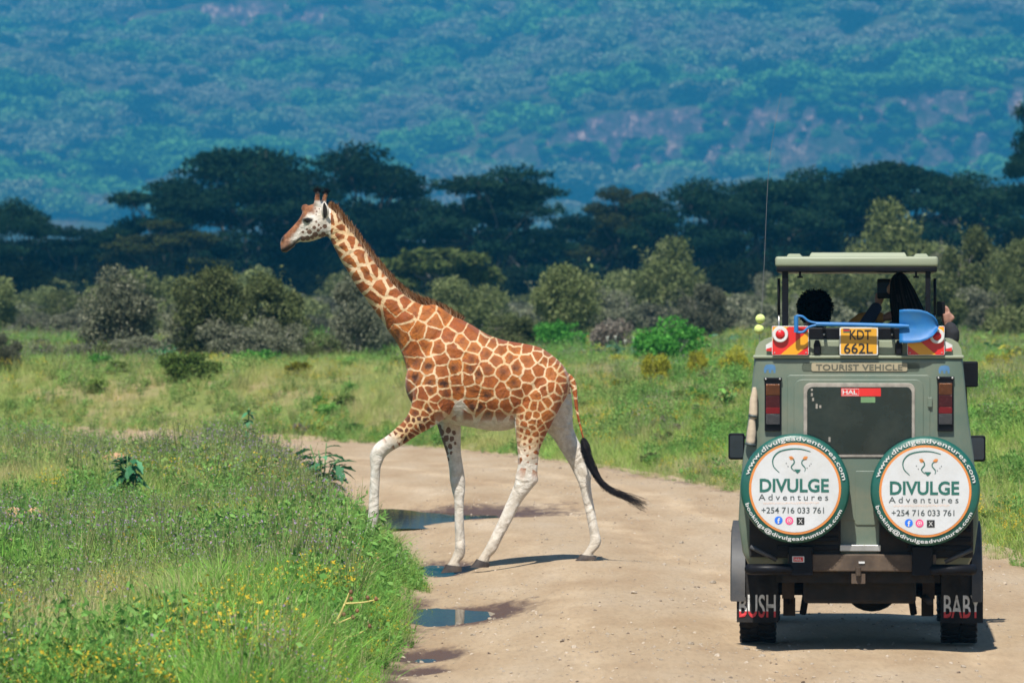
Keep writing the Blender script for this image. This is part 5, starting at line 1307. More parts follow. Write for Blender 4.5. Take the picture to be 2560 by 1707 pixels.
# tail tuft: long black strands swinging back
tp = [GW(Z5(*p), -.06) for p in ((1785, 140), (1802, 200), (1828, 285), (1875, 380), (1925, 455), (1995, 508), (2080, 540), (2150, 570), (2235, 608))]
tw = [0.016, 0.050, 0.044, 0.030, 0.022, 0.020, 0.026, 0.036, 0.052]
C_ = np.array(catmull(tp, 6)); W_ = np.interp(np.linspace(0, 8, len(C_)), range(9), tw)
V = []; Q = []; R_ = []
for i in range(330):
    u = g.normal(size=3) * 0.5; u /= max(1, np.linalg.norm(u)); end = int(len(C_) * min(1, 0.35 + 0.75 * g.rand() ** 0.8)); ph = g.rand() * 6.28; lr = g.rand(); k = len(V)
    w0 = 0.0045 * (0.6 + 0.8 * g.rand()); droop = g.rand() * 0.05
    for j in range(end):
        t = j / max(1, end - 1); c = C_[j] + u * W_[j] + np.array([0.006 * sin(ph + j * 0.5), 0, 0.006 * cos(ph + j * 0.45) - droop * t * t])
        w_ = w0 * (1 - 0.7 * t); V += [c + np.array([0.3, 0.3, 1]) * w_ * 0.5, c - np.array([0.3, 0.3, 1]) * w_ * 0.5]
    for j in range(end - 1): Q.append((k + 2 * j, k + 2 * j + 1, k + 2 * j + 3, k + 2 * j + 2)); R_.append(lr)
add('tail_tuft', np_mesh('tail_tuft', np.array(V), np.array(Q), False, {'lr': ('FACE', np.array(R_))}), M_HAIRK, G_ROOT)

# ================================================================== THE SAFARI VEHICLE
VD = 42.48; VC = 2146.0
VX = (VC - 1280) / F * VD
V_ROOT = empty('safari_vehicle', (VX, VD, 0.0), -atan((VC - 1280) / F)); tag(V_ROOT, 'sage green safari vehicle seen from behind with raised roof and two covered spare wheels', 'vehicle')
def vx(x, yl=-1.15): return (x - VC) * (VD + yl) / F
def vz(y, yl=-1.15): return EYE - (y - HOR) * (VD + yl) / F
DUST = (0.42, 0.33, 0.23)
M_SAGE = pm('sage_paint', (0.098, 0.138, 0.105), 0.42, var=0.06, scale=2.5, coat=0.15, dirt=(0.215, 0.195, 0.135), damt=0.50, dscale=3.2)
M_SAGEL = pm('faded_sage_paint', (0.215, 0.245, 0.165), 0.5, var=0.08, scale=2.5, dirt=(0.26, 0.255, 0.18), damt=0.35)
M_BLK = pm('black_rubber', (0.010, 0.010, 0.011), 0.75, var=0.4, scale=9, spec=0.25, dirt=(0.085, 0.07, 0.055), damt=0.30, dscale=5, bump=0.15)
M_BLKP = pm('black_metal', (0.006, 0.0065, 0.009), 0.42, var=0.3, scale=7, spec=0.12, dirt=(0.022, 0.02, 0.018), damt=0.2, dscale=5)
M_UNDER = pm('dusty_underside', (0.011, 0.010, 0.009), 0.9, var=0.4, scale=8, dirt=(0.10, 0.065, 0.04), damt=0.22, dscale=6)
M_RUSTY = pm('dusty_steel', (0.055, 0.036, 0.023), 0.75, var=0.4, scale=9, dirt=(0.20, 0.14, 0.09), damt=0.4, dscale=5)
M_FLARE = pm('grey_flare_rubber', (0.040, 0.042, 0.046), 0.6, var=0.25, scale=7, dirt=(0.14, 0.12, 0.10), damt=0.4, dscale=4)
M_GLASSD = pm('dusty_dark_glass', (0.005, 0.013, 0.013), 0.06, var=0.35, scale=3, spec=0.45, dirt=(0.036, 0.046, 0.040), damt=0.5, dscale=4)
M_SEAL = pm('dusty_window_seal', (0.26, 0.235, 0.20), 0.75, var=0.35, scale=18)
M_RED = pm('red_lens', (0.50, 0.012, 0.014), 0.22, var=0.25, scale=40, bump=0.2, bscale=150)
M_REDD = pm('dark_red_lens', (0.16, 0.012, 0.012), 0.25, var=0.35, scale=40, bump=0.2, bscale=150)
M_AMB = pm('amber_lens', (0.28, 0.085, 0.015), 0.25, var=0.3, scale=40, bump=0.2, bscale=150)
M_CLR = pm('clear_lens', (0.16, 0.15, 0.15), 0.25, var=0.35, scale=50, bump=0.2, bscale=150)
M_HRED = pm('reflective_red', (0.56, 0.018, 0.015), 0.4, var=0.12, scale=5)
M_HYEL = pm('reflective_amber', (0.66, 0.29, 0.01), 0.4, var=0.10, scale=5)
M_PLATE = pm('number_plate_yellow', (0.60, 0.285, 0.008), 0.45, var=0.10, scale=6, dirt=(0.5, 0.33, 0.12), damt=0.3)
M_WHT = pm('white_paint', (0.56, 0.56, 0.55), 0.5, var=0.06, scale=6, dirt=(0.5, 0.46, 0.40), damt=0.3)
M_VINYL = pm('white_vinyl', (0.52, 0.535, 0.545), 0.42, var=0.05, scale=3.5, dirt=(0.42, 0.41, 0.38), damt=0.55, dscale=4.5, bump=0.5, bscale=6)
M_VGRN = pm('green_vinyl', (0.006, 0.085, 0.064), 0.42, var=0.2, scale=5, dirt=(0.035, 0.10, 0.085), damt=0.4, bump=0.5, bscale=6)
M_VORG = pm('orange_vinyl', (0.56, 0.20, 0.045), 0.45, var=0.1, scale=5)
M_INKG = pm('green_ink', (0.012, 0.105, 0.082), 0.5, var=0.1)
M_INKK = pm('grey_ink', (0.045, 0.06, 0.06), 0.5, var=0.1)
M_INKB = pm('black_ink', (0.012, 0.012, 0.012), 0.5, var=0.1)
M_INKBL = pm('blue_ink', (0.015, 0.14, 0.62), 0.5, var=0.1)
M_INKP = pm('pink_ink', (0.72, 0.06, 0.20), 0.5, var=0.3, scale=60)
M_TAN = pm('tan_plate', (0.30, 0.255, 0.165), 0.6, var=0.12, scale=7)
M_BLUE = pm('blue_shovel_paint', (0.006, 0.125, 0.36), 0.5, var=0.18, scale=6, dirt=(0.05, 0.17, 0.27), damt=0.5, dscale=8)
M_STEEL = pm('bare_steel', (0.45, 0.44, 0.42), 0.4, 0.8, var=0.2)
M_CANVAS = pm('beige_canvas', (0.44, 0.355, 0.255), 0.9, var=0.2, scale=10, bump=0.5, bscale=30)
M_BALL = pm('tennis_ball_felt', (0.58, 0.68, 0.20), 0.95, var=0.15, scale=30, dirt=(0.62, 0.62, 0.42), damt=0.5, bump=0.5, bscale=160)
M_STK = pm('sticker_blue_grey', (0.21, 0.28, 0.34), 0.6, var=0.15, scale=12)
M_STKB = pm('sticker_blue', (0.06, 0.16, 0.30), 0.6, var=0.2, scale=12)

def pt(*a, **k): return MB().prism(*a) if not k else MB().prism(*a)
def part(name, mb, mat, parent=None, **k): return mb.build(name, mat, parent or V_ROOT, **k)

# text as flat lettering
def glyphs(s, bold=0.0, space=1.0):
    cu = bpy.data.curves.new('t', 'FONT'); cu.body = s; cu.size = 1.0; cu.space_character = space; cu.offset = bold; cu.resolution_u = 3
    o = bpy.data.objects.new('t', cu); COL.objects.link(o)
    dg = bpy.context.evaluated_depsgraph_get(); me = bpy.data.meshes.new_from_object(o.evaluated_get(dg))
    V = np.array([v.co[:2] for v in me.vertices], float).reshape(-1, 2); Fc = [tuple(p.vertices) for p in me.polygons]
    bpy.data.objects.remove(o); bpy.data.curves.remove(cu); bpy.data.meshes.remove(me)
    V[:, 0] -= (V[:, 0].min() + V[:, 0].max()) / 2
    return V, Fc
def lettering(s, cx, cz, w_, h_, y, mat, parent, bold=0.0, space=1.0, name='lettering', caps=True, slant=0.0):
    V, Fc = glyphs(s, bold, space)
    hh = 0.73 if caps else (V[:, 1].max() - V[:, 1].min())
    V = V * np.array([w_ / (V[:, 0].max() - V[:, 0].min()), h_ / hh])
    b = 0 if caps else V[:, 1].min()
    vs = [(cx + p[0] + slant * p[1], y, cz - h_ / 2 + (p[1] - b)) for p in V]
    return MB().addv(vs, Fc).build(name, mat, parent)
def arc_text(s, cx, cz, r, a0, a1, size, y, mat, parent, bottom=False, bold=0.012):
    V, Fc = glyphs(s, bold, 1.05); W_ = V[:, 0].max() - V[:, 0].min(); t = (V[:, 0] - V[:, 0].min()) / W_
    vs = []
    for (x, z), q in zip(V, t):
        a = radians(a0 + (a1 - a0) * q); rr = r + (z - 0.3) * size * (-1 if bottom else 1)
        vs.append((cx + rr * cos(a), y, cz + rr * sin(a)))
    return MB().addv(vs, Fc).build('lettering', mat, parent)

# ---------------------------------------------------------------- body shell
YR = -1.15
SEC = [(0.62, .79), (0.72, .835), (0.95, .865), (1.20, .852), (1.42, .830), (1.75, .785), (2.10, .752), (2.135, .750)]
def shell():
    mb = MB(); ys = [YR, YR + 0.03, 0.6, 2.05]; rows = []
    for j, y in enumerate(ys):
        sh = 0.985 if j == 0 else 1.0
        pts = [(-w_ * sh, y, z) for z, w_ in SEC] ; pts2 = [(w_ * sh, y, z) for z, w_ in SEC]
        rows.append((pts, pts2))
    for side in (0, 1):
        vs = [p for r in rows for p in r[side]]; n = len(SEC); fs = []
        for j in range(len(ys) - 1):
            for i in range(n - 1):
                q = (j * n + i, j * n + i + 1, (j + 1) * n + i + 1, (j + 1) * n + i); fs.append(q)
        mb.addv(vs, fs)
    # rear face
    vs = []; n = len(SEC)
    for z, w_ in SEC: vs += [(-w_ * 0.985, YR, z), (-0.56, YR, z), (0.56, YR, z), (w_ * 0.985, YR, z)]
    fs = []
    for i in range(n - 1):
        for k in range(3): fs.append((i * 4 + k, i * 4 + k + 1, (i + 1) * 4 + k + 1, (i + 1) * 4 + k))
    mb.addv(vs, fs)
    # floor, bulkhead and bonnet
    mb.box(-.78, .78, YR + 0.02, 2.6, 0.60, 0.66)
    mb.box(-.77, .77, 2.05, 2.07, 0.7, 1.30)
    mb.box(-.76, .76, 2.07, 3.35, 0.72, 1.22)
    me = mb.build('body', M_SAGE, V_ROOT, True, autosmooth=32)
    b = me.modifiers.new('w', 'WELD'); b.merge_threshold = 0.001
    s = me.modifiers.new('s', 'SOLIDIFY'); s.thickness = 0.012; s.offset = 0
shell()
for s in (-1, 1):                                                  # dark side windows, front pillars, door mirrors
    part('side_window', MB().addv([(s * .834, -0.9, 1.42), (s * .834, 1.9, 1.42), (s * .762, 1.75, 2.06), (s * .762, -0.9, 2.06)], [(0, 1, 2, 3)]), M_GLASSD)
    part('wing', MB().box(s * .70, s * .86, 2.05, 3.35, 0.70, 1.16), M_SAGE, bevel=0.04, seg=3)
part('windscreen', MB().addv([(-.76, 2.06, 1.25), (.76, 2.06, 1.25), (.70, 1.78, 2.08), (-.70, 1.78, 2.08)], [(0, 1, 2, 3)]), M_GLASSD)
# gutter line and roof: curved shoulder, open hatch in the middle
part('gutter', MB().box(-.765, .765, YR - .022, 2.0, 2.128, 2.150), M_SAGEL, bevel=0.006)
def roof():
    mb = MB(); prof = [(.752, 2.150), (.745, 2.20), (.72, 2.245), (.68, 2.268), (.60, 2.278)]
    ya, yb = YR + 0.02, 1.85
    for s in (-1, 1):
        vs = [(s * x, y, z) for y in (ya, yb) for x, z in prof]; n = len(prof)
        mb.addv(vs, [(i, i + 1, n + i + 1, n + i) for i in range(n - 1)])
        mb.addv([(s * .60, ya, 2.278), (s * .60, yb, 2.278), (s * .60, yb, 2.15), (s * .60, ya, 2.15)], [(0, 1, 2, 3)])
        vs = [(s * x, ya, z) for x, z in prof] + [(s * .60, ya, 2.150)]; mb.addv(vs, [tuple(range(len(vs)))])
    mb.box(-.60, .60, ya, -0.80, 2.152, 2.262)
    mb.box(-.60, .60, 1.45, yb, 2.152, 2.272)
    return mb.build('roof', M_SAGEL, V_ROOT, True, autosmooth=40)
roof()
# ribs pressed into the rear roof strip
for a, b in ((2052, 2098), (2196, 2238)):
    part('roof_panel', MB().prism(rrect(vx(a), vx(b), vz(886), vz(852), .012), YR + .004, YR + .03), M_SAGEL, bevel=0.004)
for x in (2043, 2247):
    part('roof_latch', MB().prism([(vx(x - 8), vz(886)), (vx(x + 8), vz(886)), (vx(x + 9), vz(862)), (vx(x + 5), vz(850)), (vx(x - 5), vz(850)), (vx(x - 9), vz(862))], YR - .03, YR + .03), M_BLKP, bevel=0.006)
part('hatch_rail', MB().box(vx(1930), vx(2362), YR + .035, YR + .085, vz(848), vz(819)), M_BLKP, bevel=0.008)
for x in (2060, 2230):
    part('bolt', MB().lathe([(0.001, -.008), (.007, -.006), (.007, 0)], 'y', (vx(x), YR + .035, vz(836)), 10), M_STEEL)

# ---------------------------------------------------------------- rear door and window
DX0, DX1 = vx(1968), vx(2325)
part('door_gap', MB().prism(rrect(DX0 - .010, DX1 + .010, .73, vz(934), .03), YR - .002, YR + .002), M_BLKP)
door = part('rear_door', MB().prism(rrect(DX0, DX1, .745, vz(937), .025), YR - .012, YR - .001), M_SAGE, bevel=0.005)
part('pressed_panel', MB().prism(rrect(vx(1985), vx(2308), .95, vz(948), .06), YR - .020, YR - .011), M_SAGE, door, bevel=0.006)
part('window_seal', MB().prism(rrect(vx(2009), vx(2287), vz(1143), vz(957), .05, 8), YR - .030, YR - .018), M_SEAL, door, bevel=0.006)
win = part('window', MB().prism(rrect(vx(2018), vx(2279), vz(1134), vz(967), .042, 8), YR - .034, YR - .028), M_GLASSD, door)
part('sticker', MB().prism(rrect(vx(2103), vx(2202), vz(990), vz(970), .003), YR - .0365, YR - .0342), M_HRED, win)
lettering('HAL', vx(2125), vz(979.5), .105, .030, YR - .0385, M_WHT, win, bold=0.02)
part('sticker_frame', MB().ribbon([(vx(2105), vz(972)), (vx(2147), vz(972)), (vx(2147), vz(988)), (vx(2105), vz(988)), (vx(2105), vz(972))], .003, YR - .038), M_WHT, win)
part('sticker', MB().prism(rrect(vx(2152), vx(2188), vz(1006), vz(992), .003), YR - .0365, YR - .0342), pm('faded_green_sticker', (0.12, 0.22, 0.10), 0.6), win)
for (x, y, h) in ((2030, 974, 5), (2030, 986, 8), (2033, 998, 8), (2042, 1015, 12), (2051, 1016, 7), (2074, 1098, 12)):
    part('paint_fleck', MB().prism(rrect(vx(x - 2.5), vx(x + 2.5), vz(y + h / 2), vz(y - h / 2), .002), YR - .036, YR - .0342), M_SEAL, win)
part('door_lower_panel', MB().prism(rrect(vx(2137), vx(2196), vz(1312), vz(1176), .02), YR - .022, YR - .0115), M_SAGE, door, bevel=0.005)
for y in (1005, 1350): part('door_hinge', MB().box(vx(2319), vx(2330), YR - .03, YR - .005, vz(y + 12), vz(y - 12)), M_SAGE, door, bevel=0.003)
# upper slot with the tan plate
part('slot_panel', MB().prism(rrect(vx(2004), vx(2300), vz(931), vz(905), .028, 6), YR - .006, YR - .0005), M_SAGE, bevel=0.004)
tp_ = part('tourist_plate', MB().prism(rrect(vx(2029), vx(2268), vz(928), vz(907), .012), YR - .013, YR - .0055), M_TAN)
lettering('TOURIST VEHICLE', vx(2148), vz(917.5), (2257 - 2041) * (VD + YR) / F, .043, YR - .0155, pm('olive_letters', (0.085, 0.085, 0.06), 0.6), tp_, bold=0.022, space=1.06)
# round elephant badges
def badge(x, y, r):
    c = (vx(x), vz(y)); b = part('badge', MB().lathe([(0.001, -.003), (r * (VD + YR) / F, -.003), (r * (VD + YR) / F, 0)], 'y', (c[0], YR - .001, c[1]), 24), M_STK)
    k = r * (VD + YR) / F
    out_ = [(-.9, -.75), (-.62, -.8), (-.55, -.35), (-.25, -.25), (-.2, -.8), (.12, -.8), (.15, -.3), (.42, -.3), (.5, -.8), (.75, -.8), (.78, .1), (.6, .5), (.2, .62), (-.3, .6), (-.6, .55), (-.85, .2), (-.95, -.2)]
    part('emblem', MB().prism([(c[0] + a * k, c[1] + z * k * 0.9) for a, z in out_], YR - .0062, YR - .0042), M_STKB, b)
badge(1926, 920, 17); badge(2361, 922, 16)

# ---------------------------------------------------------------- tail lamps with mesh guards
def tail_lamp(x0, x1, y0, y1):
    X0, X1, Z0, Z1 = vx(x0), vx(x1), vz(y1), vz(y0); H = Z1 - Z0
    h = part('tail_lamp', MB().prism(rrect(X0, X1, Z0, Z1, .006), YR - .035, YR - .002), M_BLKP, bevel=0.004)
    a, b = X0 + .010, X1 - .010
    for m, f0, f1 in ((M_AMB, .70, .92), (M_REDD, .47, .69), (M_RED, .34, .465), (M_CLR, .13, .335)):
        part('lens', MB().prism([(a, Z0 + H * f0), (b, Z0 + H * f0), (b, Z0 + H * f1), (a, Z0 + H * f1)], YR - .046, YR - .034), m, h, bevel=0.003)
    mb = MB(); n = 7; y = YR - .053; w_ = b - a; zt, zb = Z0 + H * .93, Z0 + H * .12; st = w_ / 5
    k = -20
    while k < 26:                                                   # diagonal wires both ways
        for sg in (1, -1):
            c = zb + k * st; p = []
            for x in (a, b):
                z = c + (x - a) * 1.15 * (1 if sg > 0 else -1) + (0 if sg > 0 else w_ * 1.15); p.append((x, z))
            (xa, za), (xb, zb2) = p
            def clipz(xa, za, xb, zb2):
                t0, t1 = 0.0, 1.0
                for lim, s in ((zb, 1), (zt, -1)):
                    da = (za - lim) * s; db = (zb2 - lim) * s
                    if da < 0 and db < 0: return None
                    if da < 0: t0 = max(t0, da / (da - db))
                    elif db < 0: t1 = min(t1, da / (da - db))
                return None if t0 >= t1 else ((xa + (xb - xa) * t0, za + (zb2 - za) * t0), (xa + (xb - xa) * t1, za + (zb2 - za) * t1))
            q = clipz(xa, za, xb, zb2)
            if q: mb.tube([(q[0][0], y, q[0][1]), (q[1][0], y, q[1][1])], .0016, 4)
        k += 1
    mb.build('wire_guard', M_BLKP, h)
    part('lamp_cap', MB().prism(rrect(X0 - .006, X1 + .006, Z1 - .004, Z1 + .018, .004), YR - .04, YR - .001), M_BLKP, h, bevel=0.003)
    for x in (X0 + .008, X1 - .008): part('bolt', MB().lathe([(0.001, -.006), (.007, -.004), (.007, 0)], 'y', (x, YR - .04, Z1 + .008), 8), M_STEEL, h)
tail_lamp(1912, 1953, 950, 1077); tail_lamp(2343, 2383, 947, 1077)
for (x0, x1) in ((1905, 1960), (2336, 2390)):
    part('lamp_recess', MB().prism(rrect(vx(x0), vx(x1), vz(1084), vz(938), .02), YR - .0045, YR - .0008), M_SAGE, bevel=0.003)

# ---------------------------------------------------------------- plates on the roof edge
YP = YR - .045
def hazard(x0, x1, y0, y1, flip):
    X0, X1, Z0, Z1 = vx(x0, YP), vx(x1, YP), vz(y1, YP), vz(y0, YP)
    p = part('hazard_plate', MB().prism(rrect(X0, X1, Z0, Z1, .010), YP, YP + .006), M_WHT, bevel=0.002)
    X0 += .004; X1 -= .004; Z0 += .004; Z1 -= .004; W_, H = X1 - X0, Z1 - Z0
    def U(u, v): return (X0 + (1 - u if flip else u) * W_, Z0 + v * H)
    def poly(m, pts, y, nm): part(nm, MB().addv([(a, y, b) for a, b in (U(*q) for q in pts)], [tuple(range(len(pts)))]), m, p)
    poly(M_HRED, [(0, 0), (1, 0), (1, 1), (0, 1)], YP - .0012, 'red_field')
    poly(M_HYEL, [(.22, 0), (.68, 0), (1, .33), (1, .84)], YP - .0024, 'amber_stripe')
    poly(M_HYEL, [(0, .50), (.46, 1), (.05, 1), (0, .95)], YP - .0024, 'amber_stripe')
    for q in ((.06, .07), (.94, .07)):
        c = U(*q); part('bolt', MB().lathe([(0.001, -.004), (.005, -.003), (.005, 0)], 'y', (c[0], YP - .0024, c[1]), 8), M_STEEL, p)
    return p
def round_lamp(x, y, r, ri, p):
    c = (vx(x, YP), YP, vz(y, YP)); k = (VD + YP) / F
    l = part('reflector_ring', MB().lathe([(ri * k, -.030), (r * k * .93, -.030), (r * k, -.022), (r * k, 0)], 'y', c, 28), M_WHT, p, smooth=True, autosmooth=40)
    part('reflector', MB().lathe([(0.001, -.040), (ri * k * .6, -.037), (ri * k, -.028), (ri * k * 1.05, -.020)], 'y', c, 24), M_RED, p, smooth=True)
h1 = hazard(1930, 2022, 815, 888, False); round_lamp(1951, 836, 20, 12, h1)
h2 = hazard(2268, 2361, 815, 888, True); round_lamp(2342, 840, 19, 11, h2)
def side_plate(x0, x1, y0, y1, s):
    p = part('side_marker', MB().prism([(vx(x0), vz(y1 - 6)), (vx(x1), vz(y1)), (vx(x1), vz(y0)), (vx(x0), vz(y0 + 10))] if s < 0 else [(vx(x0), vz(y1)), (vx(x1), vz(y1 - 6)), (vx(x1), vz(y0 + 10)), (vx(x0), vz(y0))], YR - .012, YR - .004), M_WHT)
    part('red_stripe', MB().prism([(vx(x0 + 1), vz(y1 - 3)), (vx(x1 - 1), vz(y1 - 2)), (vx(x1 - 1), vz(y1 - 12)), (vx(x0 + 1), vz(y1 - 8))], YR - .0155, YR - .013), M_HRED, p)
side_plate(1915, 1931, 852, 880, -1); side_plate(2362, 2380, 852, 880, 1)
np_ = part('number_plate', MB().prism(rrect(vx(2099, YP), vx(2195, YP), vz(888, YP), vz(818, YP), .012), YP, YP + .006), M_WHT, bevel=0.002)
part('plate_field', MB().prism(rrect(vx(2102, YP), vx(2192, YP), vz(885, YP), vz(821, YP), .010), YP - .0015, YP + .001), M_PLATE, np_)
lettering('KDT', vx(2151, YP), vz(836, YP), .155, .074, YP - .004, M_INKB, np_, bold=0.012)
lettering('662L', vx(2146, YP), vz(870, YP), .21, .076, YP - .004, M_INKB, np_, bold=0.012)
for i, m in enumerate((M_INKB, M_HRED, M_INKG)):
    part('flag_stripe', MB().prism([(vx(2108, YP), vz(831 - 2 * 0 - (2 - i) * 3.2, YP)), (vx(2124, YP), vz(831 - (2 - i) * 3.2, YP)), (vx(2124, YP), vz(828 - (2 - i) * 3.2, YP)), (vx(2108, YP), vz(828 - (2 - i) * 3.2, YP))], YP - .0035, YP - .002), m, np_)

# ---------------------------------------------------------------- raised roof on its posts
YT = -0.55
def tx(x): return vx(x, YT)
def tz(y): return vz(y, YT)
def pop_roof():
    x0, x1 = tx(1938), tx(2345); z0, z1 = tz(667), tz(641); yb = 1.35
    mb = MB().box(x0, x1, YT, yb, z0, z1)
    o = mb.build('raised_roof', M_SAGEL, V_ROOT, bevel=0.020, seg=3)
    for p in o.data.polygons: p.use_smooth = True
    # raised ribs on top
    for a, b, t in ((1965, 2006, 634), (2022, 2268, 631), (2283, 2322, 634)):
        za = tz(643); zb = tz(t); A, B = tx(a), tx(b); m = .018
        mb = MB(); vs = []
        for y, sgn in ((YT + .05, 1), (yb - .1, -1)): vs += [(A, y, za), (B, y, za), (B - m, y + .03 * sgn, zb), (A + m, y + .03 * sgn, zb)]
        mb.addv(vs, [(0, 1, 2, 3), (7, 6, 5, 4), (0, 4, 5, 1), (1, 5, 6, 2), (2, 6, 7, 3), (3, 7, 4, 0)]); mb.build('roof_rib', M_SAGEL, o, bevel=0.006)
    part('roof_seal', MB().box(x0 + .008, x1 - .008, YT + .006, yb - .02, tz(680), z0 + .002), M_BLKP, o, bevel=0.010, seg=3)
    for x in (2000, 2290): part('roof_hook', MB().box(tx(x - 3), tx(x + 3), YT + .05, YT + .07, tz(692), tz(680)).box(tx(x - 7), tx(x + 7), YT + .05, YT + .07, tz(695), tz(690)), M_BLKP, o)
pop_roof()
for x0, x1, y in ((1955, 1971, YT + .04), (2313, 2326, YT + .04)):
    part('roof_post', MB().box(vx(x0, y), vx(x1, y), y, y + .035, 2.26, tz(678)), M_BLKP, bevel=0.004)
for x0, x1 in ((1957, 1969), (2315, 2326)):
    part('roof_post', MB().box(vx(x0, 1.2), vx(x1, 1.2), 1.2, 1.235, 2.26, tz(678)), M_BLKP, bevel=0.004)
for x in (1947.5, 2337):                                            # gas struts outside the posts
    st = MB().tube([(vx(x, -.3), -.3, 2.27), (vx(x, -.3), -.3, vz(785, -.3))], .006, 8).build('gas_strut', M_STEEL, V_ROOT, True)
    part('strut_cylinder', MB().tube([(vx(x, -.3), -.3, vz(787, -.3)), (vx(x - .5, -.3), -.3, vz(696, -.3))], .0115, 10), M_BLKP, st, smooth=True)

# ---------------------------------------------------------------- spare wheels with printed covers
YS = -1.44
def spare(x, y, mail, tilt):
    cx, cz = vx(x, YS), vz(y, YS); R_ = 136 * (VD + YS) / F
    w_ = part('spare_wheel', MB().lathe([(.18, .06), (.30, .005), (R_ * .97, .02), (R_ * .995, .07), (R_ * .995, .20), (R_ * .95, .25), (.20, .24)], 'y', (cx, YS, cz), 56), M_BLK, smooth=True, autosmooth=50)
    c = part('wheel_cover', MB().lathe([(0.001, -.012), (R_ * .80, -.010), (R_ * .955, -.004), (R_ * .99, .010), (R_ * 1.006, .035), (R_ * 1.006, .075)], 'y', (cx, YS, cz), 72), M_VGRN, w_, smooth=True)
    def disc(r, y, m, nm): part(nm, MB().lathe([(0.001, y), (r, y), (r, y + .002)], 'y', (cx, YS, cz), 72), m, c)
    disc(R_ * .845, -.0140, M_VORG, 'orange_ring'); disc(R_ * .803, -.0160, M_VINYL, 'white_field')
    k = R_ / 350.0; yy = YS - .0185
    def q(px_, py_): return (cx + (px_ - 533) * k, cz - (py_ - 428) * k)
    def L_(s, px_, py_, w2, h2, m, **kw): c2 = q(px_, py_); lettering(s, c2[0], c2[1], w2 * k, h2 * k, yy, m, c, **kw)
    L_('DIVULGE', 528, 405, 445, 86, M_INKG, bold=0.028)
    L_('Adventures', 522, 482, 448, 42, M_INKK, space=1.45)
    L_('+254 716 033 761', 518, 566, 402, 40, M_INKK, bold=0.006)
    arc_text('www.divulgeadventures.com', cx, cz, R_ * .918, 164, 10, R_ * .118, YS - .0145, M_WHT, c)
    arc_text(mail, cx, cz, R_ * .925, 197, 335, R_ * .100, YS - .0145, M_WHT, c, True)
    # cat's head drawn in a few strokes
    def stroke(pts, w0, m, nm='logo_stroke'):
        P = catmull([np.array(q(*p)) for p in pts], 6); n = len(P); part(nm, MB().ribbon([tuple(p) for p in P], [w0 * k * (0.25 + 0.75 * sin(pi * (0.08 + 0.84 * i / (n - 1)))) for i in range(n)], yy), m, c)
    stroke([(432, 325), (395, 285), (392, 235), (430, 192), (500, 174), (570, 174), (632, 190)], 9, M_INKG)
    stroke([(500, 228), (522, 240), (527, 262), (508, 290), (530, 316)], 8, M_INKG); stroke([(610, 236), (582, 246), (577, 268), (598, 296), (594, 318)], 7, M_INKG)
    for ex, sg in ((510, 1), (598, -1)):
        part('logo_eye', MB().addv([(a, yy, b) for a, b in (q(ex - 17 * sg, 222), q(ex + 2 * sg, 219), q(ex + 17 * sg, 234), q(ex + 2 * sg, 244), q(ex - 10 * sg, 240))], [(0, 1, 2, 3, 4)]), M_VORG, c)
    part('logo_nose', MB().addv([(a, yy - .001, b) for a, b in (q(527, 304), q(570, 305), q(562, 318), q(548, 330), q(536, 318))], [(0, 1, 2, 3, 4)]), M_INKG, c)
    for dx, dy in ((-72, 265), (-60, 285), (-38, 290), (62, 295), (78, 280), (88, 268)):
        a, b = q(548 + dx, dy); part('logo_dot', MB().lathe([(0.0005, 0), (3.2 * k, 0)], 'y', (a, yy, b), 8), M_INKK, c)
    # faded orange handwriting
    g = random.Random(3); pts = [(330 + 4.1 * i, 522 + (9 if i % 2 else -6) * (0.4 + 0.8 * g.random()) - 0.05 * i) for i in range(88)]
    part('handwriting', MB().ribbon([q(*p) for p in pts], 2.4 * k, yy), pm('faded_orange_ink', (0.85, 0.52, 0.36), 0.5), c)
    # three round badges
    def dsc(px_, py_, r, m, nm='icon', dy=0.0): a, b = q(px_, py_); return part(nm, MB().lathe([(0.0005, 0), (r * k, 0)], 'y', (a, yy + dy, b), 24), m, c)
    dsc(427, 632, 26, M_INKBL); L_f = q(428, 634); lettering('f', L_f[0], L_f[1], 17 * k, 36 * k, yy - .002, M_WHT, c, bold=0.03)
    dsc(496, 634, 26, M_INKP); dsc(496, 634, 15, M_WHT, dy=-.001); dsc(496, 634, 11, M_INKP, dy=-.002); dsc(496, 634, 6, M_WHT, dy=-.003)
    a0, a1 = q(543, 660), q(593, 613); part('icon', MB().addv([(a0[0], yy, a0[1]), (a1[0], yy, a0[1]), (a1[0], yy, a1[1]), (a0[0], yy, a1[1])], [(0, 1, 2, 3)]), M_INKB, c); L_x = q(568, 636); lettering('X', L_x[0], L_x[1], 26 * k, 30 * k, yy - .002, M_WHT, c)
    # lower lip of the cover, brown with dust
    # carrier frame behind
    f = part('spare_carrier', MB().tube([(cx - .26, YR - .05, cz - .10), (cx - .26, YR - .05, .74), (cx - .20, YR - .05, .70), (cx + .20, YR - .05, .70), (cx + .26, YR - .05, .74), (cx + .26, YR - .05, cz - .10)], .020, 8).box(cx - .06, cx + .06, YR - .10, YR - .01, cz - .06, cz + .06), M_BLKP, smooth=True, autosmooth=40)
    for o in (w_,):
        o.location = (0, 0, 0)
    return w_
spare(1988, 1221, 'bookings@divulgeadvuntures.com', 0); spare(2313, 1227, 'booking@divulgeadvuntures.com', 0)
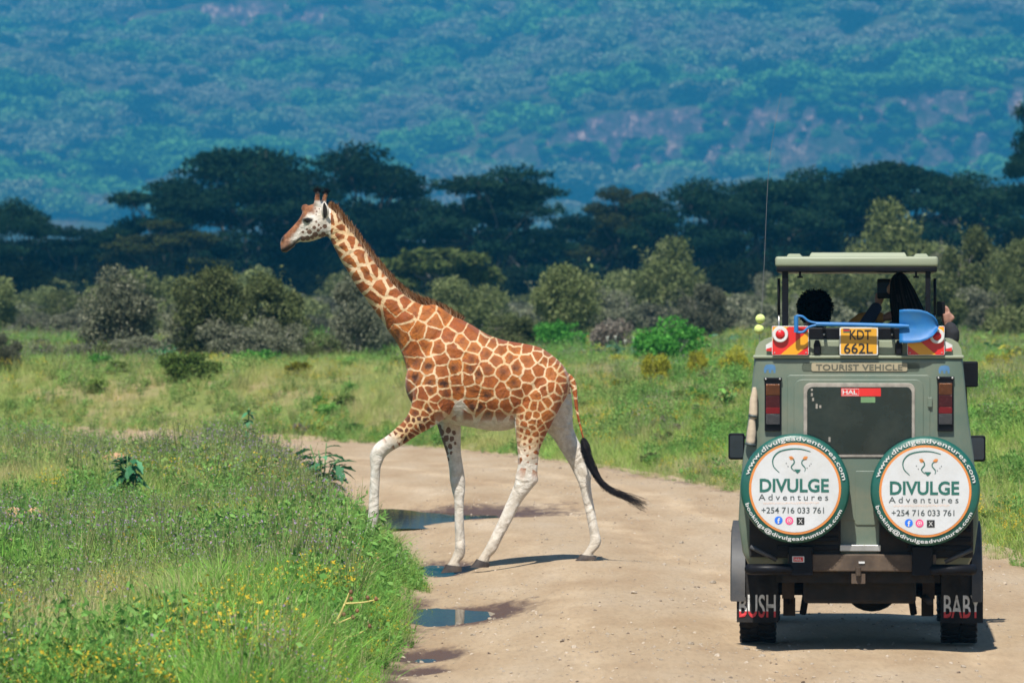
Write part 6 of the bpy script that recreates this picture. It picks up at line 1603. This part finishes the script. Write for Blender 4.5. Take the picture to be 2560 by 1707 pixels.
# tool boxes and lower body behind the spares, darkened in colour for their shade
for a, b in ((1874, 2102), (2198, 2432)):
    part('shaded_rear_locker', MB().box(vx(a), vx(b), YR - .07, YR - .002, vz(1392), vz(1285)), M_UNDER, bevel=0.01)
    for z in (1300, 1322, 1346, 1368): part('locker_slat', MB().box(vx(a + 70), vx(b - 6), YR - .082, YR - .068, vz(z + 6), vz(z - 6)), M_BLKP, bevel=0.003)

# ---------------------------------------------------------------- bumper, steps, underside
YB = -1.27
part('rear_step', MB().box(vx(2100, YB), vx(2202, YB), YB + .03, YB + .12, vz(1378, YB), vz(1362, YB)), M_STEEL, bevel=0.004)
part('bumper', MB().box(vx(1970, YB), vx(2340, YB), YB, YB + .06, vz(1428, YB), vz(1385, YB)), M_RUSTY, bevel=0.008)
for x0, x1 in ((1972, 2032), (2280, 2332)): part('bumper_bracket', MB().box(vx(x0, YB), vx(x1, YB), YB - .02, YB + .1, vz(1438, YB), vz(1365, YB)), M_BLKP, bevel=0.006)
for x0, x1 in ((1874, 1980), (2326, 2430)):
    part('bumper_tube', MB().tube([(vx(x0, YB), YB + .03, vz(1423, YB)), (vx(x0 + 6, YB), YB - .01, vz(1423, YB)), (vx(x1 - 6, YB), YB - .01, vz(1423, YB)), (vx(x1, YB), YB + .03, vz(1423, YB))], .040, 14), M_BLKP, smooth=True, autosmooth=60)
for p0, p1 in (((1876, 1366), (1942, 1400)), ((2430, 1372), (2362, 1404))):
    part('bumper_stay', MB().tube([(vx(p0[0], YB), YB + .0, vz(p0[1], YB)), (vx(p1[0], YB), YB, vz(p1[1], YB))], .016, 8), M_FLARE, smooth=True)
hp = part('maker_sign', MB().prism(rrect(vx(1981, YB), vx(2011, YB), vz(1405, YB), vz(1390, YB), .003), YB - .026, YB - .0215), M_WHT)
part('sign_field', MB().prism(rrect(vx(1984, YB), vx(2008, YB), vz(1403, YB), vz(1392, YB), .001), YB - .0285, YB - .0262), M_HRED, hp)
lettering('HAL', vx(1996, YB), vz(1397.5, YB), .052, .020, YB - .030, M_WHT, hp, bold=0.02)
part('tow_hitch', MB().box(-.05, .05, YB - .03, YB + .05, .50, .57).tube([(0, YB - .05, .56), (0, YB - .05, .62)], .02, 8), M_RUSTY)
part('tow_light', MB().prism(rrect(vx(2147, YB), vx(2162, YB), vz(1408, YB), vz(1403, YB), .003), YB - .008, YB + .002), M_WHT)
part('chassis', MB().box(-.55, -.44, -1.2, 3.2, .50, .62).box(.44, .55, -1.2, 3.2, .50, .62).box(-.5, .5, -1.18, -1.08, .50, .60).box(-.60, .60, -.75, .6, .48, .62), M_UNDER)
part('fuel_tank', MB().box(-.40, .42, -1.0, -.35, .34, .60), M_UNDER, bevel=0.03, seg=3)
part('axle', MB().tube([(-.72, 0, .40), (.72, 0, .40)], .050, 12), M_UNDER, smooth=True, autosmooth=60)
mb = MB(); blob(mb, (.10, 0, .395), (.20, .17, .165)); part('differential', mb, M_UNDER, smooth=True)
part('exhaust', MB().tube([(.15, 1.0, .42), (.2, .4, .36), (.46, -.3, .38), (.52, -1.1, .36)], .025, 8).tube([(-.36, -.05, .33), (-.2, -.12, .34), (-.1, -.14, .32)], .012, 6), M_UNDER, smooth=True)
for x in (-.515, .515):
    p = [(x, -.68, .52), (x, -.35, .38), (x, 0, .33), (x, .35, .38), (x, .7, .50)]
    mb = MB()
    for i in range(5): mb.tube([(a + 0, b * (1 - .12 * i), c - .012 * i) for a, b, c in p], .012, 6)
    for s in (-1, 1): mb.box(x - .045, x + .045, -.70, -.62, .36, .60)
    mb.box(x - .045, x + .045, -.06, .06, .20, .33)
    part('leaf_spring', mb, M_RUSTY)
    part('shock_absorber', MB().tube([(x * .80, -.15, .22), (x * .70, -.25, .55)], .026, 8), M_UNDER, smooth=True)

# ---------------------------------------------------------------- wheels
def wheel(x, y):
    s = 1 if x > 0 else -1; R_ = .395; w_ = .27
    o = bpy.data.objects.new('wheel', None); COL.objects.link(o); o.parent = V_ROOT; o.location = (x, y, R_)
    h = w_ / 2
    MB().lathe([(.21, -h * .80), (.30, -h), (R_ * .93, -h * .96), (R_ * .975, -h * .78), (R_ * .965, 0), (R_ * .975, h * .78), (R_ * .93, h * .96), (.30, h), (.21, h * .80)], 'x', (0, 0, 0), 56).build('tyre', M_BLK, o, True, autosmooth=40)
    mb = MB(); n = 30
    for k in range(n):                                              # staggered tread blocks
        for j, (a, b) in enumerate(((-h * .98, -h * .42), (-h * .36, h * .02), (h * .06, h * .40), (h * .44, h * .98))):
            t = 2 * pi * (k + .5 * (j % 2)) / n; M_ = Matrix.Rotation(t, 4, 'X')
            q = .028 if j in (0, 3) else .024
            mb.box(a, b, -q, q, R_ * .955, R_ * 1.0, M_ @ Matrix.Rotation(0.25 * (1 if j % 2 else -1), 4, 'Z'))
    mb.build('tread', M_BLK, o)
    MB().lathe([(.03, s * h * .5), (.10, s * h * .55), (.16, s * h * .25), (.20, s * h * .75), (.215, s * h * .82), (.215, -s * h * .8), (.18, -s * h * .8), (.02, -s * h * .3)], 'x', (0, 0, 0), 28).build('rim', M_STEEL, o, True, autosmooth=35)
for x, y in ((-.748, 0), (.748, 0), (-.76, 2.98), (.76, 2.98)): wheel(x, y)
# wheel-arch flares and mud flaps
for s in (-1, 1):
    mb = MB(); n = 14; vs = []
    for i in range(n + 1):
        a = radians(-8 + 196 * i / n)
        for r, xo in ((.47, .855), (.53, .835), (.53, .935 if s < 0 else .905), (.47, .945 if s < 0 else .915)): vs.append((s * xo, -cos(a) * r * 1.02, .40 + sin(a) * r * .96))
    fs = []
    for i in range(n):
        for k in range(4): fs.append((i * 4 + k, i * 4 + (k + 1) % 4, (i + 1) * 4 + (k + 1) % 4, (i + 1) * 4 + k))
    fs += [(0, 1, 2, 3), (n * 4 + 3, n * 4 + 2, n * 4 + 1, n * 4)]
    mb.addv(vs, fs); part('wheel_flare', mb, M_FLARE, smooth=True, autosmooth=35)
YM = -.50
def two_tone(z0):
    m, nt, out = new_mat('white_over_red_letters'); L = nt.links
    b = N(nt, 'ShaderNodeBsdfPrincipled'); b.inputs['Roughness'].default_value = 0.5
    tc = N(nt, 'ShaderNodeTexCoord'); sx = N(nt, 'ShaderNodeSeparateXYZ'); L.new(tc.outputs['Object'], sx.inputs[0])
    gt = N(nt, 'ShaderNodeMath', operation='GREATER_THAN', i_1=z0); L.new(sx.outputs[2], gt.inputs[0])
    mx = N(nt, 'ShaderNodeMix', data_type='RGBA'); L.new(gt.outputs[0], mx.inputs['Factor']); mx.inputs[6].default_value = (0.55, 0.03, 0.035, 1); mx.inputs[7].default_value = (0.62, 0.62, 0.60, 1)
    nn = N(nt, 'ShaderNodeTexNoise', i_Scale=22.0, i_Detail=5.0); L.new(tc.outputs['Object'], nn.inputs['Vector']); rr = ramp(nt, [(0.30, g3(0.55)), (0.48, g3(1.0))]); L.new(nn.outputs['Fac'], rr.inputs[0])
    mu = N(nt, 'ShaderNodeMix', data_type='RGBA', blend_type='MULTIPLY'); mu.inputs['Factor'].default_value = 1.0; L.new(mx.outputs[2], mu.inputs[6]); L.new(rr.outputs[0], mu.inputs[7])
    L.new(mu.outputs[2], b.inputs['Base Color']); L.new(b.outputs[0], out.inputs[0]); return m
M_TT = two_tone(vz(1528, YM))
def flap(x0, x1, y1, word, ang):
    X0, X1, Z0, Z1 = vx(x0, YM), vx(x1, YM), vz(y1, YM), vz(1425, YM)
    mb = MB(); n = 16; vs = []
    for i in range(n + 1):
        t = i / n; x = X0 + (X1 - X0) * t; y = YM + .010 * sin(t * 9)
        vs += [(x, y, Z0), (x, y, Z1), (x, y + .008, Z1), (x, y + .008, Z0)]
    fs = [(i * 4 + k, i * 4 + (k + 1) % 4, (i + 1) * 4 + (k + 1) % 4, (i + 1) * 4 + k) for i in range(n) for k in range(4)] + [(0, 1, 2, 3), (n * 4 + 3, n * 4 + 2, n * 4 + 1, n * 4)]
    mb.addv(vs, fs); f = mb.build('mud_flap', M_BLK, V_ROOT, True, autosmooth=50)
    o = lettering(word, (X0 + X1) / 2, vz(1513, YM), (X1 - X0) * .88, .172, 0, M_TT, f, bold=0.012)
    for v in o.data.vertices:
        t = (v.co.x - X0) / (X1 - X0); v.co.y = YM + .010 * sin(t * 9) - .004
flap(1842, 1946, 1556, 'BUSH', 0); flap(2353, 2457, 1556, 'BABY', 0)

# ---------------------------------------------------------------- mirrors, snorkel, aerial
for x0, x1, y0, y1, s in ((1821, 1862, 1083, 1149, -1), (2423, 2463, 1088, 1153, 1)):
    ym = 2.0; c = MB().prism(rrect(vx(x0, ym), vx(x1, ym), vz(y1, ym), vz(y0, ym), .02, 5), ym, ym + .06)
    m_ = part('door_mirror', c, M_BLKP, bevel=0.012, seg=3)
    part('mirror_glass', MB().prism(rrect(vx(x0 + 4, ym), vx(x1 - 4, ym), vz(y1 - 5, ym), vz(y0 + 5, ym), .016, 5), ym - .004, ym - .001), pm('mirror_glass', (0.012, 0.02, 0.03), 0.06, 0.0), m_)
    part('mirror_arm', MB().tube([(s * .84, ym + .1, 1.36), (vx((x0 + x1) / 2, ym), ym + .05, 1.38)], .012, 6).tube([(s * .82, ym + .1, 1.50), (vx((x0 + x1) / 2, ym), ym + .05, 1.46)], .012, 6), M_BLKP, m_)
part('snorkel', MB().tube([(.83, 2.25, 1.2), (.82, 2.15, 1.5), (.80, 1.95, 1.95), (.82, 1.93, 2.02)], .045, 10).box(.78, .93, 1.86, 2.02, 1.88, 2.08), M_BLKP, bevel=0.02, seg=3)
aer = part('aerial', MB().tube([Vector(p) for p in catmull([(vx(x, 2.9), 2.9, vz(y, 2.9)) for x, y in ((1893, 1180), (1896, 1000), (1899, 840), (1904, 783), (1911, 653), (1921, 435), (1936, 320), (1953, 234))], 6)], np.linspace(.0030, .0008, 43), 6), pm('aerial_wire', (0.16, 0.16, 0.16), 0.5, var=0.1), smooth=True)
for x, y, r in ((1901, 797, 12.5), (1898, 823, 12.5)):
    mb = MB(); k = r * (VD + 2.9) / F; blob(mb, (vx(x, 2.9), 2.9, vz(y, 2.9)), (k, k, k * .95), 20); part('tennis_ball', mb, M_BALL, aer, smooth=True)

# ---------------------------------------------------------------- things carried on the vehicle
def on_vehicle(name, label, cat, loc=(0, 0, 0)):
    o = empty(name, V_ROOT.matrix_basis @ Vector(loc), V_ROOT.rotation_euler.z); tag(o, label, cat); return o
YV = YR - .115
sh = on_vehicle('shovel', 'blue painted shovel lying across the rear roof edge of the vehicle', 'shovel', (0, YV, 2.36)); so = Vector((0, YV, 2.36))
def sp(x, y, dy=0.0): return Vector((vx(x, YV), YV + dy, vz(y, YV))) - so
MB().tube([sp(2040, 810), sp(2150, 812), sp(2250, 815), sp(2272, 815.5)], [.0165, .0165, .017, .012], 12).build('shaft', M_BLUE, sh, True, autosmooth=60)
MB().tube([sp(1990.5, 789), sp(1990.5, 831)], .0165, 12).build('grip', M_BLUE, sh, True, autosmooth=60)
MB().tube([Vector(p) for p in catmull([sp(1990, 790), sp(2006, 791), sp(2022, 803), sp(2044, 808)], 4)], .009, 8).tube([Vector(p) for p in catmull([sp(1990, 830), sp(2008, 830), sp(2022, 818), sp(2044, 812)], 4)], .009, 8).build('yoke', M_BLUE, sh, True)
def blade():
    xs = [2248, 2262, 2280, 2300, 2318, 2332, 2341, 2346]; up = [775, 773.5, 773.5, 775, 780, 789, 801, 815]; dn = [856, 857, 857, 855, 848, 839, 828, 815]
    V = []; Q = []; n = 12
    for x, a, b in zip(xs, up, dn):
        for j in range(n + 1):
            t = j / n; y = a + (b - a) * t; d = .030 * (2 * t - 1) ** 2 - .012 * math.exp(-((t - .5) / .07) ** 2) * max(0, 1 - (x - 2248) / 55)
            V.append(sp(x, y, -d + .02))
    for i in range(len(xs) - 1):
        for j in range(n): Q.append((i * (n + 1) + j, i * (n + 1) + j + 1, (i + 1) * (n + 1) + j + 1, (i + 1) * (n + 1) + j))
    o = add('blade', np_mesh('blade', np.array([tuple(v) for v in V]), np.array(Q)), M_BLUE, sh); s = o.modifiers.new('s', 'SOLIDIFY'); s.thickness = .003
blade()
for x in (2060, 2230): part('shovel_clamp', MB().box(vx(x - 4), vx(x + 4), YV - .004, YR + .04, vz(824), vz(818)), M_BLKP)
cv = on_vehicle('canvas_roll', 'beige canvas roll tied upright to the left flank of the vehicle', 'canvas roll', (-.80, -1.19, 1.5)); co = Vector((-.80, -1.19, 1.5))
def cp(x, y): return Vector((vx(x - 3, -1.19), -1.19, vz(y, -1.19))) - co
pts = catmull([cp(1889, 968), cp(1889, 985), cp(1887, 1005), cp(1886, 1040), cp(1884, 1044), cp(1882, 1080), cp(1880, 1106), cp(1879, 1112)], 4); rad = np.interp(np.linspace(0, 7, len(pts)), range(8), [.012, .024, .030, .033, .020, .034, .035, .020])
MB().tube([Vector(p) for p in pts], rad, 12).build('canvas', M_CANVAS, cv, True)
MB().tube([Vector(p) for p in (cp(1886, 1037), cp(1885, 1043))], .034, 12).build('strap', M_INKK, cv, True); MB().tube([Vector(p) for p in (cp(1880, 1108), cp(1879, 1114))], .042, 12).build('strap', M_INKK, cv, True)

# ================================================================== PEOPLE
M_SKIN = pm('skin', (0.23, 0.115, 0.075), 0.55, var=0.12, scale=14)
M_SKINL = pm('light_skin', (0.27, 0.135, 0.095), 0.55, var=0.12, scale=14)
M_HAIR = leaf_mat('black_hair', (0.004, 0.004, 0.004), (0.008, 0.007, 0.007), (0.018, 0.014, 0.013), 0.05)
M_NAVY = pm('navy_cloth', (0.020, 0.030, 0.060), 0.9, var=0.3, scale=12, bump=0.4, bscale=20)
M_DENIM = pm('blue_cloth', (0.030, 0.060, 0.13), 0.9, var=0.3, scale=12, bump=0.4, bscale=20)
M_MUST = pm('mustard_cloth', (0.34, 0.17, 0.03), 0.9, var=0.25, scale=12, bump=0.4, bscale=20)
M_PHONE = pm('phone_black', (0.006, 0.006, 0.007), 0.45, var=0.1, spec=0.15)

def limb(mb, pts, rad, n=12, flat=1.0): mb.tube([Vector(p) for p in catmull([np.array(p, float) for p in pts], 4)], np.interp(np.linspace(0, len(pts) - 1, (len(pts) - 1) * 4 + 1), range(len(pts)), rad), n)
def hand(mb, w_, d, up, side, grip=0.6):
    """palm at wrist w_, pointing along d; fingers curl towards up"""
    w_, d, up, side = Vector(w_), Vector(d).normalized(), Vector(up).normalized(), Vector(side).normalized()
    limb(mb, [w_, w_ + d * .035, w_ + d * .085], [.024, .036, .036])
    for i, l in enumerate((.070, .080, .074, .058)):
        b = w_ + d * .085 + side * (.030 - .020 * i)
        limb(mb, [b, b + d * l * .45 + up * l * .12 * grip, b + d * l * .7 + up * l * .45 * grip, b + d * l * (.95 - .35 * grip) + up * l * .8 * grip], [.0095, .009, .0085, .007], 8)
    b = w_ + d * .03 + side * .032; limb(mb, [b, b + side * .025 + d * .025, b + side * .022 + d * .055 + up * .02], [.012, .011, .008], 8)

def person(name, label, base, hip, chest, neck, head, arms, shirt, skin, sh_w=.19, lean=0.0):
    """standing passenger: continuous body, clothing as a child; positions in vehicle coordinates"""
    root = on_vehicle(name, label, 'person', (base[0], base[1], .66)); o = Vector((base[0], base[1], .66))
    def q(p): return Vector(p) - o
    body = MB(); cloth = MB()
    for s in (-1, 1):
        leg = [q((hip[0] + s * .09, hip[1], hip[2])), q((hip[0] + s * .10, hip[1] + .02, (hip[2] + .70) * .52)), q((hip[0] + s * .10, hip[1] - .02, .74))]
        limb(body, leg, [.085, .06, .045]); limb(cloth, leg[:2] + [leg[2] + Vector((0, 0, .08))], [.10, .075, .06])
        limb(body, [leg[2], leg[2] + Vector((0, .06, -.03)), leg[2] + Vector((0, .17, -.045))], [.045, .042, .03])
    for mbx, k in ((body, 1.0), (cloth, 1.10)):
        vs = []; fs = []; rows = catmull([np.array((*q(hip), .16 * k, .11 * k)), np.array((*q(((hip[0] + chest[0]) / 2, (hip[1] + chest[1]) / 2, (hip[2] + chest[2]) / 2)), .145 * k, .10 * k)), np.array((*q(chest), sh_w * .93 * k, .125 * k)), np.array((*(q(chest) * .35 + q(neck) * .65), sh_w * .80 * k, .085 * k)), np.array((*q(neck), .062 * k, .058 * k))], 5); n = 20
        for r in rows:
            for j in range(n): a = 2 * pi * j / n; vs.append((r[0] + r[3] * cos(a), r[1] + r[4] * sin(a), r[2]))
        for i in range(len(rows) - 1):
            for j in range(n): fs.append((i * n + j, i * n + (j + 1) % n, (i + 1) * n + (j + 1) % n, (i + 1) * n + j))
        fs += [tuple(range(n))[::-1], tuple((len(rows) - 1) * n + j for j in range(n))]; mbx.addv(vs, fs)
    limb(body, [q(neck), q(neck) * .5 + q(head) * .5, q(head)], [.058, .055, .06])
    blob(body, q(head), (.077, .097, .118)); blob(body, q(head) + Vector((0, .045, -.055)), (.055, .06, .06))
    blob(body, q(head) + Vector((0, .105, -.02)), (.014, .02, .022))
    for s in (-1, 1): blob(body, q(head) + Vector((s * .08, -.005, -.01)), (.012, .022, .032))
    for sh_, el, wr, hd_, up, side in arms:
        limb(body, [q(sh_), q(el), q(wr)], [.055, .043, .028]); limb(cloth, [q(sh_), q(el), Vector(q(el)).lerp(q(wr), .97)], [.074, .058, .044])
        hand(body, q(wr), hd_, up, side)
    add('body', remeshed('body', body, .0075, 3), skin, root); add('clothing', remeshed('clothing', cloth, .011, 3), shirt, root)
    for s in (-1, 1): b = MB(); blob(b, q(head) + Vector((s * .03, .088, .012)), (.011, .008, .008), 10); b.build('eye', M_EYE, root, True)
    return root, o
def hair_cloud(root, o, parts, name='hair'):
    L_ = []
    for c, r, n, ln, wd, seed in parts:
        g = np.random.RandomState(seed); P = ball_pts(n, np.array(c) - np.array(o), r, g, .75); L_.append(leaf_cloud(P, ln, wd, g))
    V, Q, R_ = merge(L_); return add(name, np_mesh(name, V, Q, False, {'lr': ('FACE', R_)}), M_HAIR, root)
# passenger with the round curly hair, seen from behind
yl = .65; hx_, hz_ = vx(2036, yl), vz(768, yl)
r1, o1 = person('person', 'passenger with round curly black hair and blue top standing in the open roof', (hx_, yl), (hx_ - .02, yl, 1.45), (hx_ - .05, yl, 2.12), (hx_ - .03, yl, 2.33), (hx_, yl + .02, hz_ - .03),
    [((hx_ - .22, yl, 2.20), (hx_ - .28, yl + .18, 2.05), (hx_ - .12, yl + .42, 2.08), (0.3, 1, 0.2), (0, 0, 1), (1, 0, 0)), ((hx_ + .14, yl, 2.20), (hx_ + .24, yl + .18, 2.0), (hx_ + .10, yl + .42, 2.08), (-.3, 1, .2), (0, 0, 1), (-1, 0, 0))], M_DENIM, M_SKIN)
hair_cloud(r1, o1, [((hx_ + .005, yl - .01, hz_), (.128, .135, .128), 5200, .030, .014, 1), ((hx_ + .03, yl - .03, hz_ - .085), (.085, .09, .07), 1600, .030, .014, 2), ((hx_, yl, hz_), (.105, .11, .105), 1500, .06, .05, 3)])
# passenger with long straight hair holding up a camera
yl = .30; hx_, hz_ = vx(2252, yl), vz(722, yl)
r2, o2 = person('person', 'passenger with long dark hair and navy jacket holding up a black camera', (hx_, yl), (hx_ + .02, yl, 1.50), (hx_ + .01, yl, 2.13), (hx_, yl, 2.40), (hx_ - .015, yl + .03, hz_ + .005),
    [((hx_ - .19, yl, 2.24), (hx_ - .31, yl + .16, 2.27), (hx_ - .17, yl + .36, 2.52), (0.2, .2, 1), (1, 0, 0), (0, 1, 0)), ((hx_ + .19, yl, 2.24), (hx_ + .25, yl + .18, 2.22), (hx_ + .07, yl + .36, 2.50), (-.3, .2, 1), (-1, 0, 0), (0, 1, 0))], M_NAVY, M_SKIN, .21)
g = np.random.RandomState(5)
def long_hair(root, o):
    V = []; Q = []; R_ = []
    for i in range(900):
        a = g.rand() * 2 * pi; e = g.rand() ** .6
        p0 = np.array([hx_ - .01 + .07 * e * cos(a), yl + .0 + .075 * e * sin(a) - .01, hz_ + .125 * sqrt(max(0, 1 - .8 * e * e))])
        out_ = np.array([cos(a), sin(a), 0])
        p1 = p0 * 0 + np.array([hx_ - .01, yl - .01, hz_ - .01]) + out_ * np.array([.095, .115, 0]) * (.85 + .15 * g.rand()) + np.array([.02, -.01, 0])
        if sin(a) > .55: continue
        p2 = p1 + np.array([.045 + .035 * cos(a), -.03, -.17]); p3 = p2 + np.array([.06 + .05 * cos(a) * g.rand(), -.01, -.13 - .05 * g.rand()])
        C = catmull([p0, p1, p2, p3], 4); k = len(V); lr = g.rand(); t = np.array([-sin(a), cos(a), 0])
        for c in C: V += [c - t * .006 - np.array(o), c + t * .006 - np.array(o)]
        for j in range(len(C) - 1): Q.append((k + 2 * j, k + 2 * j + 1, k + 2 * j + 3, k + 2 * j + 2)); R_.append(lr)
    add('hair', np_mesh('hair', np.array(V), np.array(Q), False, {'lr': ('FACE', np.array(R_))}), M_HAIR, root)
long_hair(r2, o2)
yc_ = .62; cm = on_vehicle('camera_body', 'black camera held up by the long haired passenger', 'camera', (vx(2200, yc_), yc_, vz(722, yc_))); 
MB().box(-.022, .10, -.03, .03, -.075, .075).build('case', M_PHONE, cm, bevel=.012, seg=3); MB().lathe([(.030, .03), (.034, .05), (.034, .11), (.026, .112), (.001, .10)], 'y', (.04, 0, 0), 20).build('lens', M_PHONE, cm, True, autosmooth=40); MB().box(-.018, .09, -.034, -.029, -.03, .045).build('screen', pm('camera_screen', (0.012, 0.025, 0.05), 0.3, spec=0.1), cm)
# passenger in mustard sleeve bending between them
yl = .95; hx3, hz3 = vx(2178, yl), 2.33
r4, o4 = person('person', 'crouched passenger in a mustard top between the two standing ones', (hx3, yl), (hx3, yl - .05, 1.30), (hx3, yl, 1.86), (hx3, yl + .03, 2.08), (hx3, yl + .05, 2.20),
    [((hx3 - .18, yl, 1.98), (hx3 - .12, yl - .26, 2.37), (hx3 + .10, yl - .32, 2.42), (1, .2, .3), (0, 0, 1), (0, 1, 0)), ((hx3 + .18, yl, 1.98), (hx3 + .24, yl + .1, 1.80), (hx3 + .1, yl + .3, 1.9), (-.3, 1, .2), (0, 0, 1), (-1, 0, 0))], M_MUST, M_SKIN, .18)
hair_cloud(r4, o4, [((hx3, yl + .03, 2.225), (.092, .11, .115), 2600, .04, .02, 6)])
# passenger at the right, arm out of the roof with a phone
yl = .35; ax, az = vx(2372, yl), vz(818, yl)
hx5 = .36
r5, o5 = person('person', 'passenger in black leaning at the right roof post, filming with a phone at arm length', (hx5, yl + .35), (hx5, yl + .30, 1.42), (hx5 + .02, yl + .22, 1.88), (hx5 + .02, yl + .20, 2.08), (hx5 + .03, yl + .22, 2.20),
    [((hx5 + .21, yl + .18, 2.05), (vx(2380, yl), yl, vz(842, yl)), (vx(2367, yl), yl + .02, vz(812, yl)), (-.12, .05, 1), (-.6, .2, .1), (.9, -.3, 0)), ((hx5 - .17, yl + .22, 2.10), (hx5 - .24, yl + .35, 1.9), (hx5 - .1, yl + .5, 1.95), (.3, 1, .2), (0, 0, 1), (1, 0, 0))], pm('black_cloth', (0.014, 0.014, 0.018), 0.9, var=0.3, scale=12, bump=0.4, bscale=20), M_SKINL, .18)
hair_cloud(r5, o5, [((hx5 + .03, yl + .20, 2.22), (.092, .11, .115), 2600, .04, .02, 7)])
ph = on_vehicle('phone', 'black phone held up beside the right roof post', 'phone', (vx(2352, yl), yl + .01, vz(771, yl)))
MB().prism(rrect(-.030, .030, -.058, .052, .009), -.005, .005).build('case', M_PHONE, ph, bevel=.002); MB().prism(rrect(-.026, .026, -.052, .046, .005), .0052, .0062).build('screen', pm('phone_screen', (0.03, 0.035, 0.04), 0.1), ph)
